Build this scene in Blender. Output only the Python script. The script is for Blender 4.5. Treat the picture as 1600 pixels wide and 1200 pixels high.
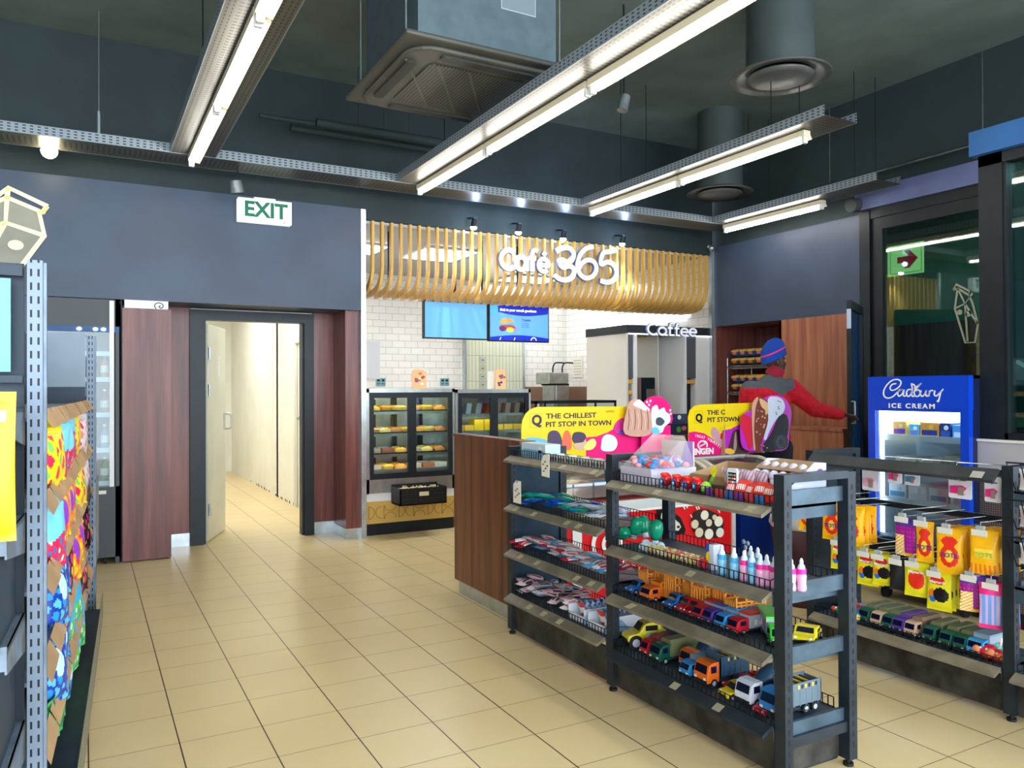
import bpy, math, random
from mathutils import Vector, Matrix
rnd = random.Random(11)
for o in list(bpy.data.objects):
    bpy.data.objects.remove(o)
S = bpy.context.scene
C = S.collection
PI = math.pi
R = math.radians

# ---------------- camera, world, exposure ----------------
H = 1.477
FPX = 1219.7
YAW, PITCH, ROLL = R(28.70), R(0.36), R(-0.22)
Fv = Vector((math.sin(YAW)*math.cos(PITCH), math.cos(YAW)*math.cos(PITCH), math.sin(PITCH)))
_r = Vector((math.cos(YAW), -math.sin(YAW), 0)); _u = _r.cross(Fv)
Rv = math.cos(ROLL)*_r + math.sin(ROLL)*_u
Uv = -math.sin(ROLL)*_r + math.cos(ROLL)*_u
cd = bpy.data.cameras.new('camera'); cam = bpy.data.objects.new('camera', cd); C.objects.link(cam)
cd.sensor_width = 36; cd.lens = FPX/1600*36; cd.clip_start = .05
M = Matrix((Rv, Uv, -Fv)).transposed().to_4x4(); M.translation = (0, 0, H)
cam.matrix_world = M
S.camera = cam

w = bpy.data.worlds.new('world'); S.world = w; w.use_nodes = True
w.node_tree.nodes['Background'].inputs[0].default_value = (.80, .90, 1.0, 1)
w.node_tree.nodes['Background'].inputs[1].default_value = 3.1
S.view_settings.view_transform = 'Standard'; S.view_settings.look = 'None'
S.view_settings.gamma = 1; S.view_settings.use_curve_mapping = False
S.view_settings.exposure = 1.4

def at(x, y, **k):
    """the point on the plane X=, Y= or Z= that a sight line meets (survey helper)"""
    d = Rv*((x-800)/FPX) + Uv*((600-y)/FPX) + Fv
    (a, v), = k.items(); i = 'XYZ'.index(a)
    o = Vector((0, 0, H)); t = (v-o[i])/d[i]
    return o + d*t

# ---------------- materials ----------------
def lin(c):
    c = c/255
    return c/12.92 if c <= .04045 else ((c+.055)/1.055)**2.4
def L3(c): return (lin(c[0]), lin(c[1]), lin(c[2]), 1)
_mc = {}
def mat(name, c=(200, 200, 200), rough=.5, metal=0, emit=0, spec=.5, trans=0, alpha=1, ior=1.45, coat=0):
    if name in _mc: return _mc[name]
    m = bpy.data.materials.new(name); m.use_nodes = True
    b = m.node_tree.nodes['Principled BSDF']
    b.inputs['Base Color'].default_value = L3(c); b.inputs['Roughness'].default_value = rough
    b.inputs['Metallic'].default_value = metal; b.inputs['Specular IOR Level'].default_value = spec
    b.inputs['Transmission Weight'].default_value = trans; b.inputs['Alpha'].default_value = alpha
    b.inputs['IOR'].default_value = ior; b.inputs['Coat Weight'].default_value = coat
    if emit:
        b.inputs['Emission Color'].default_value = L3(c); b.inputs['Emission Strength'].default_value = emit
    _mc[name] = m; return m
def K(r, g, b, rough=.45, **k):
    return mat('colour_%d_%d_%d_%d%s' % (r, g, b, rough*100, ''.join(str(v) for v in k.values())), (r, g, b), rough, **k)
class NT:
    def __init__(s, m):
        s.t = m.node_tree; s.n = s.t.nodes; s.b = s.n['Principled BSDF']
    def new(s, k, **p):
        n = s.n.new(k)
        for a, v in p.items(): setattr(n, a, v)
        return n
    def link(s, a, b): s.t.links.new(a, b)
    def math(s, op, a, b=None, c=None):
        n = s.new('ShaderNodeMath', operation=op)
        for i, v in enumerate((a, b, c)):
            if v is None: continue
            if hasattr(v, 'links'): s.link(v, n.inputs[i])
            else: n.inputs[i].default_value = v
        return n.outputs[0]
    def xyz(s, obj=True):
        tc = s.new('ShaderNodeTexCoord'); sp = s.new('ShaderNodeSeparateXYZ')
        s.link(tc.outputs['Object'], sp.inputs[0]); return sp.outputs, tc.outputs['Object']
    def mix(s, f, a, b):
        n = s.new('ShaderNodeMix', data_type='RGBA')
        for i, v in ((0, f), (6, a), (7, b)):
            if hasattr(v, 'links'): s.link(v, n.inputs[i])
            else: n.inputs[i].default_value = v
        return n.outputs[2]
    def noise(s, vec, scale, detail=3, sc3=None):
        if sc3:
            mp = s.new('ShaderNodeMapping'); mp.inputs['Scale'].default_value = sc3
            s.link(vec, mp.inputs[0]); vec = mp.outputs[0]
        n = s.new('ShaderNodeTexNoise'); n.inputs['Scale'].default_value = scale; n.inputs['Detail'].default_value = detail
        s.link(vec, n.inputs['Vector']); return n.outputs['Fac']
    def ramp(s, f, stops):
        n = s.new('ShaderNodeValToRGB'); s.link(f, n.inputs[0]); e = n.color_ramp.elements
        while len(e) < len(stops): e.new(.5)
        for i, (p, c) in enumerate(stops): e[i].position = p; e[i].color = L3(c)
        return n.outputs[0]
    def bump(s, h, st=.2, d=.01):
        n = s.new('ShaderNodeBump'); n.inputs['Strength'].default_value = st; n.inputs['Distance'].default_value = d
        s.link(h, n.inputs['Height']); s.link(n.outputs[0], s.b.inputs['Normal'])
    def base(s, o): s.link(o, s.b.inputs['Base Color'])

def m_wood(name, dark, mid, light, rough=.32):
    m = mat(name, mid, rough); t = NT(m); (x, y, z), v = t.xyz()
    f = t.noise(v, 1, 4, (14, 14, .9)); g = t.noise(v, 1, 6, (90, 90, 2.2))
    h = t.math('ADD', t.math('MULTIPLY', f, .75), t.math('MULTIPLY', g, .25))
    t.base(t.ramp(h, [(.36, dark), (.5, mid), (.64, light)])); t.bump(g, .05, .002)
    return m
def m_paint(name, c, rough=.6, var=.06):
    m = mat(name, c, rough); t = NT(m); o, v = t.xyz()
    n = t.noise(v, 2.3, 3); n2 = t.noise(v, 160, 2)
    a = tuple(max(0, q*(1-var)) for q in c); b = tuple(min(255, q*(1+var)) for q in c)
    t.base(t.ramp(n, [(.35, a), (.65, b)])); t.bump(n2, .06, .002); return m
def m_metal(name, c, rough=.35, metal=.85, var=.12):
    m = mat(name, c, rough, metal); t = NT(m); o, v = t.xyz(); n = t.noise(v, 9, 4)
    a = tuple(q*(1-var) for q in c); b = tuple(min(255, q*(1+var)) for q in c)
    t.base(t.ramp(n, [(.35, a), (.65, b)])); return m

wood = m_wood('reddish_wood', (92, 50, 46), (116, 66, 60), (136, 82, 72))
woodc = m_wood('brown_wood', (82, 46, 30), (108, 62, 40), (128, 76, 50))
woodo = m_wood('orange_wood', (136, 80, 56), (164, 102, 72), (184, 122, 88))
navy = m_paint('navy_grey_paint', (58, 72, 95), .42)
darkwall = m_paint('dark_plenum_paint', (44, 57, 60), .75)
ceilm = m_paint('dark_ceiling_paint', (104, 118, 114), .8)
white = m_paint('white_paint', (222, 220, 208), .55, .02)
cream = m_paint('corridor_paint', (236, 236, 226), .6, .015)
blackm = m_metal('black_frame_metal', (20, 28, 34), .42, .2)
shelfm = m_metal('shelf_metal_dark', (44, 52, 60), .42, .45)
shelfb = m_metal('shelf_metal_blue_grey', (70, 88, 102), .42, .4)
greym = m_metal('grey_upright_metal', (112, 126, 142), .42, .35)
basep = m_metal('base_panel_metal', (62, 60, 56), .5, .4, .3)
stripm = m_metal('olive_price_channel', (122, 114, 96), .35, .1)
alu = m_metal('aluminium', (190, 200, 205), .3, .8, .05)
steel = m_metal('stainless_steel', (176, 180, 176), .3, .85, .06)
chrome = mat('chrome_wire', (190, 190, 188), .25, .9)
wire = mat('black_wire', (24, 28, 32), .4, .5)
rubber = mat('black_rubber', (18, 18, 20), .7)
paper = mat('white_label_paper', (224, 220, 208), .6)
cream_l = mat('cream_label', (214, 204, 170), .5)
whitep = mat('white_plastic', (228, 230, 232), .35)
offw = mat('off_white_panel', (216, 212, 202), .5)
card = m_paint('brown_cardboard', (176, 142, 104), .8, .08)
ribwood = m_wood('bent_rib_wood', (186, 142, 62), (214, 168, 80), (230, 188, 104), .4)
tube_e = mat('lamp_tube_glow', (255, 250, 240), .3, emit=13)
panel_e = mat('ceiling_panel_glow', (250, 252, 255), .3, emit=8)
def glassm(name, c=(235, 245, 245), rough=.02, mixf=.10):
    if name in _mc: return _mc[name]
    m = bpy.data.materials.new(name); m.use_nodes = True; nt = m.node_tree; nt.nodes.clear()
    o = nt.nodes.new('ShaderNodeOutputMaterial'); mx = nt.nodes.new('ShaderNodeMixShader')
    tr = nt.nodes.new('ShaderNodeBsdfTransparent'); gl = nt.nodes.new('ShaderNodeBsdfGlossy')
    tr.inputs[0].default_value = L3(c); gl.inputs['Roughness'].default_value = rough
    fr = nt.nodes.new('ShaderNodeFresnel'); fr.inputs[0].default_value = 1.45
    ad = nt.nodes.new('ShaderNodeMath'); ad.operation = 'ADD'; ad.inputs[1].default_value = mixf; ad.use_clamp = True
    l = nt.links.new
    l(fr.outputs[0], ad.inputs[0]); l(ad.outputs[0], mx.inputs[0]); l(tr.outputs[0], mx.inputs[1]); l(gl.outputs[0], mx.inputs[2]); l(mx.outputs[0], o.inputs[0])
    _mc[name] = m; return m
glass = glassm('clear_glass', mixf=.02)
lidglass = glassm('freezer_lid_glass', (225, 236, 238), .15, 0)
wglass = glassm('tinted_window_glass', (176, 212, 204), mixf=.07)
film = glassm('clear_plastic_film', (225, 232, 235), .12, .10)
# floor: square tiles, dark joints one way and faint ones the other
floorm = mat('beige_floor_tiles', (226, 206, 160), .3); t = NT(floorm); (fx, fy, fz), fv = t.xyz()
gx = t.math('LESS_THAN', t.math('PINGPONG', t.math('ADD', fx, -.013), .1675), .0027)
gy = t.math('LESS_THAN', t.math('PINGPONG', t.math('ADD', fy, -4.2009), .16365), .0019)
n1 = t.noise(fv, 1.1, 3); n2 = t.noise(fv, 26, 4)
bc = t.ramp(n1, [(.35, (220, 196, 146)), (.65, (228, 206, 156))])
wn = t.new('ShaderNodeTexWhiteNoise', noise_dimensions='2D'); cb = t.new('ShaderNodeCombineXYZ')
t.link(t.math('FLOOR', t.math('DIVIDE', t.math('ADD', fx, -.013), .335)), cb.inputs[0])
t.link(t.math('FLOOR', t.math('DIVIDE', t.math('ADD', fy, -4.2009), .3273)), cb.inputs[1]); t.link(cb.outputs[0], wn.inputs[0])
bc = t.mix(t.math('MULTIPLY', wn.outputs[0], .16), bc, L3((214, 190, 140)))
bc = t.mix(gy, bc, L3((120, 98, 66))); bc = t.mix(gx, bc, L3((58, 40, 30))); t.base(bc)
t.link(t.math('ADD', t.math('MULTIPLY', n2, .06), .26), t.b.inputs['Roughness'])
t.bump(t.math('SUBTRACT', 1, t.math('MAXIMUM', gx, gy)), .3, .002)
def m_tile(name, c, mort, bw, bh, off=.5, axis='x', ms=.004, rough=.15):
    m = mat(name, c, rough); t = NT(m); (x, y, z), v = t.xyz(); cb = t.new('ShaderNodeCombineXYZ')
    t.link(x if axis == 'x' else y, cb.inputs[0]); t.link(z, cb.inputs[1])
    b = t.new('ShaderNodeTexBrick', offset=off); t.link(cb.outputs[0], b.inputs['Vector'])
    b.inputs['Scale'].default_value = 1; b.inputs['Brick Width'].default_value = bw; b.inputs['Row Height'].default_value = bh
    b.inputs['Mortar Size'].default_value = ms; b.inputs['Mortar Smooth'].default_value = .1
    b.inputs['Color1'].default_value = L3(c); b.inputs['Color2'].default_value = L3(tuple(q*.97 for q in c)); b.inputs['Mortar'].default_value = L3(mort)
    t.base(b.outputs[0]); t.bump(t.math('SUBTRACT', 1, b.outputs['Fac']), .4, .003); return m
tile_x = m_tile('white_metro_tiles', (238, 236, 230), (178, 174, 168), .2, .1, ms=.003)
tile_y = m_tile('white_metro_tiles_side', (238, 236, 230), (178, 174, 168), .2, .1, axis='y', ms=.003)
tile_g = m_tile('pale_green_stack_tiles', (206, 210, 186), (150, 156, 132), .06, .4, 0)
tile_c = m_tile('grey_ceiling_boards', (150, 146, 138), (96, 92, 86), 1.2, .6, 0)
brownt = m_paint('brown_wainscot', (136, 104, 86), .4)
# perforated cable tray: dark slots in pale metal
def m_tray(name, flange):
    m = mat(name, (176, 174, 164), .4, .3); t = NT(m); (x, y, z), v = t.xyz()
    if flange:
        a = t.math('LESS_THAN', t.math('PINGPONG', y, .024), .011)
        b = t.math('LESS_THAN', t.math('PINGPONG', t.math('ADD', z, -.016), .011), .0042)
        f = t.math('MULTIPLY', a, b)
    else:
        ax = t.math('ABSOLUTE', x)
        a = t.math('LESS_THAN', t.math('PINGPONG', y, .019), .0075)
        b = t.math('GREATER_THAN', t.math('PINGPONG', t.math('ADD', x, .025), .025), .004)
        ctr = t.math('MULTIPLY', t.math('MULTIPLY', a, b), t.math('LESS_THAN', ax, .10))
        c = t.math('LESS_THAN', t.math('PINGPONG', y, .021), .012)
        d = t.math('LESS_THAN', t.math('PINGPONG', t.math('ADD', ax, -.125), .013), .0042)
        ed = t.math('MULTIPLY', t.math('MULTIPLY', c, d), t.math('MULTIPLY', t.math('GREATER_THAN', ax, .113), t.math('LESS_THAN', ax, .165)))
        f = t.math('MAXIMUM', ctr, ed)
    t.base(t.mix(f, L3((92, 91, 85) if not flange else (140, 152, 160)), L3((34, 40, 40)))); return m
tray_b = m_tray('perforated_tray_base', 0); tray_f = m_tray('perforated_tray_side', 1)
# mesh panel, slotted upright, ac grille
def m_dots(name, c, d, ax, s=.012, r=.004):
    m = mat(name, c, .5, .3); t = NT(m); o, v = t.xyz(); a, b = o[ax[0]], o[ax[1]]
    f = t.math('MULTIPLY', t.math('LESS_THAN', t.math('PINGPONG', a, s/2), r), t.math('LESS_THAN', t.math('PINGPONG', b, s/2), r))
    t.base(t.mix(f, L3(c), L3(d))); return m
meshp = m_dots('perforated_brown_panel', (118, 104, 100), (42, 36, 36), (1, 2), .014, .0042)
def m_slots(name, c, d, pitch, hl, hw, x1, x2):
    m = mat(name, c, .42, .3); t = NT(m); (x, y, z), v = t.xyz()
    a = t.math('LESS_THAN', t.math('PINGPONG', z, pitch/2), hl)
    b = t.math('LESS_THAN', t.math('ABSOLUTE', t.math('SUBTRACT', t.math('ABSOLUTE', t.math('ADD', x, -x1)), x2)), hw)
    t.base(t.mix(t.math('MULTIPLY', a, b), L3(c), L3(d))); return m
upright = m_slots('slotted_grey_upright', (118, 132, 148), (20, 24, 30), .0385, .0105, .0028, 0, .009)

# ---------------- mesh builder ----------------
def cr(pts, n=6, closed=False):
    """smooth a polyline through its points"""
    P_ = [Vector(p) for p in pts]; out = []; N = len(P_)
    for i in range(N if closed else N-1):
        if closed: a, b, c, d = P_[(i-1) % N], P_[i], P_[(i+1) % N], P_[(i+2) % N]
        else: a, b, c, d = P_[max(i-1, 0)], P_[i], P_[i+1], P_[min(i+2, N-1)]
        for k in range(n):
            s = k/n
            out.append(.5*((2*b)+(c-a)*s+(2*a-5*b+4*c-d)*s*s+(3*b-a-3*c+d)*s**3))
    if not closed: out.append(P_[-1])
    return out
def circ(cx, cy, r, n=24, ry=None, a0=0, a1=2*PI):
    ry = r if ry is None else ry; full = abs(a1-a0-2*PI) < 1e-6
    return [(cx+r*math.cos(a0+(a1-a0)*i/(n if full else n-1)), cy+ry*math.sin(a0+(a1-a0)*i/(n if full else n-1))) for i in range(n)]
def rrect(x0, x1, z0, z1, r, n=5):
    o = []
    for cx, cz, a in ((x1-r, z1-r, 0), (x0+r, z1-r, PI/2), (x0+r, z0+r, PI), (x1-r, z0+r, 1.5*PI)):
        o += [(cx+r*math.cos(a+PI/2*i/n), cz+r*math.sin(a+PI/2*i/n)) for i in range(n+1)]
    return o
class MB:
    def __init__(s): s.v = []; s.f = []; s.m = []; s.s = []
    def add(s, vs, fs, m=0, sm=False):
        b = len(s.v); s.v += [Vector(v) for v in vs]
        for f in fs:
            s.f.append([b+i for i in f]); s.m.append(m); s.s.append(sm)
        return s
    def box(s, x0, x1, y0, y1, z0, z1, m=0):
        return s.add([(x, y, z) for x in (x0, x1) for y in (y0, y1) for z in (z0, z1)],
                     [(0, 1, 3, 2), (4, 6, 7, 5), (0, 4, 5, 1), (2, 3, 7, 6), (0, 2, 6, 4), (1, 5, 7, 3)], m)
    def prism(s, pts, y0, y1, m=0, ax='y'):
        n = len(pts)
        f = {'y': lambda a, b, d: (a, d, b), 'x': lambda a, b, d: (d, a, b), 'z': lambda a, b, d: (a, b, d)}[ax]
        vs = [f(p[0], p[1], y0) for p in pts]+[f(p[0], p[1], y1) for p in pts]
        return s.add(vs, [list(range(n)), list(range(2*n-1, n-1, -1))]+[(i, i+n, (i+1) % n+n, (i+1) % n) for i in range(n)], m)
    def cyl(s, p0, p1, r, m=0, n=10, r2=None, sm=True):
        p0 = Vector(p0); p1 = Vector(p1); d = (p1-p0).normalized(); r2 = r if r2 is None else r2
        a = d.orthogonal().normalized(); b = d.cross(a); vs = []
        for p, q in ((p0, r), (p1, r2)):
            vs += [p+q*(math.cos(2*PI*i/n)*a+math.sin(2*PI*i/n)*b) for i in range(n)]
        s.add(vs, [(i, (i+1) % n, (i+1) % n+n, i+n) for i in range(n)], m, sm)
        return s.add(vs[:n], [list(range(n))[::-1]], m).add(vs[n:], [list(range(n))], m)
    def tube(s, pts, r, m=0, n=5):
        P_ = [Vector(p) for p in pts]; rings = []; a = None
        for i, p in enumerate(P_):
            d = (P_[min(i+1, len(P_)-1)]-P_[max(i-1, 0)]).normalized()
            a = d.orthogonal().normalized() if a is None else (a-d*a.dot(d)).normalized()
            b = d.cross(a); rings.append([p+r*(math.cos(2*PI*k/n)*a+math.sin(2*PI*k/n)*b) for k in range(n)])
        vs = [v for q in rings for v in q]; L_ = len(P_)
        s.add(vs, [(i*n+k, i*n+(k+1) % n, (i+1)*n+(k+1) % n, (i+1)*n+k) for i in range(L_-1) for k in range(n)], m, True)
        return s
    def ell(s, c, r, m=0, nu=14, nv=8):
        vs = [(c[0]+r[0]*math.sin(PI*j/nv)*math.cos(2*PI*i/nu), c[1]+r[1]*math.sin(PI*j/nv)*math.sin(2*PI*i/nu), c[2]+r[2]*math.cos(PI*j/nv)) for j in range(nv+1) for i in range(nu)]
        return s.add(vs, [(j*nu+i, (j+1)*nu+i, (j+1)*nu+(i+1) % nu, j*nu+(i+1) % nu) for j in range(nv) for i in range(nu)], m, True)
    def lathe(s, c, prof, m=0, n=20, sm=True):
        vs = [(c[0]+r*math.cos(2*PI*i/n), c[1]+r*math.sin(2*PI*i/n), c[2]+z) for r, z in prof for i in range(n)]
        return s.add(vs, [(j*n+i, j*n+(i+1) % n, (j+1)*n+(i+1) % n, (j+1)*n+i) for j in range(len(prof)-1) for i in range(n)], m, sm)
    def ribbon(s, pts, wd, y0, y1, m=0, closed=False):
        P_ = [Vector((p[0], p[1])) for p in pts]; n = len(P_); Lf = []; Rt = []
        for i, p in enumerate(P_):
            if closed: d = P_[(i+1) % n]-P_[i-1]
            else: d = P_[min(i+1, n-1)]-P_[max(i-1, 0)]
            d.normalize(); q = Vector((-d.y, d.x))*wd/2; Lf.append(p+q); Rt.append(p-q)
        for i in range(n if closed else n-1):
            j = (i+1) % n
            s.prism([Lf[i], Lf[j], Rt[j], Rt[i]], y0, y1, m)
        return s
    def grid(s, fn, nu, nv, m=0, sm=True):
        vs = [fn(i/nu, j/nv) for j in range(nv+1) for i in range(nu+1)]; b = len(s.v); s.v += [Vector(v) for v in vs]
        for j in range(nv):
            for i in range(nu):
                s.f.append([b+j*(nu+1)+i, b+j*(nu+1)+i+1, b+(j+1)*(nu+1)+i+1, b+(j+1)*(nu+1)+i])
                s.m.append(m((i+.5)/nu, (j+.5)/nv) if callable(m) else m); s.s.append(sm)
        return s
    def xf(s, M_, start=0):
        for i in range(start, len(s.v)): s.v[i] = M_ @ s.v[i]
        return s
    def build(s, name, mats, parent=None, loc=None, rz=0, bev=0, rot=None):
        me = bpy.data.meshes.new(name); me.from_pydata([tuple(v) for v in s.v], [], s.f)
        if not isinstance(mats, (list, tuple)): mats = [mats]
        for q in mats: me.materials.append(q)
        me.polygons.foreach_set('material_index', s.m); me.polygons.foreach_set('use_smooth', s.s); me.update()
        o = bpy.data.objects.new(name, me); C.objects.link(o)
        if parent: o.parent = parent
        if loc is not None: o.location = loc
        o.rotation_euler = rot if rot else (0, 0, rz)
        if bev:
            b = o.modifiers.new('soft_edge', 'BEVEL'); b.width = bev; b.segments = 2; b.limit_method = 'ANGLE'
        return o
def thing(name, label, cat, loc=(0, 0, 0), rz=0, group=None):
    o = bpy.data.objects.new(name, None); C.objects.link(o); o.empty_display_size = .05
    o.location = loc; o.rotation_euler = (0, 0, rz); o['label'] = label; o['category'] = cat
    if group: o['group'] = group
    return o
def tag(o, label, cat, group=None):
    o['label'] = label; o['category'] = cat
    if group: o['group'] = group
    return o
def struct(name, mb, mats, **k):
    o = mb.build(name, mats, **k); o['kind'] = 'structure'; return o
def dup(root, loc=None, rz=None, label=None, group=None):
    r = root.copy(); C.objects.link(r)
    if loc is not None: r.location = loc
    if rz is not None: r.rotation_euler = (0, 0, rz)
    if label: r['label'] = label
    if group: r['group'] = group
    for ch in list(root.children):
        c = ch.copy(); C.objects.link(c); c.parent = r
        for g in ch.children:
            d = g.copy(); C.objects.link(d); d.parent = c
    return r
def text(s, size, m, loc=(0, 0, 0), rz=0, parent=None, name='lettering', ext=.002, off=0, sx=1, align='LEFT', rot=None, space=1):
    cu = bpy.data.curves.new(name, 'FONT'); cu.body = s; cu.size = size; cu.extrude = ext; cu.offset = off
    cu.align_x = align; cu.resolution_u = 3; cu.space_character = space
    cu.materials.append(m); o = bpy.data.objects.new(name, cu)
    me = bpy.data.meshes.new_from_object(o); me.name = name; bpy.data.objects.remove(o)
    o = bpy.data.objects.new(name, me); C.objects.link(o)
    o.location = loc; o.rotation_euler = rot if rot else (PI/2, 0, rz); o.scale = (sx, 1, 1)
    if parent: o.parent = parent
    return o
ORD = 'first second third fourth fifth sixth seventh eighth ninth tenth eleventh twelfth thirteenth fourteenth fifteenth sixteenth seventeenth eighteenth nineteenth twentieth'.split()
FX = -PI/2   # facing -X
GX = PI/2    # facing +X
# ================= the setting =================
XR = 7.06; YB = 7.5; ZW = 3.27; ZB = 2.26; YC = 11.0; ZC = 4.5
b = MB(); b.box(-5, 9.5, -4, 15.2, -.1, 0); struct('floor', b, floorm)
b = MB(); b.box(-5, 9.5, -4, YB+.1, ZC, ZC+.1); struct('ceiling', b, ceilm)
# wall over the door and the cooler
b = MB(); b.box(-5, 2.40, YB, YB+.5, ZB, ZW); struct('wall_back', b, navy)
b = MB(); b.box(-5, XR, YB+.03, YB+.1, ZW, ZC); b.box(2.40, XR, YB+.03, YB+.1, 3.175, ZW); struct('wall_plenum_back', b, darkwall)
b = MB(); b.box(XR+.03, XR+.1, -4, YB+.1, ZW, ZC); struct('wall_plenum_right', b, darkwall)
b = MB(); b.box(-5, -4.9, -4, YB, 0, ZC); struct('wall_left', b, navy)
b = MB(); b.box(-5, -.35, YB+.02, YB+.1, 0, ZB); struct('wall_back_lower', b, navy)
b = MB(); b.box(.275, .282, YB+.03, YB+.5, 0, ZB); struct('trim_1', b, blackm)
# timber panels round the door recess
b = MB(); b.box(.283, .655, 7.466, 7.486, .01, 2.185); b.box(.655, .668, 7.466, 7.99, .01, 2.185); struct('wall_panel_left', b, wood)
b = MB(); b.box(.668, .88, 7.99, 8.02, .12, 2.26); b.box(2.05, 2.262, 7.99, 8.02, .12, 2.26); struct('wall_recess', b, wood)
b = MB(); b.box(2.262, 2.28, 7.56, 7.99, .1, 2.26); b.box(2.28, 2.405, 7.56, 7.575, .1, 2.255); struct('wall_panel_right', b, wood)
b = MB(); b.box(.672, .875, 7.984, 7.99, 0, .12); b.box(2.05, 2.262, 7.984, 7.99, 0, .12); b.box(2.256, 2.262, 7.565, 7.985, 0, .1); b.box(2.262, 2.405, 7.553, 7.56, 0, .1); struct('baseboard_recess', b, alu)
b = MB(); b.box(2.405, 2.455, 7.50, 7.60, 0, ZW); struct('trim_2', b, alu)
b = MB(); b.box(XR-.045, XR, 7.50, 7.56, 0, ZW+.01); struct('trim_3', b, alu)
# door
b = MB()
for x0, x1 in ((.875, 1.0), (1.955, 2.052)): b.box(x0, x1, 7.95, 8.08, 0, 2.245)
b.box(1.0, 1.955, 7.95, 8.08, 2.15, 2.245)
b.box(1.0, 1.02, 7.985, 8.1, 0, 2.15); b.box(1.938, 1.955, 7.985, 8.1, 0, 2.15)
fr = struct('door_1', b, blackm)
dl = thing('door_leaf', 'pale grey open door leaf with a pull handle in the black frame', 'door', (1.03, 8.06, 0), math.atan2(.62, .245))
b = MB(); b.box(0, .70, -.02, .02, .01, 2.12); b.build('panel', m_paint('door_leaf_paint', (206, 206, 190), .35, .03), dl, bev=.003)
b = MB(); b.box(.62, .68, -.026, -.02, 1.06, 1.24); b.build('handle_plate', steel, dl)
b = MB(); b.tube(cr([(.65, -.03, 1.07), (.65, -.085, 1.08), (.65, -.095, 1.15), (.65, -.085, 1.22), (.65, -.03, 1.23)]), .009, 0, 8); b.build('handle', steel, dl)
b = MB()
for z in (1.62, 1.66, 1.70, 1.745, 1.79): b.box(.40, .44, -.024, -.02, z, z+.03)
b.build('notice', whitep, dl)
for z in (.26, 1.42, 1.78):
    b = MB(); b.cyl((.0, -.035, z), (.0, -.035, z+.11), .012); b.box(0, .04, -.04, -.02, z, z+.11); b.build('hinge', alu, dl)
# corridor behind the door
b = MB(); b.box(2.34, 2.44, 9.95, 15, 0, 3.1); b.box(2.34, 2.44, 8.08, 9.0, 0, 3.1); b.box(2.34, 2.44, 9.0, 9.95, 2.12, 3.1); struct('wall_corridor_right', b, cream)
b = MB(); b.box(.2, .3, 8.02, 15, 0, 3.1); struct('wall_corridor_left', b, cream)
b = MB(); b.box(.2, 2.44, 14.9, 15, 0, 3.1); struct('wall_corridor_end', b, cream)
b = MB(); b.box(.2, 2.44, 8.0, 15, 3.1, 3.2); struct('ceiling_corridor', b, white)
b = MB(); b.box(.2, 1.0, 8.03, 8.1, 0, 3.1); b.box(1.955, 2.4, 8.03, 8.1, 0, 3.1); b.box(1.0, 1.955, 8.03, 8.1, 2.245, 3.1); struct('wall_corridor_front', b, cream)
b = MB(); b.box(2.31, 2.345, 9.0, 9.06, 0, 2.1); b.box(2.31, 2.345, 9.9, 9.96, 0, 2.1); b.box(2.31, 2.345, 9.06, 9.9, 2.06, 2.12); fd = struct('door_2', b, white)
b = MB(); b.box(2.35, 2.37, 9.06, 9.9, 0, 2.06); b.build('panel', cream, fd)
b = MB(); b.cyl((2.33, 9.83, 1.12), (2.35, 9.83, 1.12), .02); b.box(2.315, 2.33, 9.70, 9.84, 1.11, 1.13); b.build('handle', steel, fd)
b = MB(); rr = random.Random(3)
for i in range(26):
    y = 9.0-.85+rr.random()*4.5 if i > 8 else 10+rr.random()*3
    if 9.0 < y < 9.97: continue
    s_ = .01+.03*rr.random(); b.prism([(y, .0), (y+s_*2, 0), (y+s_*1.6, s_*1.2), (y+s_*.4, s_*.8)], 2.338, 2.3405, ax='x')
struct('trim_4', b, K(92, 74, 54, .8))
for y in (9.3, 12.2):
    t_ = thing('ceiling_light', 'white glowing panel light on the corridor ceiling, %s the door' % ('nearer' if y < 10 else 'farther from'), 'light', (1.3, y, 3.1))
    b = MB(); b.box(-.32, .32, -.6, .6, -.05, 0); b.build('housing', whitep, t_)
    b = MB(); b.box(-.29, .29, -.57, .57, -.056, -.05); b.build('diffuser', mat('corridor_glow', (252, 252, 250), emit=8), t_)
# little white box over the left timber panel
bx = thing('wall_box', 'white box with a small black swirl over the left timber panel', 'box', (.30, 7.47, 2.187))
b = MB(); b.box(0, .345, 0, .04, 0, .07); b.build('body', whitep, bx)
b = MB(); b.ribbon(cr([(.25, .0), (.235, .025), (.25, .05), (.285, .052), (.305, .03), (.29, .008), (.27, .02), (.285, .03)], 4), .008, -.003, 0); b.build('swirl', blackm, bx)
# ---- cafe room
b = MB(); b.box(2.34, 4.30, YC, YC+.1, 0, 3.2); b.box(5.9, XR+.1, YC, YC+.1, 0, 3.2); b.box(4.30, 5.9, YC, YC+.1, 0, 3.2)
struct('wall_cafe_back', b, tile_x)
b = MB(); b.box(XR, XR+.1, 7.55, YC, 0, 3.2); struct('wall_cafe_right', b, tile_y)
b = MB(); b.box(2.44, 2.5, 8.1, YC, 0, 3.2); struct('wall_cafe_left', b, tile_y)
b = MB(); b.box(2.44, XR+.1, 7.6, YC+.1, 3.175, 3.26); struct('ceiling_cafe', b, tile_c)
x0 = at(727, 560, Y=10.95).x; x1 = at(815, 560, Y=10.95).x
b = MB(); b.box(x0, x1, 10.93, 11.0, 1.4, 2.42); struct('wall_alcove', b, tile_g)
b = MB(); b.box(x0-.03, x0, 10.9, 11.0, 1.4, 2.45); b.box(x1, x1+.03, 10.9, 11.0, 1.4, 2.45); struct('trim_5', b, alu)
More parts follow.
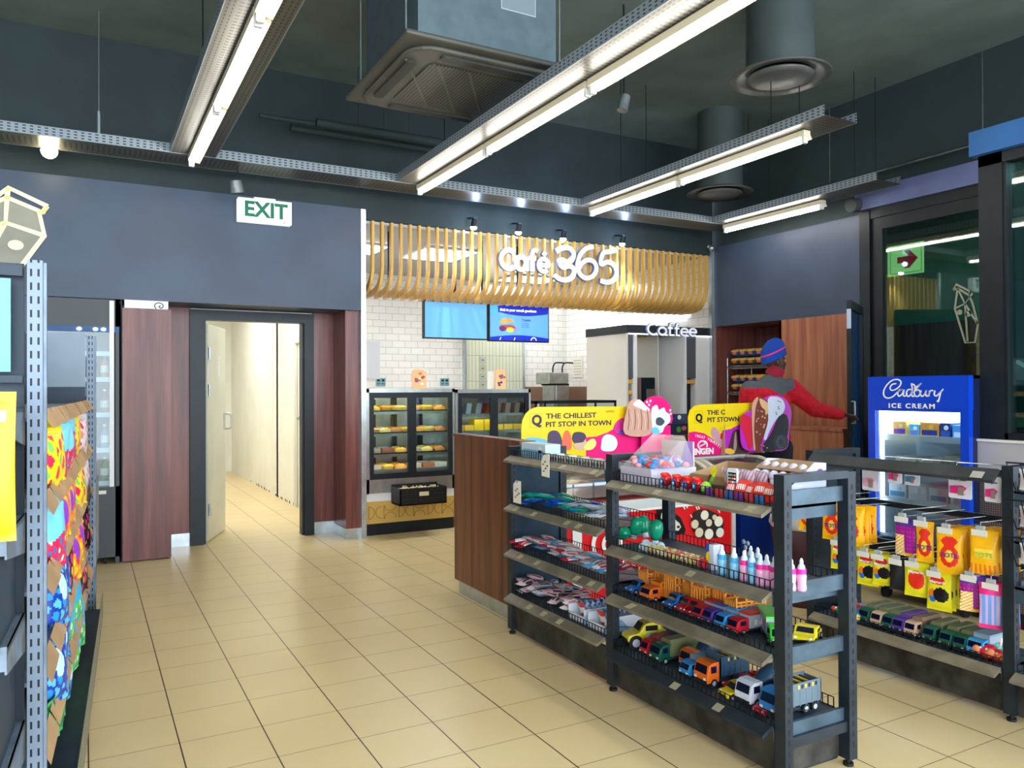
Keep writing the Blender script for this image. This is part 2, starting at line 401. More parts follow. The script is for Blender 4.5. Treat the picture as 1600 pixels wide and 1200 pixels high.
b = MB(); b.box(x1+.05, XR, 10.96, 11.0, 0, 1.51); struct('trim_6', b, brownt)
b = MB(); b.box(XR-.02, XR, 7.6, 8.0, .0, 1.51); b.box(XR-.02, XR, 8.9, 10.9, 0, 1.51); struct('trim_7', b, brownt)
b = MB(); b.box(XR-.06, XR, 8.0, 10.2, 2.42, 2.50); struct('trim_8', b, mat('cool_strip_glow', (235, 240, 255), emit=1.6))
for i, (xa, xb, ya, yb, d) in enumerate([(2.5, 3.15, 8.75, 9.35, 'left end'), (3.55, 4.25, 8.6, 9.4, 'middle'), (5.6, 6.4, 10.1, 10.7, 'right end')]):
    t_ = thing('ceiling_panel_light', 'square white ceiling light seen between the ribs over the café, %s' % d, 'light', (0, 0, 0), 0, None)
    b = MB(); b.box(xa, xb, ya, yb, 3.155, 3.175); b.build('frame', whitep, t_)
    b = MB(); b.box(xa+.02, xb-.02, ya+.02, yb-.02, 3.15, 3.155); b.build('diffuser', panel_e, t_)
# ---- right wall: navy top, timber panel, recess
b = MB(); b.box(XR, XR+.1, 5.33, 7.5, ZB, ZW); b.box(XR, XR+1.0, 7.5, 7.55, 0, ZW) ; struct('wall_right', b, navy)
b = MB(); b.box(XR, XR+.03, 5.33, 6.44, 0, ZB); struct('wall_right_panel', b, woodo)
b = MB(); b.box(XR, XR+.7, 6.41, 6.44, 0, ZB); b.box(XR+.7, XR+.73, 6.41, 7.5, 0, ZB); b.box(XR, XR+.7, 7.47, 7.5, 0, ZB); b.box(XR+.1, XR+.7, 6.44, 7.5, ZB, ZB+.03); struct('wall_right_recess', b, wood)
# ---- window 1 (in the right wall) and window 2 (projecting glass front)
def yat(px, X): return at(px, 600, X=X).y
y1l, y1m, y1g = yat(1347, XR), yat(1363, XR), yat(1380, XR)
yE = 3.95
b = MB()
b.box(XR-.03, XR+.1, y1m, y1l, 0, 3.31)
b.box(XR-.02, XR+.1, yE, y1m, 3.2, 3.31)
b.box(XR, XR+.08, y1g, y1m, 0, 3.2); b.box(XR, XR+.08, yE, y1g, 3.08, 3.2); b.box(XR, XR+.08, yE, y1g, .9, 1.0)
w1 = struct('window_1', b, blackm)
b = MB(); b.box(XR+.03, XR+.036, yE, y1g, 1.0, 3.08); b.build('glass', wglass, w1)
b = MB(); b.box(XR-.06, XR+.1, yE, y1l+.03, 3.30, 3.505); struct('trim_9', b, m_paint('lilac_blue_fascia', (112, 122, 168), .5))
b = MB(); b.box(XR, XR+.1, yE, y1m, 0, .9); struct('wall_under_window', b, darkwall)
XW = 5.0; ZF1 = at(1523, 205, X=4.95).z; ZF0 = at(1523, 243, X=4.95).z; ym = at(1531, 600, X=XW).y; ym2 = at(1568, 600, X=XW).y
b = MB(); b.box(XW, XW+.14, ym2, ym, 0, ZF0); b.box(XW, XW+.1, 1.2, ym, ZF0-.07, ZF0); b.box(XW+.01, XW+.1, ym2-.02, ym2, 1.15, ZF0-.05)
b.box(XW+.01, XW+.1, 1.2, ym, 1.15, 1.19)
w2 = struct('window_2', b, blackm)
b = MB(); b.box(XW+.04, XW+.046, 1.2, ym2, 1.19, ZF0-.07); b.build('glass', wglass, w2)
b = MB(); b.box(XW+.1, XR, ym-.06, ym-.02, 0, ZF0); b.box(XR-.6, XR, 1.2, ym-.06, 0, ZF0); struct('wall_kiosk', b, darkwall)
b = MB(); b.box(XW-.05, XW+.1, 1.2, ym+.03, ZF0, ZF1); struct('trim_10', b, m_paint('blue_fascia', (40, 96, 156), .5))
# office behind the tinted glass
offg = m_paint('office_green_wall', (120, 160, 140), .8)
b = MB(); b.box(9.4, 9.5, 1.2, 7.5, 0, 3.3); b.box(XR+.73, 9.5, 7.4, 7.5, 0, 3.3); struct('wall_office', b, offg)
b = MB(); b.box(XR+.1, 9.5, 1.2, 7.5, 3.3, 3.4); b.box(XW, XR, 1.2, ym, ZF0, ZF0+.03); struct('ceiling_office', b, darkwall)
b = MB(); b.box(8.3, 8.36, 4.9, 6.4, 0, 2.2); struct('wall_office_partition', b, woodo)
t_ = thing('office_fill_light', 'added pale fill panel, out of view in the room behind the tall tinted window', 'light', (8.2, 2.6, 3.3))  # added fill light that brightens the office, placed out of view
b = MB(); b.box(-.6, .6, -.6, .6, -.04, 0); b.build('housing', whitep, t_)
b = MB(); b.box(-.55, .55, -.55, .55, -.046, -.04); b.build('diffuser', mat('office_fill_glow', (235, 250, 245), emit=2.2), t_)
t_ = thing('kiosk_light', 'pale blue strip light inside the glass kiosk at the right edge', 'light', (XW+.5, 1.4, ZF0-.04))
b = MB(); b.box(-.03, .03, 0, 1.3, 0, .03); b.build('diffuser', mat('kiosk_glow', (215, 245, 255), emit=6), t_)
# arrow sign inside the window
sx = XR+.12; a0 = at(1379, 395, X=sx); a1 = at(1443, 395, X=sx); z0 = at(1410, 430, X=sx).z; z1 = at(1410, 382, X=sx).z
sg = thing('arrow_sign', 'pale green sign with a dark red arrow behind the tall window', 'sign', (sx, a0.y, z0), FX)
wd = a0.y-a1.y; hh = z1-z0
b = MB(); b.box(-.12, wd, 0, .006, 0, hh); b.build('board', mat('pale_green_sign', (206, 232, 150), .5, emit=.45), sg)
b = MB(); cx, cz = wd*.62, hh*.5; s_ = hh*.36
b.prism([(cx-s_, cz+s_*.28), (cx+s_*.1, cz+s_*.28), (cx-s_*.35, cz+s_*.8), (cx+s_*.2, cz+s_*.8), (cx+s_, cz), (cx+s_*.2, cz-s_*.8), (cx-s_*.35, cz-s_*.8), (cx+s_*.1, cz-s_*.28), (cx-s_, cz-s_*.28)], -.003, 0)
b.build('arrow', mat('arrow_red', (190, 24, 48), .5, emit=.3), sg)
b = MB(); b.ribbon([(wd*.2, hh*.07), (wd*.95, hh*.07), (wd*.95, hh*.93), (wd*.2, hh*.93)], .006, -.002, 0, closed=True); b.build('border_line', K(60, 110, 70), sg)

# milk carton logo on the wall and its reflection in the window
def milk(loc, rz, s, label, mats, mir=1):
    t_ = thing('milk_carton_logo', label, 'wall decal', loc, rz)
    b = MB()
    Q = lambda pts: [(mir*p[0]*s, p[1]*s) for p in pts]
    for pts in ([(-.19, .33), (0.0, .52), (.27, .40), (.24, .345), (.235, .345)], [(-.19, .33), (-.01, .44), (.21, .355), (.25, .155), (.02, -.22)], [(-.01, .44), (0, .52)],
                [(-.01, .44), (-.02, .235), (.23, .16)], [(-.19, .33), (-.21, .14), (-.02, .235)], [(-.02, .235), (-.15, -.05)], [(-.21, .14), (-.36, -.12), (.0, -.32), (.02, -.22)], [(.21, .355), (.235, .345), (.27, .40)]):
        b.ribbon(Q(pts), .035*s, -.012, 0)
    b.prism([(mir*(p[0])*s, p[1]*s) for p in circ(.05, .06, .055, 16, .04)], -.012, 0)
    b.build('outline', mats, t_)
    b = MB(); b.prism(Q([(-.19, .33), (-.01, .44), (.21, .355), (.25, .155), (.02, -.22), (0, -.32), (-.36, -.12), (-.21, .14)]), -.004, -.001); b.build('fill', m_paint('logo_grey_fill', (150, 150, 138), .6), t_)
    return t_
milk((-.54, 7.49, 2.60), 0, 1.0, 'cream milk carton outline decal on the navy wall at left', mat('cream_decal', (232, 230, 190), .5, emit=.12))
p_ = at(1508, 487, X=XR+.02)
t_ = thing('milk_carton_reflection', 'painted reflection of the milk carton logo on the tall tinted window', 'painted reflection', (XR+.022, p_.y, p_.z), FX)  # reflection of the wall logo, drawn as pale lines on the glass
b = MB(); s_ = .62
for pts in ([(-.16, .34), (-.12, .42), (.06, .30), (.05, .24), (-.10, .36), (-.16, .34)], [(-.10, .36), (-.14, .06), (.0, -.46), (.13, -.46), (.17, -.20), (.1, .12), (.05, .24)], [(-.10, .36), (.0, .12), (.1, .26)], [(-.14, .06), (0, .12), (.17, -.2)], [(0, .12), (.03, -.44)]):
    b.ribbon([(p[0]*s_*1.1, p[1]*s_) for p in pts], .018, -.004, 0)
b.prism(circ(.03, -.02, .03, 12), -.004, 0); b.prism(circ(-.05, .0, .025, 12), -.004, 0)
b.build('outline', mat('pale_reflection_line', (196, 204, 180), .5), t_)

# ================= ceiling equipment =================
ZT = 3.40
def tray(label, x, y0, y1, rz=0, wires=()):
    """runs along local +y from its origin"""
    L_ = y1-y0; wv = .172
    t_ = thing('cable_tray', label, 'cable tray', (x, y0, ZT), rz, 'perforated cable trays')
    b = MB(); b.box(-wv, wv, 0, L_, 0, .004); b.build('base', tray_b, t_)
    for sx_ in (-1, 1):
        b = MB(); b.box(sx_*wv-.003, sx_*wv+.003, 0, L_, -.001, .075); b.build('side', tray_f, t_)
    for q in wires:
        for sx_ in (-1, 1):
            b = MB(); b.cyl((sx_*wv*.9, q, 0), (sx_*wv*.9, q, ZC-ZT), .004, 0, 5); b.build('hanger_wire', wire, t_)
    return t_
TX = (.78, 2.715, 4.75, 6.60)
LX = (.775, 2.77, 4.72, 6.62)
tray('metal cable tray running at ceiling level toward the exit sign', TX[0], .8, 6.83, wires=(1.5, 4.2))
tray('long metal cable tray in the middle, passing the air conditioner', TX[1], .8, 6.83, wires=(1.5, 5))
tray('metal cable tray right of the middle, ending in mid air', TX[2], 3.76, 6.83, wires=(.5, 2.4))
tray('short metal cable tray nearest to the right wall', TX[3], 4.70, 6.83, wires=(.25, 1.6))
t_ = tray('cable tray crossing the shop in front of the back wall', -1.5, 7.02, 7.02+8.3, rz=-PI/2, wires=())
t_.location = (-1.5, 7.02, ZT)
b = MB(); b.cyl((0, 1.6, .07), (0, 1.6, ZC-ZT), .003, 0, 5); b.cyl((0, 1.6, .07), (0, 1.6, .3), .014); b.build('hanger_rod', alu, t_)
LEN = 1.42
def batten(label, x, yfar, n):
    for k in range(n):
        t_ = thing('fluorescent_lamp', label % ORD[k], 'light', (x, yfar-LEN*(k+1), ZT-.005), 0, 'fluorescent lamps under the trays')
        b = MB(); b.prism([(-.035, 0), (.035, 0), (.035, -.03), (.055, -.06), (.0, -.05), (-.035, -.045)], .01, LEN-.01); b.build('housing', mat('lamp_housing', (226, 216, 188), .35), t_)
        b = MB(); b.cyl((-.012, .04, -.075), (-.012, LEN-.04, -.075), .017, 0, 8); b.build('tube', tube_e, t_)
        for yy in (.012, LEN-.045):
            b = MB(); b.box(-.03, .012, yy, yy+.03, -.095, -.045); b.build('lamp_holder', whitep, t_, bev=.004)
batten('glowing fluorescent lamp under the left tray, %s from the back wall', LX[0], 6.86, 4)
batten('glowing fluorescent lamp under the middle tray, %s from the back wall', LX[1], 6.86, 4)
batten('glowing fluorescent lamp under the tray right of the middle, %s from the back wall', LX[2], 6.86, 2)
batten('glowing fluorescent lamp under the short right tray, %s from the back wall', LX[3], 6.86, 1)
# air conditioner cassette
acx0, acx1, acy0, acy1, az = 1.68, 2.93, 4.36, 5.61, 3.60
ac = thing('ceiling_air_conditioner', 'dark ceiling cassette air conditioner beside the middle light row', 'air conditioner', ((acx0+acx1)/2, (acy0+acy1)/2, az))
hw = .625; acm = m_paint('ac_panel_grey', (80, 80, 74), .5); acd = m_paint('ac_dark', (48, 50, 48), .6)
b = MB(); b.box(-hw, hw, -hw, hw, 0, .035); b.prism(rrect(-hw+.07, hw-.07, -hw+.07, hw-.07, .18), -.03, 0, ax='z'); b.build('panel', acm, ac, bev=.02)
b = MB(); b.box(-.50, .50, -.50, .50, .035, .9); b.build('body', m_metal('ac_casing', (104, 122, 130), .45, .4, .05), ac)
b = MB(); b.box(.08, .34, -.504, -.5, .36, .56); b.box(.085, .335, -.506, -.504, .365, .555, 1); b.build('data_plate', [K(200, 206, 206), K(128, 142, 148)], ac)
gr = m_dots('ac_grille', (88, 88, 82), (14, 16, 16), (0, 1), .026, .008)
b = MB(); b.prism(rrect(-.36, .36, -.36, .36, .05), -.036, -.028, ax='z')
b.build('grille', gr, ac)
b = MB()
for q in (-.2, .02, .24):
    b.prism([(q-.33, -.35), (q-.31, -.35), (q+.12, .35), (q+.10, .35)], -.042, -.034, ax='z')
b.build('grille_bars', acm, ac)
for i in range(4):
    b = MB(); b.prism(rrect(-.34, .34, -.035, .035, .03), -.045, -.028, 0, ax='z'); b.xf(Matrix.Rotation(i*PI/2, 4, 'Z') @ Matrix.Translation((0, -.475, 0))); b.build('air_flap', acd, ac)
for sx_ in (-1, 1):
    for sy in (-1, 1):
        b = MB(); b.cyl((sx_*.56, sy*.45, .05), (sx_*.56, sy*.45, ZC-az), .006, 0, 6); b.build('hanger_rod', alu, ac)
# round diffusers with their ducts
def diffuser(label, c, r, duct):
    t_ = thing('round_air_diffuser', label, 'air vent', c)
    dm = m_paint('diffuser_paint', (80, 82, 80), .35)
    b = MB(); b.lathe((0, 0, 0), [(r*.62, .03), (r*.8, .03), (r, .0), (r*.99, -.012), (r*.8, .005), (r*.62, .02)], 0, 40); b.build('rim', dm, t_)
    b = MB(); b.lathe((0, 0, 0), [(0, -.035), (r*.55, -.03), (r*.68, -.01), (r*.66, .0), (0, .0)], 0, 40); b.build('disc', dm, t_)
    b = MB(); b.lathe((0, 0, 0), [(r*.68, .02), (r*.66, duct)], 0, 32); b.build('duct', m_paint('duct_grey', (66, 76, 76), .6), t_)
dz = 3.85
c_ = at(1219, 120, Z=dz); diffuser('large round ceiling diffuser on a fat duct, top right', (c_.x, c_.y, dz), .37, ZC-dz)
dz = 3.62
c_ = at(1125, 302, Z=dz); diffuser('smaller round ceiling diffuser between two light rows', (c_.x, c_.y, dz), .36, ZC-dz)
# pipes and beams up at the ceiling
for i, (px, py, z_) in enumerate([(560, 205, 3.9), (600, 222, 3.9), (640, 215, 3.9)]):
    q = at(px, py, Z=z_); b = MB(); b.cyl((q.x-.9, q.y, z_), (q.x+.9, q.y, z_), .02+.01*i, 0, 10); b.cyl((q.x, q.y, z_), (q.x, q.y, ZC), .005, 0, 5)
    tag(b.build('ceiling_pipe', darkwall), 'thin dark pipe across the ceiling near the air conditioner, %s from the shop front' % ORD[i], 'pipe')
q = at(459, 142, Z=4.46); b = MB(); b.box(-.06, .06, -.03, .03, -.02, .04); tag(b.build('ceiling_sensor', whitep, loc=q, rz=.3), 'small white sensor on the dark ceiling left of the air conditioner', 'sensor')
t_ = thing('track_spotlight', 'small grey spotlight hanging between the light rows', 'light', at(972, 155, Z=3.75))
b = MB(); b.cyl((0, 0, -.09), (.03, 0, .03), .042, 0, 14); b.build('lamp_head', m_metal('spot_grey', (110, 118, 120), .4, .4), t_)
b = MB(); b.cyl((.02, 0, .02), (.02, 0, ZC-3.75), .008, 0, 6); b.build('stem', blackm, t_)
# bright bare spotlight at the left end of the cross tray
q = at(77, 236, Y=7.15)
t_ = thing('spotlight', 'bright warm spotlight shining under the tray at far left', 'light', q)
b = MB(); b.ell((0, 0, 0), (.06, .04, .06)); b.build('bulb', mat('warm_bulb', (255, 240, 190), emit=30), t_)
b = MB(); b.cyl((0, .02, .0), (0, .10, .03), .055, 0, 14, .04); b.cyl((0, .08, .03), (0, .08, ZT-q.z), .008, 0, 6); b.build('lamp_head', blackm, t_)
t_ = thing('glass_spotlight', 'small unlit spotlight under the cross tray above the exit sign', 'light', at(371, 292, Y=7.15))
b = MB(); b.cyl((0, 0, -.05), (-.02, -.02, .05), .06, 0, 16, .05); b.build('lamp_head', m_metal('spot_grey', (110, 118, 120)), t_)
b = MB(); b.cyl((0, 0, .04), (0, 0, ZT-t_.location.z), .008, 0, 6); b.build('stem', blackm, t_)
# thin rail along the right
p0 = at(1215, 308, X=6.9); b = MB(); b.cyl((6.9, 5.95, 3.62), (6.9, 3.2, 3.62), .012, 0, 6)
for yy in (5.6, 4.0): b.cyl((6.9, yy, 3.62), (6.9, yy, ZC), .004, 0, 5)
tag(b.build('ceiling_rail', m_metal('rail_grey', (120, 130, 134)), ), 'thin grey rail hanging by the blue window fascia', 'rail')
q = at(1334, 322, X=6.95); t_ = thing('wall_loudspeaker', 'dark round loudspeaker at the corner of the lilac fascia', 'loudspeaker', q)
b = MB(); b.cyl((-.05, 0, 0), (.08, 0, .02), .07, 0, 18); b.build('cone', K(70, 74, 76, .8), t_)
b = MB(); b.box(.02, .11, -.02, .02, -.02, .04); b.build('bracket', blackm, t_)
q = at(1112, 388, Y=7.45); t_ = thing('security_camera', 'tiny dome camera at the corner above the café front', 'camera', q)
b = MB(); b.ell((0, 0, 0), (.04, .04, .04)); b.build('dome', steel, t_)
b = MB(); b.cyl((0, 0, 0), (0, .06, .03), .02); b.build('mount', whitep, t_)
# exit sign
a0 = at(372, 306, Y=7.40); a1 = at(456, 354, Y=7.40)
ex = thing('exit_sign', 'white EXIT sign with green letters above the doorway', 'sign', (a0.x, 7.40, a1.z+.012)); wd = a1.x-a0.x; hh = a0.z-a1.z-.02
b = MB(); b.box(0, wd, 0, .09, 0, hh); b.build('case', mat('exit_case', (228, 234, 230), .4, emit=.35), ex, bev=.004)
b = MB(); b.box(wd*.09, wd*.95, -.004, 0, hh*.16, hh*.94); b.build('face', mat('exit_face', (214, 228, 220), .4, emit=.35), ex)
tx = text('EXIT', hh*.90, mat('exit_green', (0, 112, 84), .5), (wd*.10, -.006, hh*.235), 0, ex, off=.006)
xs = [v.co.x for v in tx.data.vertices]; tx.scale.x = wd*.80/(max(xs)-min(xs)); tx.location.x = wd*.12-min(xs)*tx.scale.x
b = MB(); b.cyl((wd*.86, -.004, hh*.07), (wd*.86, 0, hh*.07), .006); b.build('indicator', K(200, 60, 50), ex)
b = MB(); b.box(wd*.3, wd*.7, .02, .07, hh, hh+.02); b.build('mount', whitep, ex)
# ================= café front =================
rib = thing('rib_canopy', 'curved wooden rib canopy across the top of the café front', 'canopy', (0, 0, 0))
prof = [(7.50, 3.165)]+[(7.50, 2.80), (7.505, 2.68), (7.53, 2.60), (7.58, 2.525), (7.66, 2.475), (7.80, 2.45), (8.04, 2.447)]
inn = [(7.55, 3.165), (7.55, 2.80), (7.555, 2.70), (7.58, 2.63), (7.625, 2.575), (7.70, 2.535), (7.81, 2.515), (8.04, 2.512)]
pl = [tuple(v) for v in cr([(p[0], p[1], 0) for p in prof], 3)]; il = [tuple(v) for v in cr([(p[0], p[1], 0) for p in inn], 3)]
poly = [(p[0], p[1]) for p in pl]+[(p[0], p[1]) for p in reversed(il)]
b = MB()
n = len(pl)
for i in range(n-1):
    q = [(pl[i][0], pl[i][1]), (pl[i+1][0], pl[i+1][1]), (il[i+1][0], il[i+1][1]), (il[i][0], il[i][1])]
    vs = [(-.014, a, c) for a, c in q]+[(.014, a, c) for a, c in q]
    b.add(vs, [(0, 1, 5, 4), (2, 3, 7, 6), (0, 3, 2, 1), (4, 5, 6, 7)])
b.add([(-.014, 7.50, 3.165), (.014, 7.50, 3.165), (.014, 7.55, 3.165), (-.014, 7.55, 3.165)], [(0, 1, 2, 3)])
b.add([(-.014, 8.04, 2.447), (.014, 8.04, 2.447), (.014, 8.04, 2.512), (-.014, 8.04, 2.512)], [(0, 1, 2, 3)])
r0 = b.build('rib', ribwood, rib, (2.53, 0, 0))
for i in range(1, 45):
    o = r0.copy(); C.objects.link(o); o.parent = rib; o.location.x = 2.53+i*.1002
b = MB(); b.box(2.46, 7.0, 7.56, 7.585, 3.145, 3.17); b.box(2.46, 7.0, 7.98, 8.02, 2.513, 2.53); b.build('crossbar', mat('pale_bar', (190, 190, 186), .4), rib)
for i, px in enumerate((607, 753, 992)):
    q = at(px, 400, Y=8.0); b = MB(); b.cyl((q.x, 8.0, 2.53), (q.x, 8.0, 3.175), .012, 0, 6)
    tag(b.build('hanger_rod', blackm), 'black rod hanging from the café ceiling behind the wooden ribs, %s from the left' % ORD[i], 'rod')
signw = mat('sign_white', (236, 238, 246), .4, emit=.12)
sigh = K(60, 74, 110)
YS = 7.44
sg = thing('cafe_sign', 'big raised white name lettering with numerals on the wooden rib canopy', 'sign', (0, YS, 0))
q0 = at(783, 420, Y=YS); q1 = at(858, 424, Y=YS)
sigs = mat('sign_side_blue', (120, 134, 176), .4)
GL = {'C': (1.12, [circ(.60, .70, .60, 18, .66, R(48), R(312))]), 'a': (1.02, [circ(.44, .5, .40, 18, .45), [(.86, .98), (.86, 0)]]),
      'f': (.74, [[(.72, 1.44), (.56, 1.54), (.38, 1.46), (.30, 1.22), (.30, 0)], [(.06, .93), (.60, .93)]]),
      'e': (.98, [[(.08, .50), (.84, .50)]+circ(.46, .5, .40, 18, .45, R(0), R(315))]), 'o': (1.0, [circ(.46, .5, .42, 20, .46)])}
GL['é'] = (GL['e'][0], GL['e'][1]+[[(.42, 1.18), (.62, 1.46)]])
def word(s, x0, z0, x1, xh, wd_, par, y0, dep):
    tot_ = sum(GL[c][0] for c in s); sx_ = (x1-x0)/(tot_-.08)
    x = x0
    for c in s:
        b = MB()
        for st in GL[c][1]:
            cl_s = c in 'ao' and len(st) > 10
            p_ = [(x+a*sx_, z0+v*xh) for a, v in st]
            b.ribbon(p_, wd_, y0-.003, y0, 0, closed=cl_s); b.ribbon(p_, wd_*1.12, y0, y0+dep, 1, closed=cl_s)
        b.build('letter', [signw, sigs], par); x += GL[c][0]*sx_
word('Café', q0.x, q0.z, q1.x, .155, .05, sg, 0, .035)
def px2(pts, ox, oy, sc, Y=None, X=None):
    out = []
    for u, v in pts:
        q = at(ox+u*sc, oy+v*sc, **({'Y': Y} if Y is not None else {'X': X})); out.append((q.x if Y is not None else -q.y, q.z))
    return out
for nm, pts in (('three', [(28, 200), (60, 180), (105, 182), (130, 215), (118, 252), (85, 262), (60, 250), (50, 270), (66, 292), (105, 285), (132, 310), (122, 350), (85, 368), (45, 360), (20, 340)]),
                ('six', [(245, 172), (200, 185), (165, 225), (152, 285), (168, 335), (205, 357), (245, 340), (262, 300), (248, 262), (212, 250), (178, 268), (160, 300)]),
                ('five', [(378, 192), (340, 202), (300, 212), (288, 275), (325, 262), (362, 278), (380, 320), (365, 365), (325, 382), (285, 370)])):
    s2 = px2(pts, 860, 340, .2667, Y=YS); sm = cr([(p[0], p[1], 0) for p in s2], 5)
    b = MB(); b.ribbon(sm, .052, -.03, -.026, 0); b.ribbon(sm, .058, -.026, .02, 1); b.build('digit', [signw, sigs], sg)
for i, (px, py) in enumerate([(740, 355), (810, 363), (880, 373), (972, 381)]):
    q = at(px, py, Y=7.36)
    t_ = thing('canopy_spotlight', 'small bright spotlight over the wooden ribs, %s from the left' % ORD[i], 'light', q, 0, 'spotlights over the café front')
    b = MB(); b.cyl((0, 0, .0), (0, -.03, .09), .032, 0, 14, .03); b.build('lamp_head', blackm, t_)
    b = MB(); b.ell((0, .0, -.004), (.034, .034, .026)); b.build('bulb', mat('cool_bulb', (235, 242, 255), emit=30), t_)
    b = MB(); b.cyl((0, -.03, .09), (0, .14, .12), .01, 0, 6); b.build('arm', blackm, t_)
    ld = bpy.data.lights.new('spot_beam', 'SPOT'); ld.energy = 22; ld.spot_size = R(95); ld.spot_blend = .8; ld.color = (.85, .92, 1); ld.shadow_soft_size = .03
    lo = bpy.data.objects.new('spot_beam', ld); C.objects.link(lo); lo.parent = t_; lo.location = (0, -.02, -.04); lo.rotation_euler = (R(12), 0, 0)
    lu = bpy.data.lights.new('upward_glow', 'POINT'); lu.energy = 1.1; lu.color = (.45, .65, 1); lu.shadow_soft_size = .03
    lo = bpy.data.objects.new('upward_glow', lu); C.objects.link(lo); lo.parent = t_; lo.location = (0, -.06, .12)
# menu screens
YT = 8.1
def scr(x0, x1, z0, z1, label):
    t_ = thing('menu_screen', label, 'screen', (x0, YT, z0)); wd, hh = x1-x0, z1-z0
    b = MB(); b.box(0, wd, 0, .05, 0, hh); b.build('frame', blackm, t_)
    b = MB(); b.cyl((wd/2, .04, hh), (wd/2, .04, 3.175-z0), .018, 0, 6); b.build('ceiling_pole', blackm, t_)
    return t_, wd, hh
blu = mat('screen_blue', (96, 160, 222), .3, emit=.28)
t_, wd, hh = scr(3.315, 4.115, 2.045, 2.475, 'blank pale blue menu screen hanging under the wooden ribs')
b = MB(); b.box(.015, wd-.015, -.004, 0, .015, hh-.015); b.build('display', blu, t_)
t_, wd, hh = scr(4.13, 4.95, 2.035, 2.48, 'menu screen with a toasted sandwich picture and dark blue bands')
b = MB(); b.box(.015, wd-.015, -.004, 0, .015, hh-.015); b.build('display', blu, t_)
dkb = mat('screen_dark_blue', (10, 36, 180), .3, emit=.3); wt = mat('screen_white', (240, 245, 255), .3, emit=.6)
b = MB()
top = [(.12+(wd-.14)*i/12, hh-.10-.035*math.sin(PI*i/12)) for i in range(13)]
b.prism([(.12, hh-.015), (.12, hh-.10)]+top[1:]+[(wd-.015, hh-.015)], -.006, -.004)
lo_ = [(.015+(wd-.03)*i/12, .05+.03*math.sin(PI*i/12)) for i in range(13)]
b.prism([(wd-.015, .015), (.015, .015)]+lo_, -.006, -.004); b.build('blue_band', dkb, t_)
b = MB(); b.prism(circ(.07, hh-.08, .05, 20), -.008, -.006); b.build('round_badge', mat('screen_badge', (80, 170, 235), emit=.3), t_)
text('Melt in your mouth goodness', .042, wt, (.145, -.007, hh-.085), 0, t_, ext=.0005, off=.001, sx=.98)
text('Toastie', .04, dkb, (.44, -.005, .25), 0, t_, ext=.0005, off=.001)
for k in range(3): text('fresh and filling', .016, dkb, (.44, -.005, .215-k*.022), 0, t_, ext=.0005)
b = MB(); b.prism(circ(.24, .22, .10, 16, .055, .3, 3.3), -.008, -.004, 0); b.prism(circ(.24, .17, .11, 18, .03), -.0075, -.004, 1); b.prism(circ(.18, .15, .045, 14, .03), -.009, -.004, 2); b.prism(circ(.28, .14, .05, 12, .03), -.0095, -.004, 3)
b.prism([(.31, .20), (.40, .15), (.33, .11), (.27, .13)], -.007, -.004, 4)
b.build('sandwich_picture', [mat('toast', (206, 140, 66), emit=.4), mat('toast2', (150, 70, 50), emit=.4), mat('plum', (96, 40, 90), emit=.4), mat('chipy', (226, 180, 70), emit=.4), mat('lilac', (130, 120, 190), emit=.4)], t_)
b = MB()
for u in (.14, .33): b.ribbon([(u, .018), (u+.015, .05)], .008, -.008, -.006)
b.ribbon(circ(.60, .02, .035, 12, .035, 0, PI), .01, -.008, -.006); b.build('white_marks', wt, t_)

# display fridges
def disp(name, x0, x1, z0, z1, y0, label, base=True):
    wd = x1-x0; t_ = thing(name, label, 'display fridge', (x0, y0, 0))
    b = MB(); e = .03
    b.box(0, e, 0, .55, z0, z1); b.box(wd-e, wd, 0, .55, z0, z1); b.box(0, wd, 0, .55, z1-.04, z1); b.box(0, wd, 0, .55, z0, z0+.14); b.box(0, wd, .52, .55, z0, z1)
    b.build('case', steel, t_)
    f = .055; za, zb = z0+.14, z1-.04; hw_ = wd-2*e
    for k in range(2):
        xa = e+k*hw_/2; xb = xa+hw_/2; b = MB()
        b.box(xa, xb, -.012, .02, za, za+f); b.box(xa, xb, -.012, .02, zb-f, zb); b.box(xa, xa+f*.8, -.012, .02, za+f, zb-f); b.box(xb-f*.8, xb, -.012, .02, za+f, zb-f)
        d = b.build('sliding_door', blackm, t_)
        b = MB(); b.box(xa+f*.8, xb-f*.8, 0, .004, za+f, zb-f); b.build('pane', glass, d)
    return t_, wd, za, zb, f
t1, wd, za, zb, f = disp('food_display_fridge', 2.475, 3.445, .43, 1.485, 7.56, 'steel glass-door food display full of pastries beside the aluminium strip')
b = MB(); b.box(.0, wd, .03, .5, .345, .43); b.build('white_base', whitep, t1)
b = MB(); b.box(0, wd, .03, .5, .12, .345)
b.build('tan_base', K(206, 168, 88), t1)
b = MB(); b.box(0, wd, .05, .5, 0, .12); b.build('plinth', blackm, t1)
b = MB(); ln = .005
for k in range(6):
    cx = .1+k*.16; cz = .232; r = .068
    for (ax_, az_, a0_, a1_) in (((cx-r, cz, -PI/2, PI/2)), ((cx+r, cz, PI/2, 1.5*PI)), ((cx+.0, cz+r, PI, 2*PI)), ((cx, cz-r, 0, PI))):
        if k % 2 == 0 and ax_ in (cx-r, cx+r): b.ribbon(circ(ax_, az_, r*.9, 10, None, a0_, a1_), ln, .026, .03)
        if k % 2 == 1 and ax_ == cx: b.ribbon(circ(ax_, az_, r*.9, 10, None, a0_, a1_), ln, .026, .03)
    b.ribbon([(cx-r, cz-r), (cx-r, cz+r)], ln, .026, .03)
b.build('pattern', K(150, 112, 50), t1)
glow = mat('display_strip_glow', (255, 244, 214), emit=6)
sz = [at(640, y, Y=7.78).z for y in (642, 675, 706, 731)]
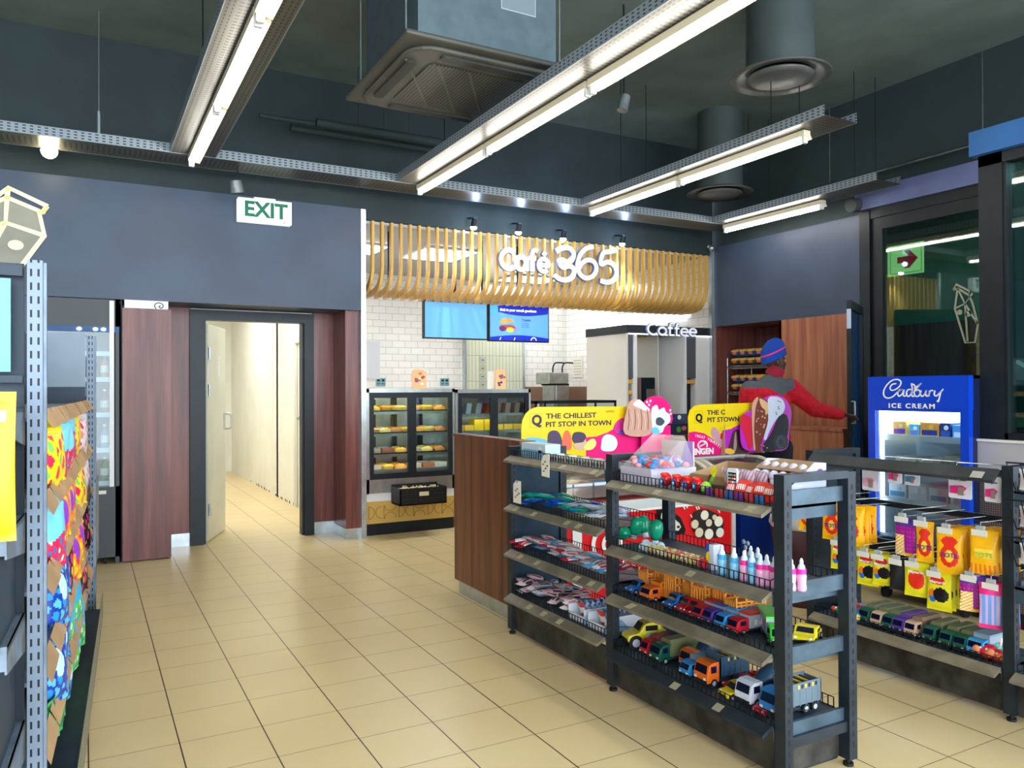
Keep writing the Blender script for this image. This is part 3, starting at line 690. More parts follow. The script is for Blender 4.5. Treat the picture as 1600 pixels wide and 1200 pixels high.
for t_, w_ in ((t1, wd),):
    b = MB(); b.box(.06, w_-.06, .05, .08, 1.425, 1.44); b.build('strip_light', glow, t_)
past = [K(214, 150, 56), K(196, 122, 46), K(226, 180, 84), K(160, 96, 50)]
pk = 0
for r_, z in enumerate(sz):
    b = MB(); b.box(.035, wd-.035, .03, .5, z-.012, z); b.box(.035, wd-.035, .024, .03, z-.026, z+.002); b.build('shelf', steel, t1)
    b = MB(); b.box(.05, wd-.05, .035, .06, z-.018, z-.0125); b.build('strip_light', glow, t1)
b = MB(); b.box(.2, .26, .48, .5, .6, 1.4); b.box(.45, .5, .48, .5, .6, 1.4); b.box(.75, .8, .48, .5, .6, 1.4); b.build('bracket', blackm, t1)
def pastry(kind, col, w, d, h):
    b = MB()
    if kind == 'roll': b.grid(lambda u, v: (w*(u-.5), d/2*math.cos(PI*v)*(1-.5*abs(2*u-1)**3), h*(math.sin(PI*v)**.6)*(1-.6*abs(2*u-1)**3)*(1+.08*math.sin(u*22))), 14, 8)
    elif kind == 'pie': b.lathe((0, 0, 0), [(w*.42, 0), (w*.5, h*.6), (w*.46, h*.75), (w*.3, h), (0, h*.95)], 0, 16)
    else: b.box(-w/2, w/2, -d/2, d/2, 0, h)
    return b
row = [('roll', 'pie', 'pie', 'roll', 'pie', 'roll'), ('pie', 'roll', 'roll', 'pie', 'roll', 'pie', 'roll'), ('pack', 'pack', 'roll', 'pack', 'roll', 'roll'), ('pack', 'pie', 'roll', 'pack', 'pack', 'pack')]
pn = {'roll': 'sausage_roll', 'pie': 'round_pastry', 'pack': 'wrapped_sandwich'}
shn = ('top', 'second', 'third', 'bottom')
for r_, z in enumerate(sz):
    n = len(row[r_]); b = MB(); b.box(2.475+.06, 2.475+.46, 7.62, 7.98, z+.001, z+.012); b.box(2.475+.50, 2.475+.91, 7.62, 7.98, z+.001, z+.012)
    tag(b.build('baking_tray', blackm if r_ < 3 else steel), 'dark baking tray on the %s shelf of the pastry display' % shn[r_], 'tray')
    for k, kd in enumerate(row[r_]):
        for dd in range(2):
            x = 2.475+.12+(wd-.24)*k/(n-1); col = [K(248, 192, 80), K(240, 168, 70), K(250, 212, 120), K(216, 144, 80)][(k+r_) % 4]
            if kd == 'pack': col = [K(206, 190, 170), K(176, 112, 88), K(216, 212, 206)][(k+dd) % 3]
            bb = pastry(kd, col, .13, .07 if kd != 'pack' else .1, .05 if kd != 'pack' else .045)
            o = bb.build(pn[kd], col, None, (x, 7.70+dd*.17, z+.0125), rnd.uniform(-.2, .2))
            tag(o, '%s, %s shelf of pastry display, %s from left, %s row' % ({'roll': 'golden pastry roll', 'pie': 'round golden pastry', 'pack': 'wrapped sandwich'}[kd], shn[r_], ORD[k], 'back' if dd else 'front'), 'pastry' if kd != 'pack' else 'sandwich', 'food on the %s shelf of the left display' % shn[r_])
t2, wd2, za, zb, f = disp('cold_display_fridge', 3.47, 4.40, .43, 1.475, 7.60, 'steel display fridge with yellow food packs, partly behind the timber counter')
b = MB(); b.box(0, wd2, .03, .5, 0, .43); b.build('base', K(206, 168, 88), t2)
sz2 = [at(780, y, Y=7.8).z for y in (645, 671, 704)]
for r_, z in enumerate(sz2):
    b = MB(); b.box(.035, wd2-.035, .03, .5, z-.012, z); b.box(.035, wd2-.035, .024, .03, z-.026, z+.002); b.build('shelf', steel, t2)
    b = MB(); b.box(.05, wd2-.05, .035, .06, z-.018, z-.0125); b.build('strip_light', glow, t2)
    for k in range(7):
        x = 3.47+.1+k*(wd2-.2)/6
        if r_ == 0:
            bb = MB(); bb.prism([(-.03, 0), (.03, 0), (.05, .11), (-.01, .11)], -.05, .05); col = K(206, 202, 206) if k < 4 else K(190, 160, 140)
            if k == 3: col = K(226, 96, 40)
            nm, lb = 'sandwich_pack', 'clear sandwich pack'
        elif r_ == 1:
            hgt = .12 if 1 < k < 4 else .06; bb = MB(); bb.box(-.055, .055, -.08, .08, 0, hgt); col = K(232, 196, 40) if 1 < k < 4 else K(220, 180, 70); nm, lb = 'yellow_food_box', 'yellow food box'
        else:
            bb = pastry('pie', None, .1, .1, .05); col = K(226, 184, 80); nm, lb = 'filled_bun', 'yellow filled bun'
        tag(bb.build(nm, col, None, (x, 7.80, z+.001), bev=.004 if r_ == 1 else 0), '%s, %s shelf of second display fridge, %s from left' % (lb, shn[r_], ORD[k]), 'food', 'food on the %s shelf of the second display' % shn[r_])
t3 = thing('low_glass_display', 'low black-framed glass display behind the long yellow banner', 'display case', (4.45, 7.58, 0))
b = MB(); z = at(900, 626, Y=7.6).z
b.box(0, 1.12, 0, .03, z-.03, z); b.box(0, 1.12, .4, .43, z-.03, z); b.box(0, .03, 0, .43, z-.03, z); b.box(1.09, 1.12, 0, .43, z-.03, z)
for x in (0, .12, 1.1): b.box(x, x+.02, 0, .02, .9, z); b.box(x, x+.02, .41, .43, .9, z)
b.build('frame', blackm, t3)
b = MB(); b.box(.03, 1.09, .01, .014, .9, z-.03); b.build('pane', glass, t3)
b = MB(); b.box(0, 1.12, 0, .45, 0, .9); b.build('base', offw, t3)
# cards standing on the displays
def cardst(px, y0, y1, wpx, Y, label, deco):
    q = at(px, y1, Y=Y); w_ = wpx/FPX*8.2; h_ = at(px, y0, Y=Y).z-q.z
    t_ = thing('table_card', label, 'card', (q.x, Y, q.z))
    b = MB(); b.prism([(0, 0), (w_, 0), (w_, h_*.86), (w_*.8, h_*.98), (w_*.2, h_), (0, h_*.9)], -.004, .004); b.build('card', K(236, 180, 124), t_)
    b = MB(); rr = random.Random(int(px))
    for k in range(8): b.prism(circ(w_*(.15+.7*rr.random()), h_*(.15+.65*rr.random()), w_*.13, 10, w_*.09), -.006-.0003*k, -.004, rr.randrange(4))
    b.build('food_picture', deco, t_)
    b = MB(); b.box(w_*.2, w_*.8, .004, .10, 0, .006); b.build('foot', paper, t_)
dz1 = 1.485
deco = [K(214, 110, 70), K(244, 226, 206), K(170, 80, 60), K(120, 90, 130)]
cardst(644, 577, 607, 24, 7.80, 'small peach food card standing on the left display fridge', deco)
cardst(774, 577, 609, 20, 7.80, 'peach food card with a dark round badge on the second display fridge', deco[1:]+[K(60, 50, 120)])
b = MB(); b.box(0, .10, -.004, .004, 0, .2); tag(b.build('price_card', paper, None, (at(762, 607, Y=7.85).x, 7.86, 1.476)), 'white price card leaning behind the peach card on the second display', 'card')
# sockets, switch plates and papers on the tiles
for i, (px, py) in enumerate(((587, 597), (687, 597))):
    q = at(px+8, py, Y=10.99); t_ = thing('wall_socket', 'double socket on the white tiles, %s of the peach card' % ('left' if i == 0 else 'right'), 'socket', (q.x, 10.99, q.z))
    b = MB(); b.box(-.075, .075, 0, .012, -.06, .06); b.build('plate', K(120, 168, 178), t_, bev=.004)
    b = MB()
    for u in (-.035, .035):
        b.box(u-.02, u+.02, -.004, 0, .01, .04); b.box(u-.018, u-.006, -.004, 0, -.035, -.015); b.box(u+.006, u+.018, -.004, 0, -.035, -.015)
    b.build('sockets', blackm, t_)
q = at(754, 595, Y=10.93)
t_ = thing('switch_panel', 'grey column of switch plates on the pale green tiles', 'switch', (q.x, 10.925, q.z-.12))
b = MB()
for k in range(4): b.box(-.05, .05, 0, .006, k*.13, k*.13+.11)
b.build('plate', K(176, 180, 166), t_)
b = MB()
for k in range(4): b.box(-.02, .02, -.003, 0, k*.13+.05, k*.13+.06)
b.build('rocker', blackm, t_)
q = at(569, 592, Y=10.98); b = MB(); b.box(0, .24, 0, .004, 0, .55); tag(b.build('notice_sheet', K(206, 208, 214), None, (q.x, 10.985, q.z)), 'pale grey notice on the tiles beside the aluminium strip', 'notice')
q = at(908, 590, X=7.02); q2 = at(892, 590, X=7.02)
t_ = thing('framed_notice', 'tall cream notice on the tiled side wall left of the coffee kiosk', 'notice', (7.05, q2.y, q.z), FX)
wd_ = q2.y-q.y; b = MB(); b.box(0, wd_, 0, .006, 0, .34); b.build('sheet', K(226, 222, 206), t_)
b = MB()
for k in range(6): b.box(wd_*.15, wd_*.85, -.002, 0, .05+k*.045, .058+k*.045)
b.build('printed_lines', K(150, 140, 120), t_)
# sandwich press
q = at(858, 625, Y=10.2)
t_ = thing('sandwich_press', 'steel contact grill with curved lifting handles left of the coffee kiosk', 'grill', (q.x, 10.2, 0))
z0 = q.z; zz = at(870, 600, Y=10.2).z; zt = at(870, 582, Y=10.2).z
b = MB(); b.box(.0, .36, 0, .4, zz, zt); b.build('hood', steel, t_, bev=.01)
b = MB(); b.box(.14, .36, .0, .4, .9, zz-.02); b.box(.10, .14, .02, .36, .9, zz); b.build('base', steel, t_)
b = MB(); b.box(.1, .36, -.01, .4, zz-.02, zz); b.build('plate', blackm, t_)
for u in (.10, .27):
    b = MB(); b.tube(cr([(u, .05, zt), (u, .04, zt+.09), (u+.05, .04, zt+.15), (u+.2, .05, zt+.15)]), .012, 0, 8); b.build('handle', blackm, t_)
b = MB(); b.box(-.2, .6, -.05, .6, 0, .9); tag(b.build('back_worktop', brownt, None, (q.x, 10.2, 0)), 'brown worktop under the contact grill behind the displays', 'counter')

# coffee kiosk
kx, ky, kz = 5.71, 7.54, 2.243
ks = thing('coffee_kiosk', 'white coffee kiosk with a black top band at the right of the café', 'kiosk', (kx, ky, 0)); kw = XR-kx-.05; kd_ = .87
b = MB(); b.box(0, .03, .03, kd_, 0, kz-.10); b.build('side_panel', offw, ks)
b = MB(); b.box(-.015, kw, -.01, kd_, kz-.10, kz); b.build('top_band', K(40, 46, 52), ks)
b = MB(); b.box(.0, kw, -.012, -.008, kz-.115, kz-.10); b.build('light_strip', mat('kiosk_strip', (245, 248, 255), emit=.9), ks)
def kxat(px): return at(px, 600, Y=ky).x-kx
xa, xb, xc, xd, xe, xf_ = .032, kxat(991), kxat(996), kxat(1070), kxat(1073), kxat(1089)
for (u, v) in ((xa, xb), (xe, xf_)):
    b = MB(); b.box(u, v, .02, .3, 1.60, kz-.10); b.build('grey_column', K(84, 90, 98), ks)
    b = MB(); b.box(u, v, .12, .3, 0, 1.6); b.box(u, v, .02, .12, .95, 1.0); b.build('dark_niche', K(22, 32, 40), ks)
b = MB(); b.box(xb, xb+.045, 0, .5, 0, kz-.10); b.build('upright_panel', whitep, ks)
b = MB(); b.box(xd, xe, 0, .6, 0, kz-.10); b.build('divider_panel', whitep, ks)
b = MB(); b.box(xf_, kw-.0, .0, .3, 0, kz-.10); b.build('right_panel', whitep, ks)
b = MB(); b.box(xb+.05, xd, .0, .8, .86, .90); b.box(xb+.05, xd, .05, .8, 0, .86); b.build('worktop', K(120, 84, 60), ks)
q = kxat(1018); b = MB(); b.box(q+.30, q+.32, .25, kd_, .9, kz-.1); b.box(q+.3, xd, .9, kd_, .9, kz-.1); b.build('back_panel', offw, ks)
for k in range(3):
    for (u, v) in ((xa, xb), (xe, xf_)):
        if k == 2 and u == xe: continue
        z = 1.585-k*.13 if u == xa else 1.585-k*.7
        if z < 1: continue
        b = MB(); b.box(u, v, .03, .1, z-.05, z)
        b.build('cup_row', K(206, 164, 84), ks)
for k in range(3):
    b = MB(); x = xb+.10+.035*k; b.tube(cr([(x, .55, .9), (x, .55, 1.9), (x+.05, .54, 2.05), (x+.17, .52, 2.12), (x+.5, .5, 2.15)]), .016, 0, 8); b.build('bent_rib', ribwood, ks)
cm = thing('coffee_machine', 'tall dark coffee machine inside the kiosk', 'coffee machine', (kx+kxat(1004), ky+.10, .902))
zt = at(1020, 590, Y=ky+.1).z-.902
b = MB(); b.prism(rrect(0, .30, 0, .34, .05), 0, zt, ax='z'); b.build('body', m_metal('machine_blue_black', (34, 48, 60), .25, .5), cm)
b = MB(); b.box(.14, .27, -.006, 0, zt-.26, zt-.14); b.build('panel', steel, cm)
b = MB(); b.box(-.002, .05, -.01, .03, 0, zt); b.build('chrome_edge', chrome, cm)
cs = thing('coffee_sign', 'raised white Coffee lettering on the black kiosk band', 'sign', (0, ky-.03, 0))
q0 = at(1011, 523, Y=ky-.03); q1 = at(1087, 524, Y=ky-.03)
word('Coffee', q0.x, q0.z, q1.x, .098, .025, cs, -.02, .03)
# crate hanging at the display
q = at(622, 790, Y=7.36)
cr_ = thing('plastic_crate', 'black plastic crate of cream sachets hooked on the pastry display', 'crate', (q.x, 7.30, q.z))
b = MB(); W_, D_, H_ = .50, .255, .17; e = .012
b.box(0, W_, 0, D_, 0, e); b.box(0, W_, 0, e, 0, H_); b.box(0, W_, D_-e, D_, 0, H_+.02); b.box(0, e, 0, D_, 0, H_); b.box(W_-e, W_, 0, D_, 0, H_)
for k in range(12): b.box(.02+k*.04, .028+k*.04, -.006, 0, .01, H_-.02)
for z in (.05, .1, H_-.015): b.box(0, W_, -.006, 0, z, z+.008)
b.build('body', mat('crate_black', (24, 24, 26), .5), cr_)
b = MB(); b.box(.20, .30, -.012, -.006, .09, .13); b.build('label_tab', K(220, 208, 170), cr_)
b = MB()
for k in range(90):
    x, y, z = rnd.uniform(.03, W_-.03), rnd.uniform(.03, D_-.03), rnd.uniform(.11, .165); s0 = len(b.v)
    b.box(-.022, .022, -.004, .004, -.012, .012, k % 2); b.xf(Matrix.Translation((x, y, z)) @ Matrix.Rotation(rnd.random()*6, 4, 'Z') @ Matrix.Rotation(rnd.random()*3, 4, 'X'), s0)
b.box(.02, W_-.02, .02, D_-.02, .02, .12, 1)
o = b.build('sachets', [K(236, 226, 196), K(214, 196, 150)], None, (q.x, 7.30, q.z)); tag(o, 'loose cream sachets heaped in the black crate', 'sachets'); o['kind'] = 'stuff'
# ================= shelving and toys =================
lipP = [(-.003, .0), (-.008, .004), (-.056, -.022), (-.058, -.034), (-.050, -.034), (-.004, -.012)]
def guard(mb, x, y0, y1, z, h=.042, pitch=.026, r=.0017, m=0):
    for zz in (z+.004, z+h): mb.cyl((x, y0, zz), (x, y1, zz), r*1.25, m, 4)
    n = int((y1-y0)/pitch)
    for i in range(n+1):
        y = y0+(y1-y0)*i/n; mb.box(x-r, x+r, y-r, y+r, z, z+h, m)
def shelf(par, y0, y1, z, depth, labels=(), back=False, dark=False, lip=True, gh=.042, board=True):
    b = MB(); b.box(-.005, depth, y0, y1, z-.012, z)
    b.box(0, depth, y0, y0+.004, z-.055, z+.0); b.box(0, depth, y1-.004, y1, z-.055, z)
    sh = b.build('shelf', shelfb, par)
    if lip:
        b = MB(); b.prism([(p[0], p[1]+z) for p in lipP], y0+.002, y1-.002); 
        # prism along y uses (x,z)
        b.build('price_channel', stripm if not dark else shelfm, sh)
    b = MB(); guard(b, -.004, y0+.01, y1-.01, z, gh)
    for yy in (y0+.01, y1-.01):
        b.tube(cr([(-.004, yy, z+gh), (.05, yy, z+gh+.004), (depth*.6, yy, z+gh*.4), (depth*.65, yy, z+.01)], 4), .002, 0, 4)
    b.build('wire_guard', wire, sh)
    if back:
        b = MB(); guard(b, depth-.01, y0+.01, y1-.01, z, gh); b.build('rear_wire_guard', wire, sh)
    for y, tilt in labels:
        b = MB(); b.add([(-.018, y-.022, z-.006), (-.018, y+.022, z-.006), (-.050, y+.022+tilt, z-.0235), (-.050, y-.022+tilt, z-.0235), ], [(0, 1, 2, 3), (3, 2, 1, 0)])
        b.v = [v+Vector((-.0015, 0, .004)) for v in b.v]; b.build('price_label', cream_l, sh)
    return sh
def post(par, x0, x1, y0, y1, h, name='post'):
    b = MB(); b.box(x0, x1, y0, y1, .03, h)
    for k in range(int((h-.1)/.04)): b.box((x0+x1)/2-.003, (x0+x1)/2+.003, y0-.0008, y0+.001, .08+k*.04, .10+k*.04, 1)
    p = b.build(name, [shelfm, rubber], par)
    b = MB(); b.cyl(((x0+x1)/2, (y0+y1)/2, 0), ((x0+x1)/2, (y0+y1)/2, .012), .02, 0, 12); b.cyl(((x0+x1)/2, (y0+y1)/2, .01), ((x0+x1)/2, (y0+y1)/2, .035), .008, 0, 8); b.build('levelling_foot', rubber, p)
    return p
GF = thing('shelving_unit', 'dark two-bay metal shelf unit of toys in front of the freezers', 'shelf unit', (2.25, 0, 0))
D = .35; PW = .05
for yy in (2.035, 3.10, 4.125):
    post(GF, 0, .04, yy, yy+PW, 1.155 if yy < 4 else 1.13)
    post(GF, D-.0, D+.045, yy, yy+PW, 1.15 if yy < 4 else 1.12)
for yy in (2.035, 3.10, 4.125):
    b = MB(); h = 1.155 if yy < 4 else 1.13; b.box(.04, D, yy, yy+PW, h-.03, h); b.build('cross_rail', shelfm, GF); b = MB(); b.box(.04, D, yy+.01, yy+PW-.01, .14, .18); b.build('cross_rail', shelfm, GF)
b = MB(); b.box(.04, D, 4.14, 4.15, .05, 1.10); b.build('end_panel', m_metal('end_panel_blue', (26, 50, 66), .5, .3), GF)
for (ya, yb) in ((2.085, 3.10), (3.15, 4.125)):
    b = MB(); b.box(.02, .032, ya, yb, .03, .195); b.box(.02, D, ya, ya+.01, .03, .195); b.build('base_panel', basep, GF)
LA = (1.075, .785, .515, .250); LB = (1.030, .715, .482, .215)
lab = lambda px, X=2.19: None
def ylab(px, X=2.2): return at(px, 800, X=X).y
labs = {('A', 0): [(875, 0), (925, 0)], ('A', 1): [(803, 0), (831, 0), (882, 0), (900, 0)], ('A', 2): [(809, 0), (835, 0), (897, 0), (919, 0)], ('A', 3): [(823, 0), (845, 0), (870, 0), (935, 0)],
        ('B', 0): [(975, 0), (1022, 0), (1168, 0)], ('B', 1): [(993, .02), (1074, 0)], ('B', 2): [(983, .02)], ('B', 3): [(1049, 0), (1116, 0)]}
for bay, (ya, yb), Ls in (('A', (3.155, 4.12), LA), ('B', (2.09, 3.095), LB)):
    for k, z in enumerate(Ls):
        shelf(GF, ya, yb, z, D, [(ylab(px), t) for px, t in labs[(bay, k)] if ya+.03 < ylab(px) < yb-.03], back=(k > 0), dark=(bay == 'B' and k == 3))
# near end side rails of bay B (seen through the end frame)
for z in (1.035, .69, .45, .17):
    b = MB(); b.box(.045, D, 2.06, 2.075, z, z+.058); b.build('side_rail', shelfb, GF)
b = MB(); b.box(.045, D, 2.09, 2.10, .02, .16); b.build('side_rail', K(24, 34, 42), GF)

def wheel(par, x, y, z, r, wd, hub):
    b = MB(); b.cyl((x-wd/2, y, z), (x+wd/2, y, z), r, 0, 14); b.cyl((x-wd/2-.001, y, z), (x+wd/2+.001, y, z), r*.55, 1, 10)
    b.build('wheel', [rubber, hub], par)
def truck(kind, loc, label, cab, body, Lg=.20, wd=.075, h=.10, rz=FX, roof=None, group=None, name=None, cat='toy', win=K(20, 24, 60, .15)):
    t_ = thing(name or {'dump': 'toy_dump_truck', 'mixer': 'toy_cement_mixer', 'box': 'toy_box_truck', 'tarp': 'toy_covered_truck'}.get(kind, 'toy_truck'), label, cat, loc, rz, group)
    w2 = wd/2; r = h*.16; zc = r*1.1; cl = Lg*.28
    b = MB(); prof_ = [(0, zc), (0, zc+h*.28), (.012, h*.82), (.03, h*.9), (cl, h*.9), (cl, zc)]
    b.prism([(p[0], p[1]) for p in prof_], -w2, w2, ax='x'); c_ = b.build('cab', cab, t_, bev=.003)
    b = MB(); b.add([(-w2*.82, .0005, zc+h*.34), (w2*.82, .0005, zc+h*.34), (w2*.78, .010, h*.8), (-w2*.78, .010, h*.8)], [(0, 1, 2, 3), (3, 2, 1, 0)]); b.v = [v+Vector((0, -.0012, 0)) for v in b.v]
    for s_ in (-1, 1): b.box(s_*w2-.001 if s_ > 0 else -w2-.001, s_*w2+.001 if s_ > 0 else -w2+.001, .02, cl*.75, zc+h*.36, h*.78)
    b.build('window', win, c_)
    b = MB(); b.box(-w2*.9, w2*.9, -.003, .004, zc*.6, zc+h*.10, 0); b.box(-w2*.8, -w2*.5, -.005, -.002, zc+h*.12, zc+h*.2, 1); b.box(w2*.5, w2*.8, -.005, -.002, zc+h*.12, zc+h*.2, 1); b.build('bumper', [rubber, whitep], c_)
    y0 = cl+.006
    b = MB(); b.box(-w2*.7, w2*.7, cl-.01, Lg, zc*.7, zc+h*.1); b.build('chassis', K(50, 54, 60), t_)
    b = MB(); zb = zc+h*.12
    if kind == 'dump':
        tt = .004; b.box(-w2, w2, y0, Lg, zb, zb+tt); b.box(-w2, -w2+tt, y0, Lg, zb, h*1.05); b.box(w2-tt, w2, y0, Lg, zb, h*1.05); b.box(-w2, w2, y0, y0+tt, zb, h*1.2); b.box(-w2, w2, Lg-tt, Lg, zb, h)
        for q in range(5): b.box(-w2-.001, w2+.001, y0+(Lg-y0)*(.12+.19*q), y0+(Lg-y0)*(.15+.19*q), zb, h*.8)
        bo = b.build('tipper_body', body, t_)
        b = MB(); 
        for q in range(6):
            ya = y0+(Lg-y0)*(.25+.11*q); b.box(-w2-.0016, w2+.0016, ya, ya+(Lg-y0)*.055, h*.86, h*.98, q % 2)
        b.build('hazard_stripe', [K(230, 200, 40), K(30, 30, 30)], bo)
    elif kind == 'mixer':
        pr = [(0, 0), (w2*.5, .0), (w2*1.02, (Lg-y0)*.35), (w2*.98, (Lg-y0)*.6), (w2*.45, (Lg-y0)*1.02), (0, (Lg-y0)*1.02)]
        b.lathe((0, 0, 0), pr, 0, 18); b.xf(Matrix.Translation((0, y0, zb+h*.30)) @ Matrix.Rotation(-PI/2+.35, 4, 'X')); b.build('drum', body, t_)
        b = MB(); b.prism([(y0+.02, zb), (Lg*.98, zb), (Lg*.99, zb+h*.55), (Lg*.93, zb+h*.5), (y0+.06, zb+.01)], -w2*.5, w2*.5, ax='x'); b.build('cradle', K(196, 132, 60), t_)
    elif kind == 'box':
        b.box(-w2, w2, y0, Lg, zb, h*1.0); b.build('clear_body', film_body, t_)
        b = MB(); b.box(-w2*1.04, w2*1.04, y0-.002, Lg+.002, h*1.0, h*1.12); b.box(-w2*.7, w2*.7, y0+.01, Lg-.01, zb, zb+h*.25); b.build('roof', roof or cab, t_, bev=.002)
        b = MB(); rr = random.Random(int(1e4*loc[1]))
        for s_ in (-1, 1):
            for q in range(5):
                yy = y0+(Lg-y0)*(.15+.16*q); b.box(s_*w2*1.0-.001, s_*w2*1.0+.001, yy, yy+.015, zb+h*.15, zb+h*(.35+.2*rr.random()), rr.randrange(3))
        b.build('stickers', [K(220, 60, 60), K(60, 90, 200), K(230, 220, 210)], t_)
    elif kind == 'tarp':
        b.prism([(-w2, zb), (w2, zb), (w2, h*.92), (w2*.7, h*1.08), (-w2*.7, h*1.08), (-w2, h*.92)], y0, Lg); b.build('canvas_cover', body, t_)
        b = MB(); b.box(-w2*.9, w2*.9, y0-.001, y0+.004, zb, h*.8); b.build('load', K(190, 170, 110), t_)
    elif kind == 'rail':
        for q in range(8):
            yy = y0+(Lg-y0)*q/7-.004; b.box(-w2, w2, yy, yy+.006, zb, h*1.1)
        for s_ in (-1, 1):
            for zz in (zb, h*.75, h*1.1): b.box(s_*w2-.003, s_*w2+.003, y0, Lg, zz, zz+.006)
            for q in range(6): b.box(s_*w2-.003, s_*w2+.003, y0+(Lg-y0)*q/5-.003, y0+(Lg-y0)*q/5+.003, h*1.1, h*1.22)
        b.box(-w2*.8, w2*.8, y0+.01, Lg-.01, zb, h*.7)
        b.build('cage_trailer', body, t_)
    for s_ in (-1, 1):
        for yy in ((cl*.55, Lg*.66, Lg*.86)): wheel(t_, s_*w2*.86, yy, r, r, wd*.16, K(170, 180, 190))
    return t_
film_body = mat('milky_clear_plastic', (196, 206, 214), .15, alpha=.75)
def car(loc, label, col, Lg=.15, wd=.07, h=.055, rz=FX, big=0, group=None, deco=None):
    t_ = thing('toy_car', label, 'toy', loc, rz, group); r = h*(.24+.14*big); lift = r*.7+big*.015; w2 = wd/2
    pr = cr([(0, lift), (-.002, lift+h*.25), (Lg*.06, lift+h*.36), (Lg*.28, lift+h*.46), (Lg*.42, lift+h*.86), (Lg*.72, lift+h*.88), (Lg*.86, lift+h*.52), (Lg, lift+h*.42), (Lg, lift)], 3)
    b = MB(); b.prism([(p[0], p[1]) for p in [(v.x, v.y) for v in cr([(0, lift, 0), (-.002, lift+h*.25, 0), (Lg*.06, lift+h*.36, 0), (Lg*.28, lift+h*.46, 0), (Lg*.42, lift+h*.86, 0), (Lg*.72, lift+h*.88, 0), (Lg*.86, lift+h*.52, 0), (Lg, lift+h*.42, 0), (Lg, lift, 0)], 3)]], -w2, w2, ax='x')
    b.build('body', col, t_, bev=.005)
    b = MB(); b.add([(-w2*.8, Lg*.285, lift+h*.5), (w2*.8, Lg*.285, lift+h*.5), (w2*.72, Lg*.40, lift+h*.84), (-w2*.72, Lg*.40, lift+h*.84)], [(0, 1, 2, 3)]); b.v = [v+Vector((0, -.003, .002)) for v in b.v]
    for s_ in (-1, 1): b.box(s_*w2-.0015, s_*w2+.0015, Lg*.42, Lg*.72, lift+h*.52, lift+h*.78)
    b.build('window', K(30, 34, 44, .12), t_)
    b = MB(); b.box(-w2*.7, w2*.7, -.004, .003, lift+h*.02, lift+h*.13, 0)
    for s_ in (-1, 1): b.ell((s_*w2*.66, .004, lift+h*.26), (.009, .006, .006), 1, 8, 6)
    b.build('grille', [rubber, whitep], t_)
    if deco:
        b = MB()
        for q in range(4):
            for s_ in (-1, 1): b.box(s_*w2-.002, s_*w2+.002, Lg*(.44+.07*q), Lg*(.48+.07*q), lift+h*.1+.004*q, lift+h*.42)
        b.build('stripes', deco, t_)
    for s_ in (-1, 1):
        for yy in (Lg*.18, Lg*.80): wheel(t_, s_*w2*.9, yy, r, r, wd*.2, K(190, 190, 196))
    return t_
def onsh(px, X, z): q = at(px, 800, X=X); return (X, q.y, z+.001)
blue = K(34, 110, 190, .3); lblue = K(50, 150, 215, .3); red = K(200, 30, 44, .3); orange = K(240, 110, 30, .3); yel = K(240, 210, 30, .3); green = K(70, 205, 60, .3); dgreen = K(16, 88, 66, .35)
purple = K(84, 50, 150, .3); whit = K(226, 230, 240, .3); slate = K(44, 78, 104, .4); olive = K(120, 124, 84, .6); beige = K(206, 170, 140, .4)
z3 = LB[2]; z4 = LB[3]
G3 = 'toy vehicles on the third shelf of the near bay'; G4 = 'toy vehicles on the bottom shelf of the near bay'
# third shelf: from the far post toward the camera
car(onsh(981, 2.30, z3), 'small blue toy car at the far end of the toy vehicle shelf', blue, .12, .06, .06, group=G3)
truck('rail', onsh(1006, 2.29, z3), 'orange toy truck with an orange cage trailer, farthest one of its shelf', orange, K(246, 140, 40), .24, .075, .075, group=G3, name='toy_cage_truck')
def cage(loc, lb, hh=.125, rz=0):
    t_ = thing('toy_cage_wagon', lb, 'toy', loc, FX+rz, G3); W2, Lg = .038, .15; th = .0035
    b = MB(); b.box(-W2, W2, 0, Lg, .02, .028)
    for s_ in (-1, 1):
        for zz in (.05, .085, hh-.006): b.box(s_*W2-th, s_*W2+th, 0, Lg, zz, zz+.007)
        for q in range(7): b.box(s_*W2-th, s_*W2+th, Lg*q/6-th, Lg*q/6+th, .02, hh+(.018 if q % 2 == 0 else 0))
    for q in range(6):
        for yy in (0, Lg): b.box(-W2+2*W2*q/5-th*.5, -W2+2*W2*q/5+th*.5, yy-th, yy+th, .02, hh)
    for yy in (0, Lg): b.box(-W2, W2, yy-th, yy+th, hh-.006, hh+.002)
    for q in range(5): b.box(-W2, W2, Lg*(.1+.2*q), Lg*(.17+.2*q), hh-.01, hh-.004)
    b.build('cage', K(255, 166, 66, .35), t_)
    b = MB(); b.box(-W2*.7, W2*.7, .02, Lg-.02, .03, .06); b.build('load', [K(240, 96, 40), K(250, 200, 150)][int(hh*1000) % 2], t_)
    for s_ in (-1, 1):
        for yy in (.03, .13): wheel(t_, s_*.035, yy, .014, .014, .012, K(250, 120, 40))
for i in range(7):
    cage((2.375+.03*(i % 2), 3.02-.097*i, z3+.001), 'orange cage wagon toy behind the toy vehicles, %s from the far end' % ORD[i], .105+.012*(i % 3), .12*((i*2) % 3-1))
car(onsh(1040, 2.29, z3), 'bright blue toy car between orange and red ones', blue, .12, .065, .06, group=G3)
car(onsh(1058, 2.29, z3), 'first red toy car next to the bright blue one', red, .12, .055, .06, group=G3)
car(onsh(1072, 2.29, z3), 'second red toy car beside the red box truck', red, .12, .055, .06, group=G3)
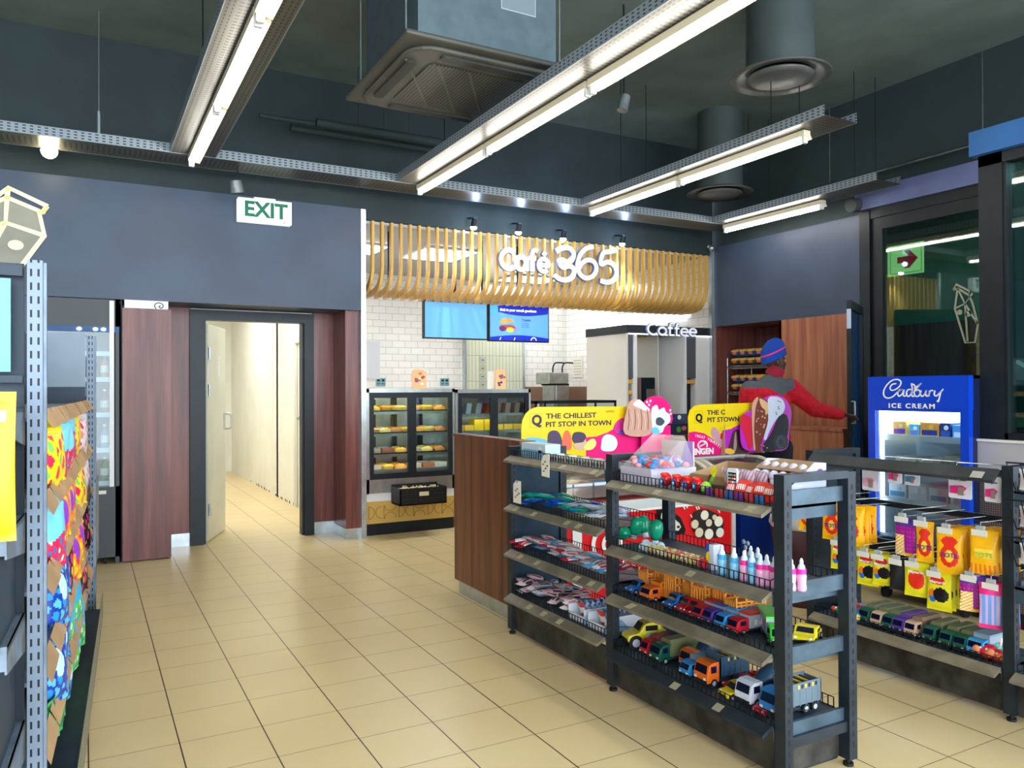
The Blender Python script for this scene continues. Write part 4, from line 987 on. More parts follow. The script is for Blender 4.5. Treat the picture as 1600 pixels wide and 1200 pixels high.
for px, c_, rf, lb in ((1087, red, K(200, 40, 60, .3), 'red toy truck with a clear red-roofed trailer, beside the red cars'), (1102, purple, K(60, 80, 170, .3), 'purple toy truck with a clear blue-roofed trailer'), (1122, lblue, K(50, 150, 215, .3), 'light blue toy truck with a clear blue trailer'),
                       (1142, red, K(200, 40, 60, .3), 'red toy truck with a clear trailer beside the green one'), (1196, green, K(90, 215, 80, .3), 'bright green toy truck with a sticker-covered clear trailer')):
    truck('box', (onsh(px, 2.285, z3) if c_ is not green else (2.335, 2.13, z3+.001)), lb, c_, whit, .24 if c_ is not green else .26, .058 if c_ is not green else .08, .072 if c_ is not green else .085, roof=rf, rz=FX if c_ is not green else -.62, group=G3)
car((2.44, 2.12, z3+.001), 'yellow toy buggy with black trim by the near end of the shelf', yel, .15, .085, .05, rz=FX+.5, group=G3, deco=rubber)
car((2.46, 2.28, z3+.001), 'blue toy car behind the yellow buggy', K(40, 90, 120, .3), .12, .06, .05, rz=FX+.4, group=G3)
# bottom shelf
car(onsh(976, 2.30, z4), 'big yellow toy pickup with tall black wheels at the far end', K(226, 208, 50, .3), .21, .085, .095, big=1, rz=FX-.25, group=G4, deco=K(150, 190, 220))
truck('dump', (2.40, 2.915, z4+.001), 'white toy tipper with a purple window and blue bin', whit, slate, .19, .07, .095, group=G4, win=K(60, 50, 130, .15))
truck('tarp', onsh(1004, 2.30, z4), 'red toy truck with a reddish cover on the bottom shelf', red, K(150, 60, 66), .2, .06, .085, group=G4)
truck('tarp', onsh(1021, 2.29, z4), 'dark green toy truck with an olive cover on the bottom shelf', dgreen, olive, .23, .075, .095, group=G4)
truck('mixer', (2.35, 2.70, z4+.001), 'orange toy cement mixer with a slate drum on the bottom shelf', orange, slate, .22, .075, .10, group=G4)
truck('box', onsh(1067, 2.29, z4), 'light blue toy truck with clear blue trailer on the bottom shelf', lblue, whit, .22, .065, .075, roof=K(90, 170, 220, .3), group=G4)
truck('dump', onsh(1093, 2.285, z4), 'orange toy tipper with a slate bin on the bottom shelf', orange, slate, .24, .085, .115, group=G4)
car((2.33, 2.43, z4+.001), 'glossy red toy car between orange tipper and yellow car', K(200, 20, 30, .12), .16, .075, .06, rz=FX-.5, group=G4)
car(onsh(1128, 2.275, z4), 'yellow toy car behind the bottom wire guard', yel, .13, .07, .055, rz=FX-.2, group=G4)
truck('mixer', onsh(1158, 2.285, z4), 'white toy cement mixer with a big slate drum', whit, slate, .25, .085, .11, group=G4)
car(onsh(1183, 2.27, z4), 'small red toy car beside the blue tipper', red, .13, .065, .055, group=G4)
truck('dump', (2.285, 2.155, z4+.001), 'blue toy tipper with a grey bin at the near end of the bottom shelf', K(50, 130, 200, .3), K(96, 112, 124, .4), .25, .085, .118, group=G4, win=K(20, 40, 90, .15))
# small toys behind
t_ = thing('toy_plane', 'yellow and blue toy plane behind the red covered truck', 'toy', (2.50, 2.80, z4+.001), .6)
b = MB(); b.ell((0, 0, .035), (.07, .02, .025)); b.build('fuselage', yel, t_)
b = MB(); b.box(-.02, .02, -.07, .07, .035, .042); b.box(-.07, -.05, -.03, .03, .045, .05); b.prism([(-.07, .04), (-.04, .04), (-.065, .08)], -.003, .003); b.build('wing', K(60, 140, 220, .3), t_)
b = MB(); b.cyl((-.02, -.02, 0), (-.02, .02, 0), .012, 0, 10); b.cyl((.04, -.02, 0), (.04, .02, 0), .012, 0, 10); b.v = [v+Vector((0, 0, .012)) for v in b.v]; b.build('wheel', rubber, t_)
t_ = thing('toy_crane_arm', 'red toy ladder frame at the back of the bottom shelf', 'toy', (2.50, 2.33, z4+.001), 1.9)
b = MB()
for s_ in (-1, 1): b.box(-.10, .10, s_*.015-.003, s_*.015+.003, .055, .065)
for k in range(8): b.box(-.095+k*.026, -.089+k*.026, -.018, .018, .055, .066)
b.build('ladder', red, t_)
b = MB(); b.box(-.08, .08, -.03, .03, .012, .045); b.build('base', yel, t_)
for s_ in (-1, 1): wheel(t_, s_*.05, 0, .014, .014, .07, K(180, 180, 180))
# ---- second shelf of near bay: bottles, candy tubes, bulbs
z2 = LB[1]
def bottle(loc, c, i, lb):
    t_ = thing('toy_baby_bottle', lb, 'bottle', loc, 0, 'toy baby bottles')
    b = MB(); b.lathe((0, 0, 0), [(0, 0), (.018, 0), (.019, .01), (.017, .03), (.019, .055), (.016, .066), (0, .066)], 0, 14); b.build('body', mat('bottle_%s' % ('pinkish' if c is pinkc else 'bluish'), (236, 170, 205) if c is pinkc else (130, 195, 228), .2), t_)
    b = MB(); b.cyl((0, 0, .064), (0, 0, .082), .018, 0, 16); b.build('collar', c, t_)
    b = MB(); b.lathe((0, 0, .082), [(.014, 0), (.013, .01), (.007, .02), (.008, .028), (.004, .038), (0, .04)], 0, 12); b.build('teat', mat('teat_plastic', (214, 226, 238), .25), t_)
pinkc = K(240, 40, 160, .3); bluec = K(70, 170, 220, .3)
bt = [(1128, 2.285, bluec), (1147, 2.285, bluec), (1163, 2.285, pinkc), (1175, 2.285, bluec), (1188, 2.285, pinkc), (1198, 2.30, pinkc), (1173, 2.37, bluec), (1184, 2.37, bluec), (1210, 2.30, pinkc), (1236, 2.33, pinkc), (1252, 2.36, pinkc), (1222, 2.40, bluec)]
nb = {id(pinkc): 0, id(bluec): 0}
for i, (px, X, c_) in enumerate(bt):
    y = at(px, 870, X=X).y; k = nb[id(c_)]; nb[id(c_)] += 1
    bottle((X, y, z2+.001), c_, i, '%s-collared toy baby bottle, %s of its colour from the far end' % ('pink' if c_ is pinkc else 'blue', ORD[k]))
bx = thing('toy_box', 'blue and white star-patterned box beside the toy bottles', 'box', onsh(1108, 2.30, z2), FX)
b = MB(); b.box(-.02, .025, 0, .04, 0, .105); b.build('carton', K(40, 80, 170, .4), bx)
b = MB(); b.box(.0, .0255, -.001, .041, 0, .106); b.prism(circ(-.008, .05, .011, 12, .025), -.001, 0, 1); b.build('print', [K(214, 222, 236), yel], bx)
for i, (ya, X) in enumerate(((2.52, 2.29), (2.54, 2.335))):
    t_ = thing('candy_tube', 'clear tube of coloured sweets, %s, on second shelf' % ('red end at the front' if i == 0 else 'red end at the back'), 'sweets', (X, ya, z2+.021), 0)
    b = MB(); Ln = .36
    b.cyl((0, 0, 0), (0, Ln, 0), .018, 0, 12); 
    b.build('clear_tube', mat('clear_tube_plastic', (240, 240, 235), .1, alpha=.22), t_)
    b = MB()
    for k in range(96):
        a = k*2.4; b.ell((.010*math.cos(a), .01+k*(Ln-.02)/96, .010*math.sin(a)), (.0075, .0075, .0075), rnd.randrange(5), 6, 4)
    o = b.build('sweets', [K(250, 226, 60), K(250, 150, 60), K(240, 236, 214), K(220, 236, 100), K(236, 80, 70)], t_); o['kind'] = 'stuff'
    b = MB(); b.cyl((0, -.03, 0), (0, .0, 0), .019, 0, 12); b.build('red_cap', red, t_)
    b = MB(); b.cyl((0, Ln, 0), (0, Ln+.02, 0), .019, 0, 12); b.ell((0, Ln+.035, .0), (.018, .02, .018)); b.build('white_cap', K(214, 228, 240, .25), t_)
gr_ = K(20, 150, 110, .2)
for i, (px, X, z, ry, sc) in enumerate([(972, 2.36, .028, 1.45, 1.3), (994, 2.40, .062, .35, 1.25), (1006, 2.44, .068, -.3, 1.2), (1025, 2.42, .06, .1, 1.35)]):
    q = at(px, 830, X=X); t_ = thing('toy_bubble_bottle', 'green plastic bulb toy on the second shelf, %s from the far post' % ORD[i], 'toy', (X, q.y, z2+z+.012), 0, 'green bulb toys'); t_.rotation_euler = (ry, 0, 0); t_.scale = (sc, sc, sc)
    b = MB(); b.lathe((0, 0, -.03), [(0, 0), (.016, 0), (.022, .015), (.026, .04), (.022, .062), (.012, .07), (0, .072)], 0, 16); b.build('bulb', gr_, t_)
    b = MB(); b.lathe((0, 0, -.05), [(.0, 0), (.012, 0), (.012, .022), (0, .022)], 0, 12); b.build('nozzle', K(214, 228, 240, .25), t_)
for i, (px, X) in enumerate([(1009, 2.34), (1032, 2.36)]):
    q = at(px, 842, X=X); b = MB(); b.ell((0, 0, 0), (.022, .022, .022)); tag(b.build('ball', K(206, 220, 236, .25), None, (X, q.y, z2+.023)), 'pale round ball among the green bulbs, %s from the far post' % ORD[i], 'ball')
t_ = thing('toy_propeller', 'tiny toy propeller on a red stand behind the bottles', 'toy', (2.53, at(1165, 830, X=2.53).y, z2+.001), FX)
b = MB(); b.cyl((0, 0, 0), (0, 0, .04), .008, 0, 8); b.box(-.02, .02, -.01, .01, 0, .006); b.build('stand', red, t_)
b = MB(); b.cyl((0, 0, .04), (0, 0, .075), .003, 0, 6)
for k in range(3):
    a = k*2*PI/3+.4; b.ell((.014*math.cos(a), 0, .08+.014*math.sin(a)), (.011, .003, .011), 0, 8, 5)
b.build('propeller', K(200, 214, 226), t_)

# ---- pillow packets
def packet(name, w_, h_, t, cf, mats, loc, rot=(0, 0, 0), label='', cat='packet', group=None, parent=None, crimp=True, nu=24, nv=34):
    """hangs from its top edge at the origin, front facing local -y"""
    b = MB()
    def f(s_):
        def g(u, v):
            bul = (math.sin(PI*u)**.6)*(math.sin(PI*min(1, max(0, (v-.06)/.88)))**.5)
            wob = .0015*math.sin(9*u+5*v+w_*70)
            return ((u-.5)*w_*(1-.06*math.sin(PI*v)), s_*t*bul*.5+wob, -h_*v)
        return g
    b.grid(f(-1), nu, nv, cf)
    b.grid(lambda u, v: f(1)(1-u, v), 6, 6, 0)
    o = b.build(name, mats, parent, loc, rot=rot)
    if label: tag(o, label, cat, group)
    return o
Yt, Rd, Or, Wt, Bk, Gn, Pp, Pk, Bl = K(250, 184, 16, .3), K(226, 48, 30, .3), K(240, 120, 30, .3), K(240, 238, 232, .3), K(22, 22, 24, .3), K(90, 190, 60, .3), K(150, 30, 140, .3), K(236, 50, 130, .3), K(30, 110, 200, .3)
Yl = K(232, 220, 30, .3)
totm = [Yt, Rd, K(255, 205, 60, .3), Gn, Wt]
def tot(u, v):
    if v < .08 or v > .94: return 0
    if (u-.5)**2/.10+(v-.28)**2/.012 < 1: return 1
    d = (u-.5)**2+((v-.60)*1.45)**2
    if d < .035: return 2
    if d < .13: return 1
    return 0
maym = [Yl, Rd, Bk, Or, Wt, Bl]
def may(u, v):
    if (u-.45)**2/.09+(v-.22)**2/.014 < 1: return 1
    if (u-.6)**2/.10+(v-.58)**2/.035 < 1: return 2
    if (u-.25)**2/.03+(v-.62)**2/.03 < 1: return 3 if v < .66 else 5
    return 0
purm = [Pp, K(90, 60, 170, .3), Yt, Wt, Pk]
def pur(u, v):
    if v < .12: return 3 if u < .6 else 1
    if v < .2: return 1
    if u < .45 and v > .45: return 2 if (v*11+u*5) % 1 > .35 else 3
    if v > .9: return 2
    return 4 if (u*7 % 1 < .3 and v*9 % 1 < .4) else 0
pinm = [K(236, 40, 130, .3), K(196, 170, 214, .25), K(110, 150, 210, .25), Wt]
def pin(u, v):
    if v < .2: return 0
    return (1 if (u*5 % 1) < .5 else 2) if .25 < v < .9 else 0
# ---- top of bay B: cartons and wrapped tray
z1 = LB[0]
t_ = thing('wrapped_display_tray', 'tilted cellophane-wrapped tray of sweets at the far end of the top shelf', 'display box', (2.29, 2.92, z1+.001))
b = MB(); b.box(0, .27, -.07, .165, 0, .07)
b.build('tray', K(206, 200, 214), t_)
b = MB(); b.add([(-.0, -.07, .06), (-.0, .165, .06), (.20, .165, .22), (.20, -.07, .22), (.27, -.07, .07), (.27, .165, .07)], [(0, 3, 2, 1), (0, 4, 3), (1, 2, 5), (3, 4, 5, 2)]); b.build('cellophane', mat('cellophane_film', (232, 228, 232), .08, alpha=.2), t_)
b = MB()
for k in range(80):
    b.ell((rnd.uniform(.02, .25), rnd.uniform(-.05, .145), .075+rnd.uniform(0, .035)), (.021, .021, .017), rnd.randrange(6), 7, 5)
o = b.build('sweets', [Rd, K(230, 160, 170), K(220, 220, 225), K(180, 120, 190), K(240, 190, 150), K(70, 130, 190)], t_); o['kind'] = 'stuff'
b = MB(); b.box(.255, .26, -.07, .165, .07, .19); b.prism([(-.07, .08), (.02, .08), (-.02, .19), (-.07, .19)], .25, .254, 1, ax='x'); b.build('backing_card', [K(236, 214, 206), K(176, 140, 220)], t_)
t_ = thing('open_carton', 'open brown cardboard carton behind the toy phone on the top shelf', 'carton', (2.36, 2.36, z1+.001))
b = MB(); b.box(0, .22, 0, .30, 0, .006); b.box(0, .006, 0, .30, 0, .07); b.box(.214, .22, 0, .30, 0, .115); b.prism([(0, 0), (.22, 0), (.22, .115), (0, .07)], 0, .006); b.prism([(0, 0), (.22, 0), (.22, .115), (0, .07)], .294, .3)
b.add([(0, 0, .07), (.0, .3, .07), (-.04, .3, .04), (-.04, 0, .04)], [(0, 1, 2, 3), (3, 2, 1, 0)])
b.build('box', card, t_)
for i, px in enumerate((1038, 1056, 1072, 1088)):
    q = at(px, 735, X=2.305); t_ = thing('toy_mask_ball', 'red round toy with a blue lens on the top shelf, %s from the far end' % ORD[i], 'toy', (2.305, q.y, z1+.034), FX, 'red round toys on the top shelf')
    b = MB(); b.ell((0, .01, 0), (.026, .026, .032)); b.build('shell', K(224, 26, 34, .2), t_)
    b = MB(); b.ell((0, -.013, -.006), (.016, .008, .017)); b.ell((0, -.019, -.006), (.009, .004, .010), 1); b.build('lens', [K(30, 90, 160, .15), K(170, 210, 240, .15)], t_)
    b = MB(); b.ell((.0, -.004, .024), (.02, .012, .008)); b.build('cap', K(240, 70, 40, .2), t_)
t_ = thing('green_toy_face', 'lime green round toy beside the red ones', 'toy', (2.30, at(1103, 748, X=2.30).y, z1+.027), FX)
b = MB(); b.ell((0, 0, 0), (.024, .024, .026)); b.build('head', K(150, 220, 60, .3), t_)
b = MB(); b.ell((-.008, -.02, .006), (.006, .005, .008)); b.ell((.01, -.02, .006), (.006, .005, .008)); b.build('eye', whitep, t_)
q = at(1118, 718, X=2.33); packet('flag_shaped_packet', .03, .085, .006, lambda u, v: 0 if v < .5 else (1 if u < .5 else 2), [Yl, K(140, 30, 50), Gn], (2.33, q.y, z1+.115), (0, .5, FX), 'slanting yellow and dark red packet by the toy phone', 'packet')
t_ = thing('toy_phone', 'white toy phone with rows of colourful app icons, upright on top shelf', 'toy', (2.288, at(1144, 750, X=2.288).y, z1+.001), FX)
b = MB(); b.prism(rrect(-.027, .027, 0, .122, .009), 0, .008); b.build('case', whitep, t_)
b = MB(); b.prism(rrect(-.022, .022, .018, .106, .003), -.0008, 0); b.build('display', K(26, 30, 60, .2), t_)
b = MB()
for a in range(4):
    for c_ in range(6): b.prism(rrect(-.0195+a*.0105, -.0115+a*.0105, .024+c_*.0135, .032+c_*.0135, .002, 2), -.0016, -.0008, (a*3+c_*2) % 5)
b.build('icons', [K(90, 190, 230), K(230, 90, 120), K(240, 240, 245), K(110, 200, 120), K(240, 170, 70)], t_)
for i in range(5):
    y = 2.375-.045*i; rr = .25*math.sin(i*2.3)
    packet('red_sweet_packet', .075, .07, .02, lambda u, v: 1 if (.25 < v < .6 and .2 < u < .8 and (u*8 % 1) < .6) else 0, [Rd, Wt], (2.298+.004*i, y-.04, z1+.075+.006*(i % 2)), (-.35, 0, FX+rr), 'red sweet packet leaning by the toy phone, %s toward the near end' % ORD[i], 'packet', 'red sweet packets')
for i in range(6):
    q = at(1108+16*i, 755, X=2.275); b = MB(); b.box(0, .006, -.019, .019, 0, .033, i % 3)
    tag(b.build('card_pack', [K(120, 60, 150), K(200, 60, 70), K(50, 110, 180)], None, (2.268, q.y, z1+.001)), 'small bright card pack just behind the top wire guard, %s from the far end' % ORD[i], 'packet', 'small card packs')
t_ = thing('toy_display_carton', 'lidless pale blue carton of clear-capped toys at the near end', 'display box', (2.36, 2.10, z1+.001))
b = MB(); b.prism([(0, 0), (.20, 0), (.20, .15), (.13, .155), (0, .07)], 0, .004); b.prism([(0, 0), (.20, 0), (.20, .15), (.13, .155), (0, .07)], .236, .24); b.box(0, .004, 0, .24, 0, .07); b.box(.196, .2, 0, .24, 0, .15); b.box(0, .2, 0, .24, 0, .004); b.build('carton', m_paint('pink_blue_carton', (190, 196, 222), .6, .1), t_)
b = MB(); b.box(-.001, .0, 0, .24, .0, .05, 0); b.prism(circ(.16, .11, .02, 16), -.001, 0, 1); b.prism([(0, 0), (.1, 0), (.08, .06), (0, .05)], -.001, 0, 0); b.build('print', [K(226, 110, 140), K(120, 40, 150)], t_)
b = MB(); b.add([(.10, -.0, .14), (.2, -.0, .15), (.2, .24, .15), (.10, .24, .14), (.06, .0, .12), (.06, .24, .12)], [(0, 1, 2, 3), (4, 0, 3, 5)]); b.build('flap', card, t_)
for i in range(5):
    for j in range(2):
        t2_ = thing('clear_domed_toy', 'clear-domed pink and white toy in the pale carton, %s row, %s along' % ('front' if j == 0 else 'back', ORD[i]), 'toy', (2.395+.06*j, 2.125+.046*i, z1+.06+.03*j), 0, 'clear-domed toys in the pale carton')
        b = MB(); b.cyl((0, 0, 0), (0, 0, .03), .016, 0, 10); b.build('base', [K(236, 60, 50), K(230, 150, 160), K(236, 236, 240)][(i+j) % 3], t2_)
        b = MB(); b.ell((0, 0, .038), (.02, .02, .022)); b.build('dome', K(214, 206, 220, .15), t2_)
for i in range(4):
    packet('lolly_bag', .07, .09, .02, lambda u, v: 1 if (u*4+v*3) % 1 < .35 else 0, [K(220, 214, 226, .2), K(210, 120, 150, .3)], (2.325+.01*(i % 2), 2.40-.055*i, z1+.12), (.25, 0, FX), 'clear bag of pink lollies before the pale carton, %s from the toy phone' % ORD[i], 'packet', 'clear lolly bags')
# ---- bay A contents
za1, za2, za3, za4 = LA
t_ = thing('tissue_box', 'pale blue and white carton at the far end of the top shelf', 'box', (2.27, 3.76, za1+.001))
b = MB(); b.box(0, .10, 0, .27, 0, .085)
b.build('carton', m_paint('pale_blue_print', (196, 218, 230), .4, .05), t_)
b = MB(); b.box(-.001, 0, .02, .25, .01, .05, 0); b.prism(circ(.06, .05, .02, 12), -.001, 0, 1, ax='x'); b.build('print', [K(130, 180, 214), K(220, 235, 240)], t_)
b = MB(); b.cyl((0, 0, 0), (0, 0, .055), .018, 0, 14); tag(b.build('small_tin', K(30, 130, 100, .3), None, (2.30, 4.06, za1+.001)), 'little green tin beside the pale blue carton', 'tin')
for i in range(14):
    q = 3.72-.04*i; b = MB(); b.box(0, .05, -.017, .017, 0, .036+.004*(i % 3)); b.box(-.001, 0, -.014, .014, .008, .026, 1)
    tag(b.build('small_pack', [K(214, 214, 206, .3), [K(110, 150, 120), K(170, 110, 100), K(100, 130, 170)][i % 3]], None, (2.262, q, za1+.001)), 'little pale pack in the row on the far bay top, %s from the carton' % ORD[i], 'packet', 'little packs on the top shelf')
def flats(tagname, lb, z, n, X0, X1, y0, y1, cols, w_=(.07, .10), grp='', thick=.026, layers=2):
    k = 0; per = max(1, n//layers)
    for l in range(layers):
        for i in range(per):
            y = y1-(y1-y0)*(i+.5)/per+rnd.uniform(-.012, .012); x = rnd.uniform(X0, X1); c1, c2 = cols[rnd.randrange(len(cols))]
            pw = rnd.uniform(*w_); sp = rnd.random()
            def cf(u, v, s_=sp): return 1 if (.3 < v < .7 and (u*3+s_) % 1 < .55) or v < .1 else 0
            packet(tagname, pw, pw*1.55, thick, cf, [c1, c2], (x+.05, y, z+.03+l*.02+rnd.uniform(0, .006)+.012), (-PI/2+rnd.uniform(-.3, .2)+.0, 0, FX+rnd.uniform(-.5, .5)), '%s, %s layer, %s from the far post' % (lb, ('bottom', 'middle', 'top')[l], ORD[i % 20]), 'packet', grp, nu=6, nv=8)
            k += 1
cb_ = [(K(34, 100, 214, .25), K(110, 200, 232, .25)), (K(30, 186, 170, .25), K(224, 240, 244, .25)), (K(80, 180, 232, .25), K(236, 244, 250, .25)), (K(24, 170, 130, .25), K(40, 80, 200, .25))]
flats('blue_packet', 'flat blue and teal packet on the second shelf', za2, 22, 2.29, 2.42, 3.42, 4.08, cb_, grp='blue packets on the second shelf')
flats('pale_packet', 'flat pale and lilac packet on the second shelf', za2, 12, 2.29, 2.42, 3.18, 3.45, [(K(232, 236, 244, .25), K(180, 150, 220, .3)), (K(222, 240, 240, .25), K(80, 90, 210, .3))], grp='pale packets on the second shelf')
cs_ = [(K(230, 234, 240, .2), K(226, 50, 76, .3)), (K(100, 170, 216, .25), K(234, 238, 244, .2)), (K(236, 226, 226, .2), K(206, 90, 80, .3)), (K(206, 40, 64, .25), K(240, 240, 244, .2))]
flats('silver_packet', 'silver and red flat packet on the third shelf', za3, 36, 2.29, 2.42, 3.18, 4.08, cs_, w_=(.06, .09), grp='silver packets on the third shelf')
cp_ = [(K(236, 190, 196, .35), K(40, 40, 50, .4)), (K(226, 222, 224, .35), K(200, 120, 130, .3)), (K(196, 200, 216, .35), K(60, 56, 70, .4)), (K(240, 214, 214, .35), K(30, 34, 60, .4))]
flats('pink_wrapper', 'pink wrapped bar on bottom shelf', za4, 36, 2.29, 2.44, 3.52, 4.08, cp_, w_=(.055, .08), grp='pink wrapped bars on the bottom shelf', layers=3, thick=.03)
def tray_box(y0, lb, h=.075):
    t_ = thing('white_tray_box', lb, 'box', (2.275, y0, za4+.001), 0)
    b = MB(); W_ = .30; Dp = .15; e = .003
    b.box(0, W_, 0, e, 0, h); b.box(0, W_, Dp-e, Dp, 0, h); b.box(0, W_, 0, Dp, 0, e); b.box(W_-e, W_, 0, Dp, 0, h+.02); b.box(0, e, 0, Dp, 0, h*.5)
    b.build('carton', K(222, 224, 230, .5), t_)
    b = MB(); b.prism([(0, 0), (.16, 0), (.10, h*.8), (.0, h*.6)], -.001, 0); b.build('printed_side', K(150, 180, 210), t_)
    return t_
tray_box(3.385, 'white open box holding blue packets, farther of two on the bottom shelf')
tray_box(3.20, 'white open box nearest to the middle post on the bottom shelf')
for bi, y0 in enumerate((3.385, 3.20)):
    for i in range(6):
        packet('blue_sweet_packet', .06, .09, .02, lambda u, v: 1 if (.3 < v < .6) else (2 if (u*5+v*7) % 1 < .25 else 0), [K(30, 110, 190, .25), K(190, 220, 236, .3), K(230, 240, 245)] if i else [Rd, Wt, Rd], (2.30+.035*i, y0+.075+.01*math.sin(i*3), za4+.095), (.35, 0, FX), 'small blue packet standing in the %s white box, %s from its front' % ('farther' if bi == 0 else 'nearer', ORD[i]), 'packet', 'blue packets in white boxes', nu=6, nv=8)
# paper price flyers hanging on the guards
for i, (px, py, X, tl) in enumerate([(852, 728, 2.165, .25), (808, 770, 2.19, 0)]):
    q = at(px, py, X=X); t_ = thing('paper_flyer', 'white paper flyer hanging from the %s' % ('top shelf lip' if i == 0 else 'second shelf guard near the far post'), 'flyer', q, FX); t_.rotation_euler = (0, -tl*.6, FX)
    b = MB(); w_ = .045; b.prism([(-w_, .045), (-w_*.3, .07), (w_, .07), (w_, -.06), (-w_, -.06)] if i else [(-w_, -.05), (-w_*.8, .03), (-w_*.2, .06), (w_*1.1, .06), (w_*.7, -.065)], -.001, .001); b.build('sheet', paper, t_)
    b = MB()
    for k in range(5): b.box(-w_*.6+.02*(k % 3), -w_*.6+.018+.02*(k % 3), -.002, -.001, -.03+.012*k, -.022+.012*k, k % 3)
    b.build('print', [K(180, 60, 60), K(70, 90, 90), K(60, 60, 70)], t_)
    b = MB(); b.box(-.01, .01, -.001, .03, .06, .066); b.build('clip', wire, t_)

# ================= right shelf unit with hooks =================
XF = 3.58
GR = thing('hook_shelving_unit', 'dark metal shelf unit hung with sweet bags, right of the toy shelves', 'shelf unit', (XF, 0, 0))
D2 = .36
for yy in (1.955, 3.03):
    post(GR, 0, .04, yy, yy+PW, 1.125); post(GR, D2, D2+.04, yy, yy+PW, 1.125)
post(GR, 0, .04, .90, .95, 1.125)
for yy in (1.955, 3.03):
    b = MB(); b.box(.04, D2, yy, yy+PW, 1.095, 1.125); b.build('cross_rail', shelfm, GR)
b = MB(); b.box(.04, D2, 3.045, 3.055, .1, 1.10); b.build('end_panel', K(18, 34, 44), GR)
b = MB(); b.box(.02, .032, 2.005, 3.03, .03, .19); b.build('base_panel', basep, GR)
b = MB(); b.box(.02, .032, .95, 1.955, .03, .19); b.build('base_panel', basep, GR)
shelf(GR, 2.01, 3.025, .225, D2, [])
shelf(GR, .955, 1.95, .225, D2, [])
# empty top shelf: just its dark lip and hooks over it
b = MB(); b.prism([(-.005, 1.108), (-.012, 1.112), (-.060, 1.066), (-.060, 1.052), (-.052, 1.052), (-.004, 1.098)], 2.01, 3.025); tb = b.build('top_lip', m_metal('top_lip_grey', (58, 62, 64), .4, .3), GR)
b = MB(); yq = at(1525, 740, X=XF-.06).y; b.add([(-.034, yq-.028, 1.094), (-.034, yq+.028, 1.094), (-.062, yq+.028, 1.067), (-.062, yq-.028, 1.067)], [(0, 1, 2, 3), (3, 2, 1, 0)]); b.v = [v+Vector((-.003, 0, .003)) for v in b.v]; b.build('price_label', paper, tb)
b = MB()
for px in (1395, 1425, 1460, 1515):
    y = at(px, 715, X=XF+.1).y; b.tube([(.30, y, 1.10), (.0, y, 1.125), (-.0, y, 1.10)], .0025, 0, 5); b.tube([(.30, y, 1.10), (.30, y-.06, 1.1)], .0025, 0, 5)
b.build('top_hook_wire', chrome, GR)
for z in (1.04, .815, .60):
    b = MB(); b.box(D2-.02, D2, 2.005, 3.03, z, z+.03); b.build('back_bar', shelfm, GR)
def hook(px, z, Ln=.30, labelc=paper, X=XF, card_=True):
    y = at(px, 800, X=X-.02).y; b = MB()
    b.tube([(D2, y, z), (.0+X-XF, y, z+.012), (-.015+X-XF, y, z+.03)], .0028, 0, 5)
    b.tube([(D2, y+.012, z+.035), (-.01+X-XF, y, z+.045), (-.014+X-XF, y, z+.0)], .0028, 0, 5)
    hk = b.build('hook', chrome, GR)
    if card_:
        b = MB(); b.box(-.022+X-XF, -.020+X-XF, y-.036, y+.036, z-.016, z+.012); b.build('price_card', labelc, hk)
        b = MB(); b.box(-.019+X-XF, -.005+X-XF, y-.018, y+.018, z+.0, z+.03); b.build('price_clip', mat('clip_plastic', (170, 174, 176), .3), hk)
    return y
def hung(name, px, z, n, w_, h_, cf, mats, lb, grp, dx=.028, txt=None, cat='sweet bag', X0=.02, card_=True):
    y = hook(px, z, card_=card_)
    for i in range(n):
        lab_ = lb if n == 1 else lb+(', frontmost' if i == 0 else ', %s from its front' % ORD[i])
        if i == 0 and txt:
            t_ = thing(name, lab_, cat, (XF+X0, y+rnd.uniform(-.003, .003), z+.005), FX+.22+rnd.uniform(-.1, .1), grp)
            packet('pouch', w_*.94, h_, .028, cf, mats, (0, 0, 0), parent=t_)
            for s_, sz_, m_, dz_ in txt: text(s_, sz_, m_, (0, -.018, dz_), 0, t_, ext=.0006, off=.0004, align='CENTER')
        else:
            packet(name, w_*.92, h_*rnd.uniform(.95, 1.03), .026, cf, mats, (XF+X0+dx*i, y+rnd.uniform(-.007, .007), z+.005+rnd.uniform(-.004, .004)), (0, 0, FX+.32+rnd.uniform(-.25, .25)), lab_, cat, grp)
r2, r3 = .822, .605
tt = [('TOTS', .030, K(30, 60, 130), -.135)]
tm = [('Maynards', .019, Wt, -.052)]
hung('yellow_sweet_bag', 1252, r2+.03, 1, .10, .20, tot, totm, 'yellow and red sweet bag at the far post, upper hook row', 'upper row')
hung('yellow_sweet_bag', 1292, r2+.02, 2, .12, .205, tot, totm, 'yellow and red sweet bag on the far end hook', 'upper row yellow bags', txt=tt)
hung('yellow_sweet_bag', 1322, r2+.01, 5, .125, .205, tot, totm, 'yellow and red sweet bag, second hook of upper row', 'upper row yellow bags', txt=tt)
hung('purple_sweet_bag', 1408, r2, 1, .125, .195, pur, purm, 'purple and yellow sweet bag alone on its hook in the upper row', 'purple bags')
hung('yellow_sweet_bag', 1438, r2-.005, 1, .09, .20, tot, totm, 'narrow yellow sweet bag right of the upper purple bag', 'upper row yellow bags', txt=tt)
hung('yellow_sweet_bag', 1476, r2-.02, 6, .125, .215, tot, totm, 'yellow and red sweet bag, fourth visible hook', 'upper row yellow bags', txt=tt, dx=.032)
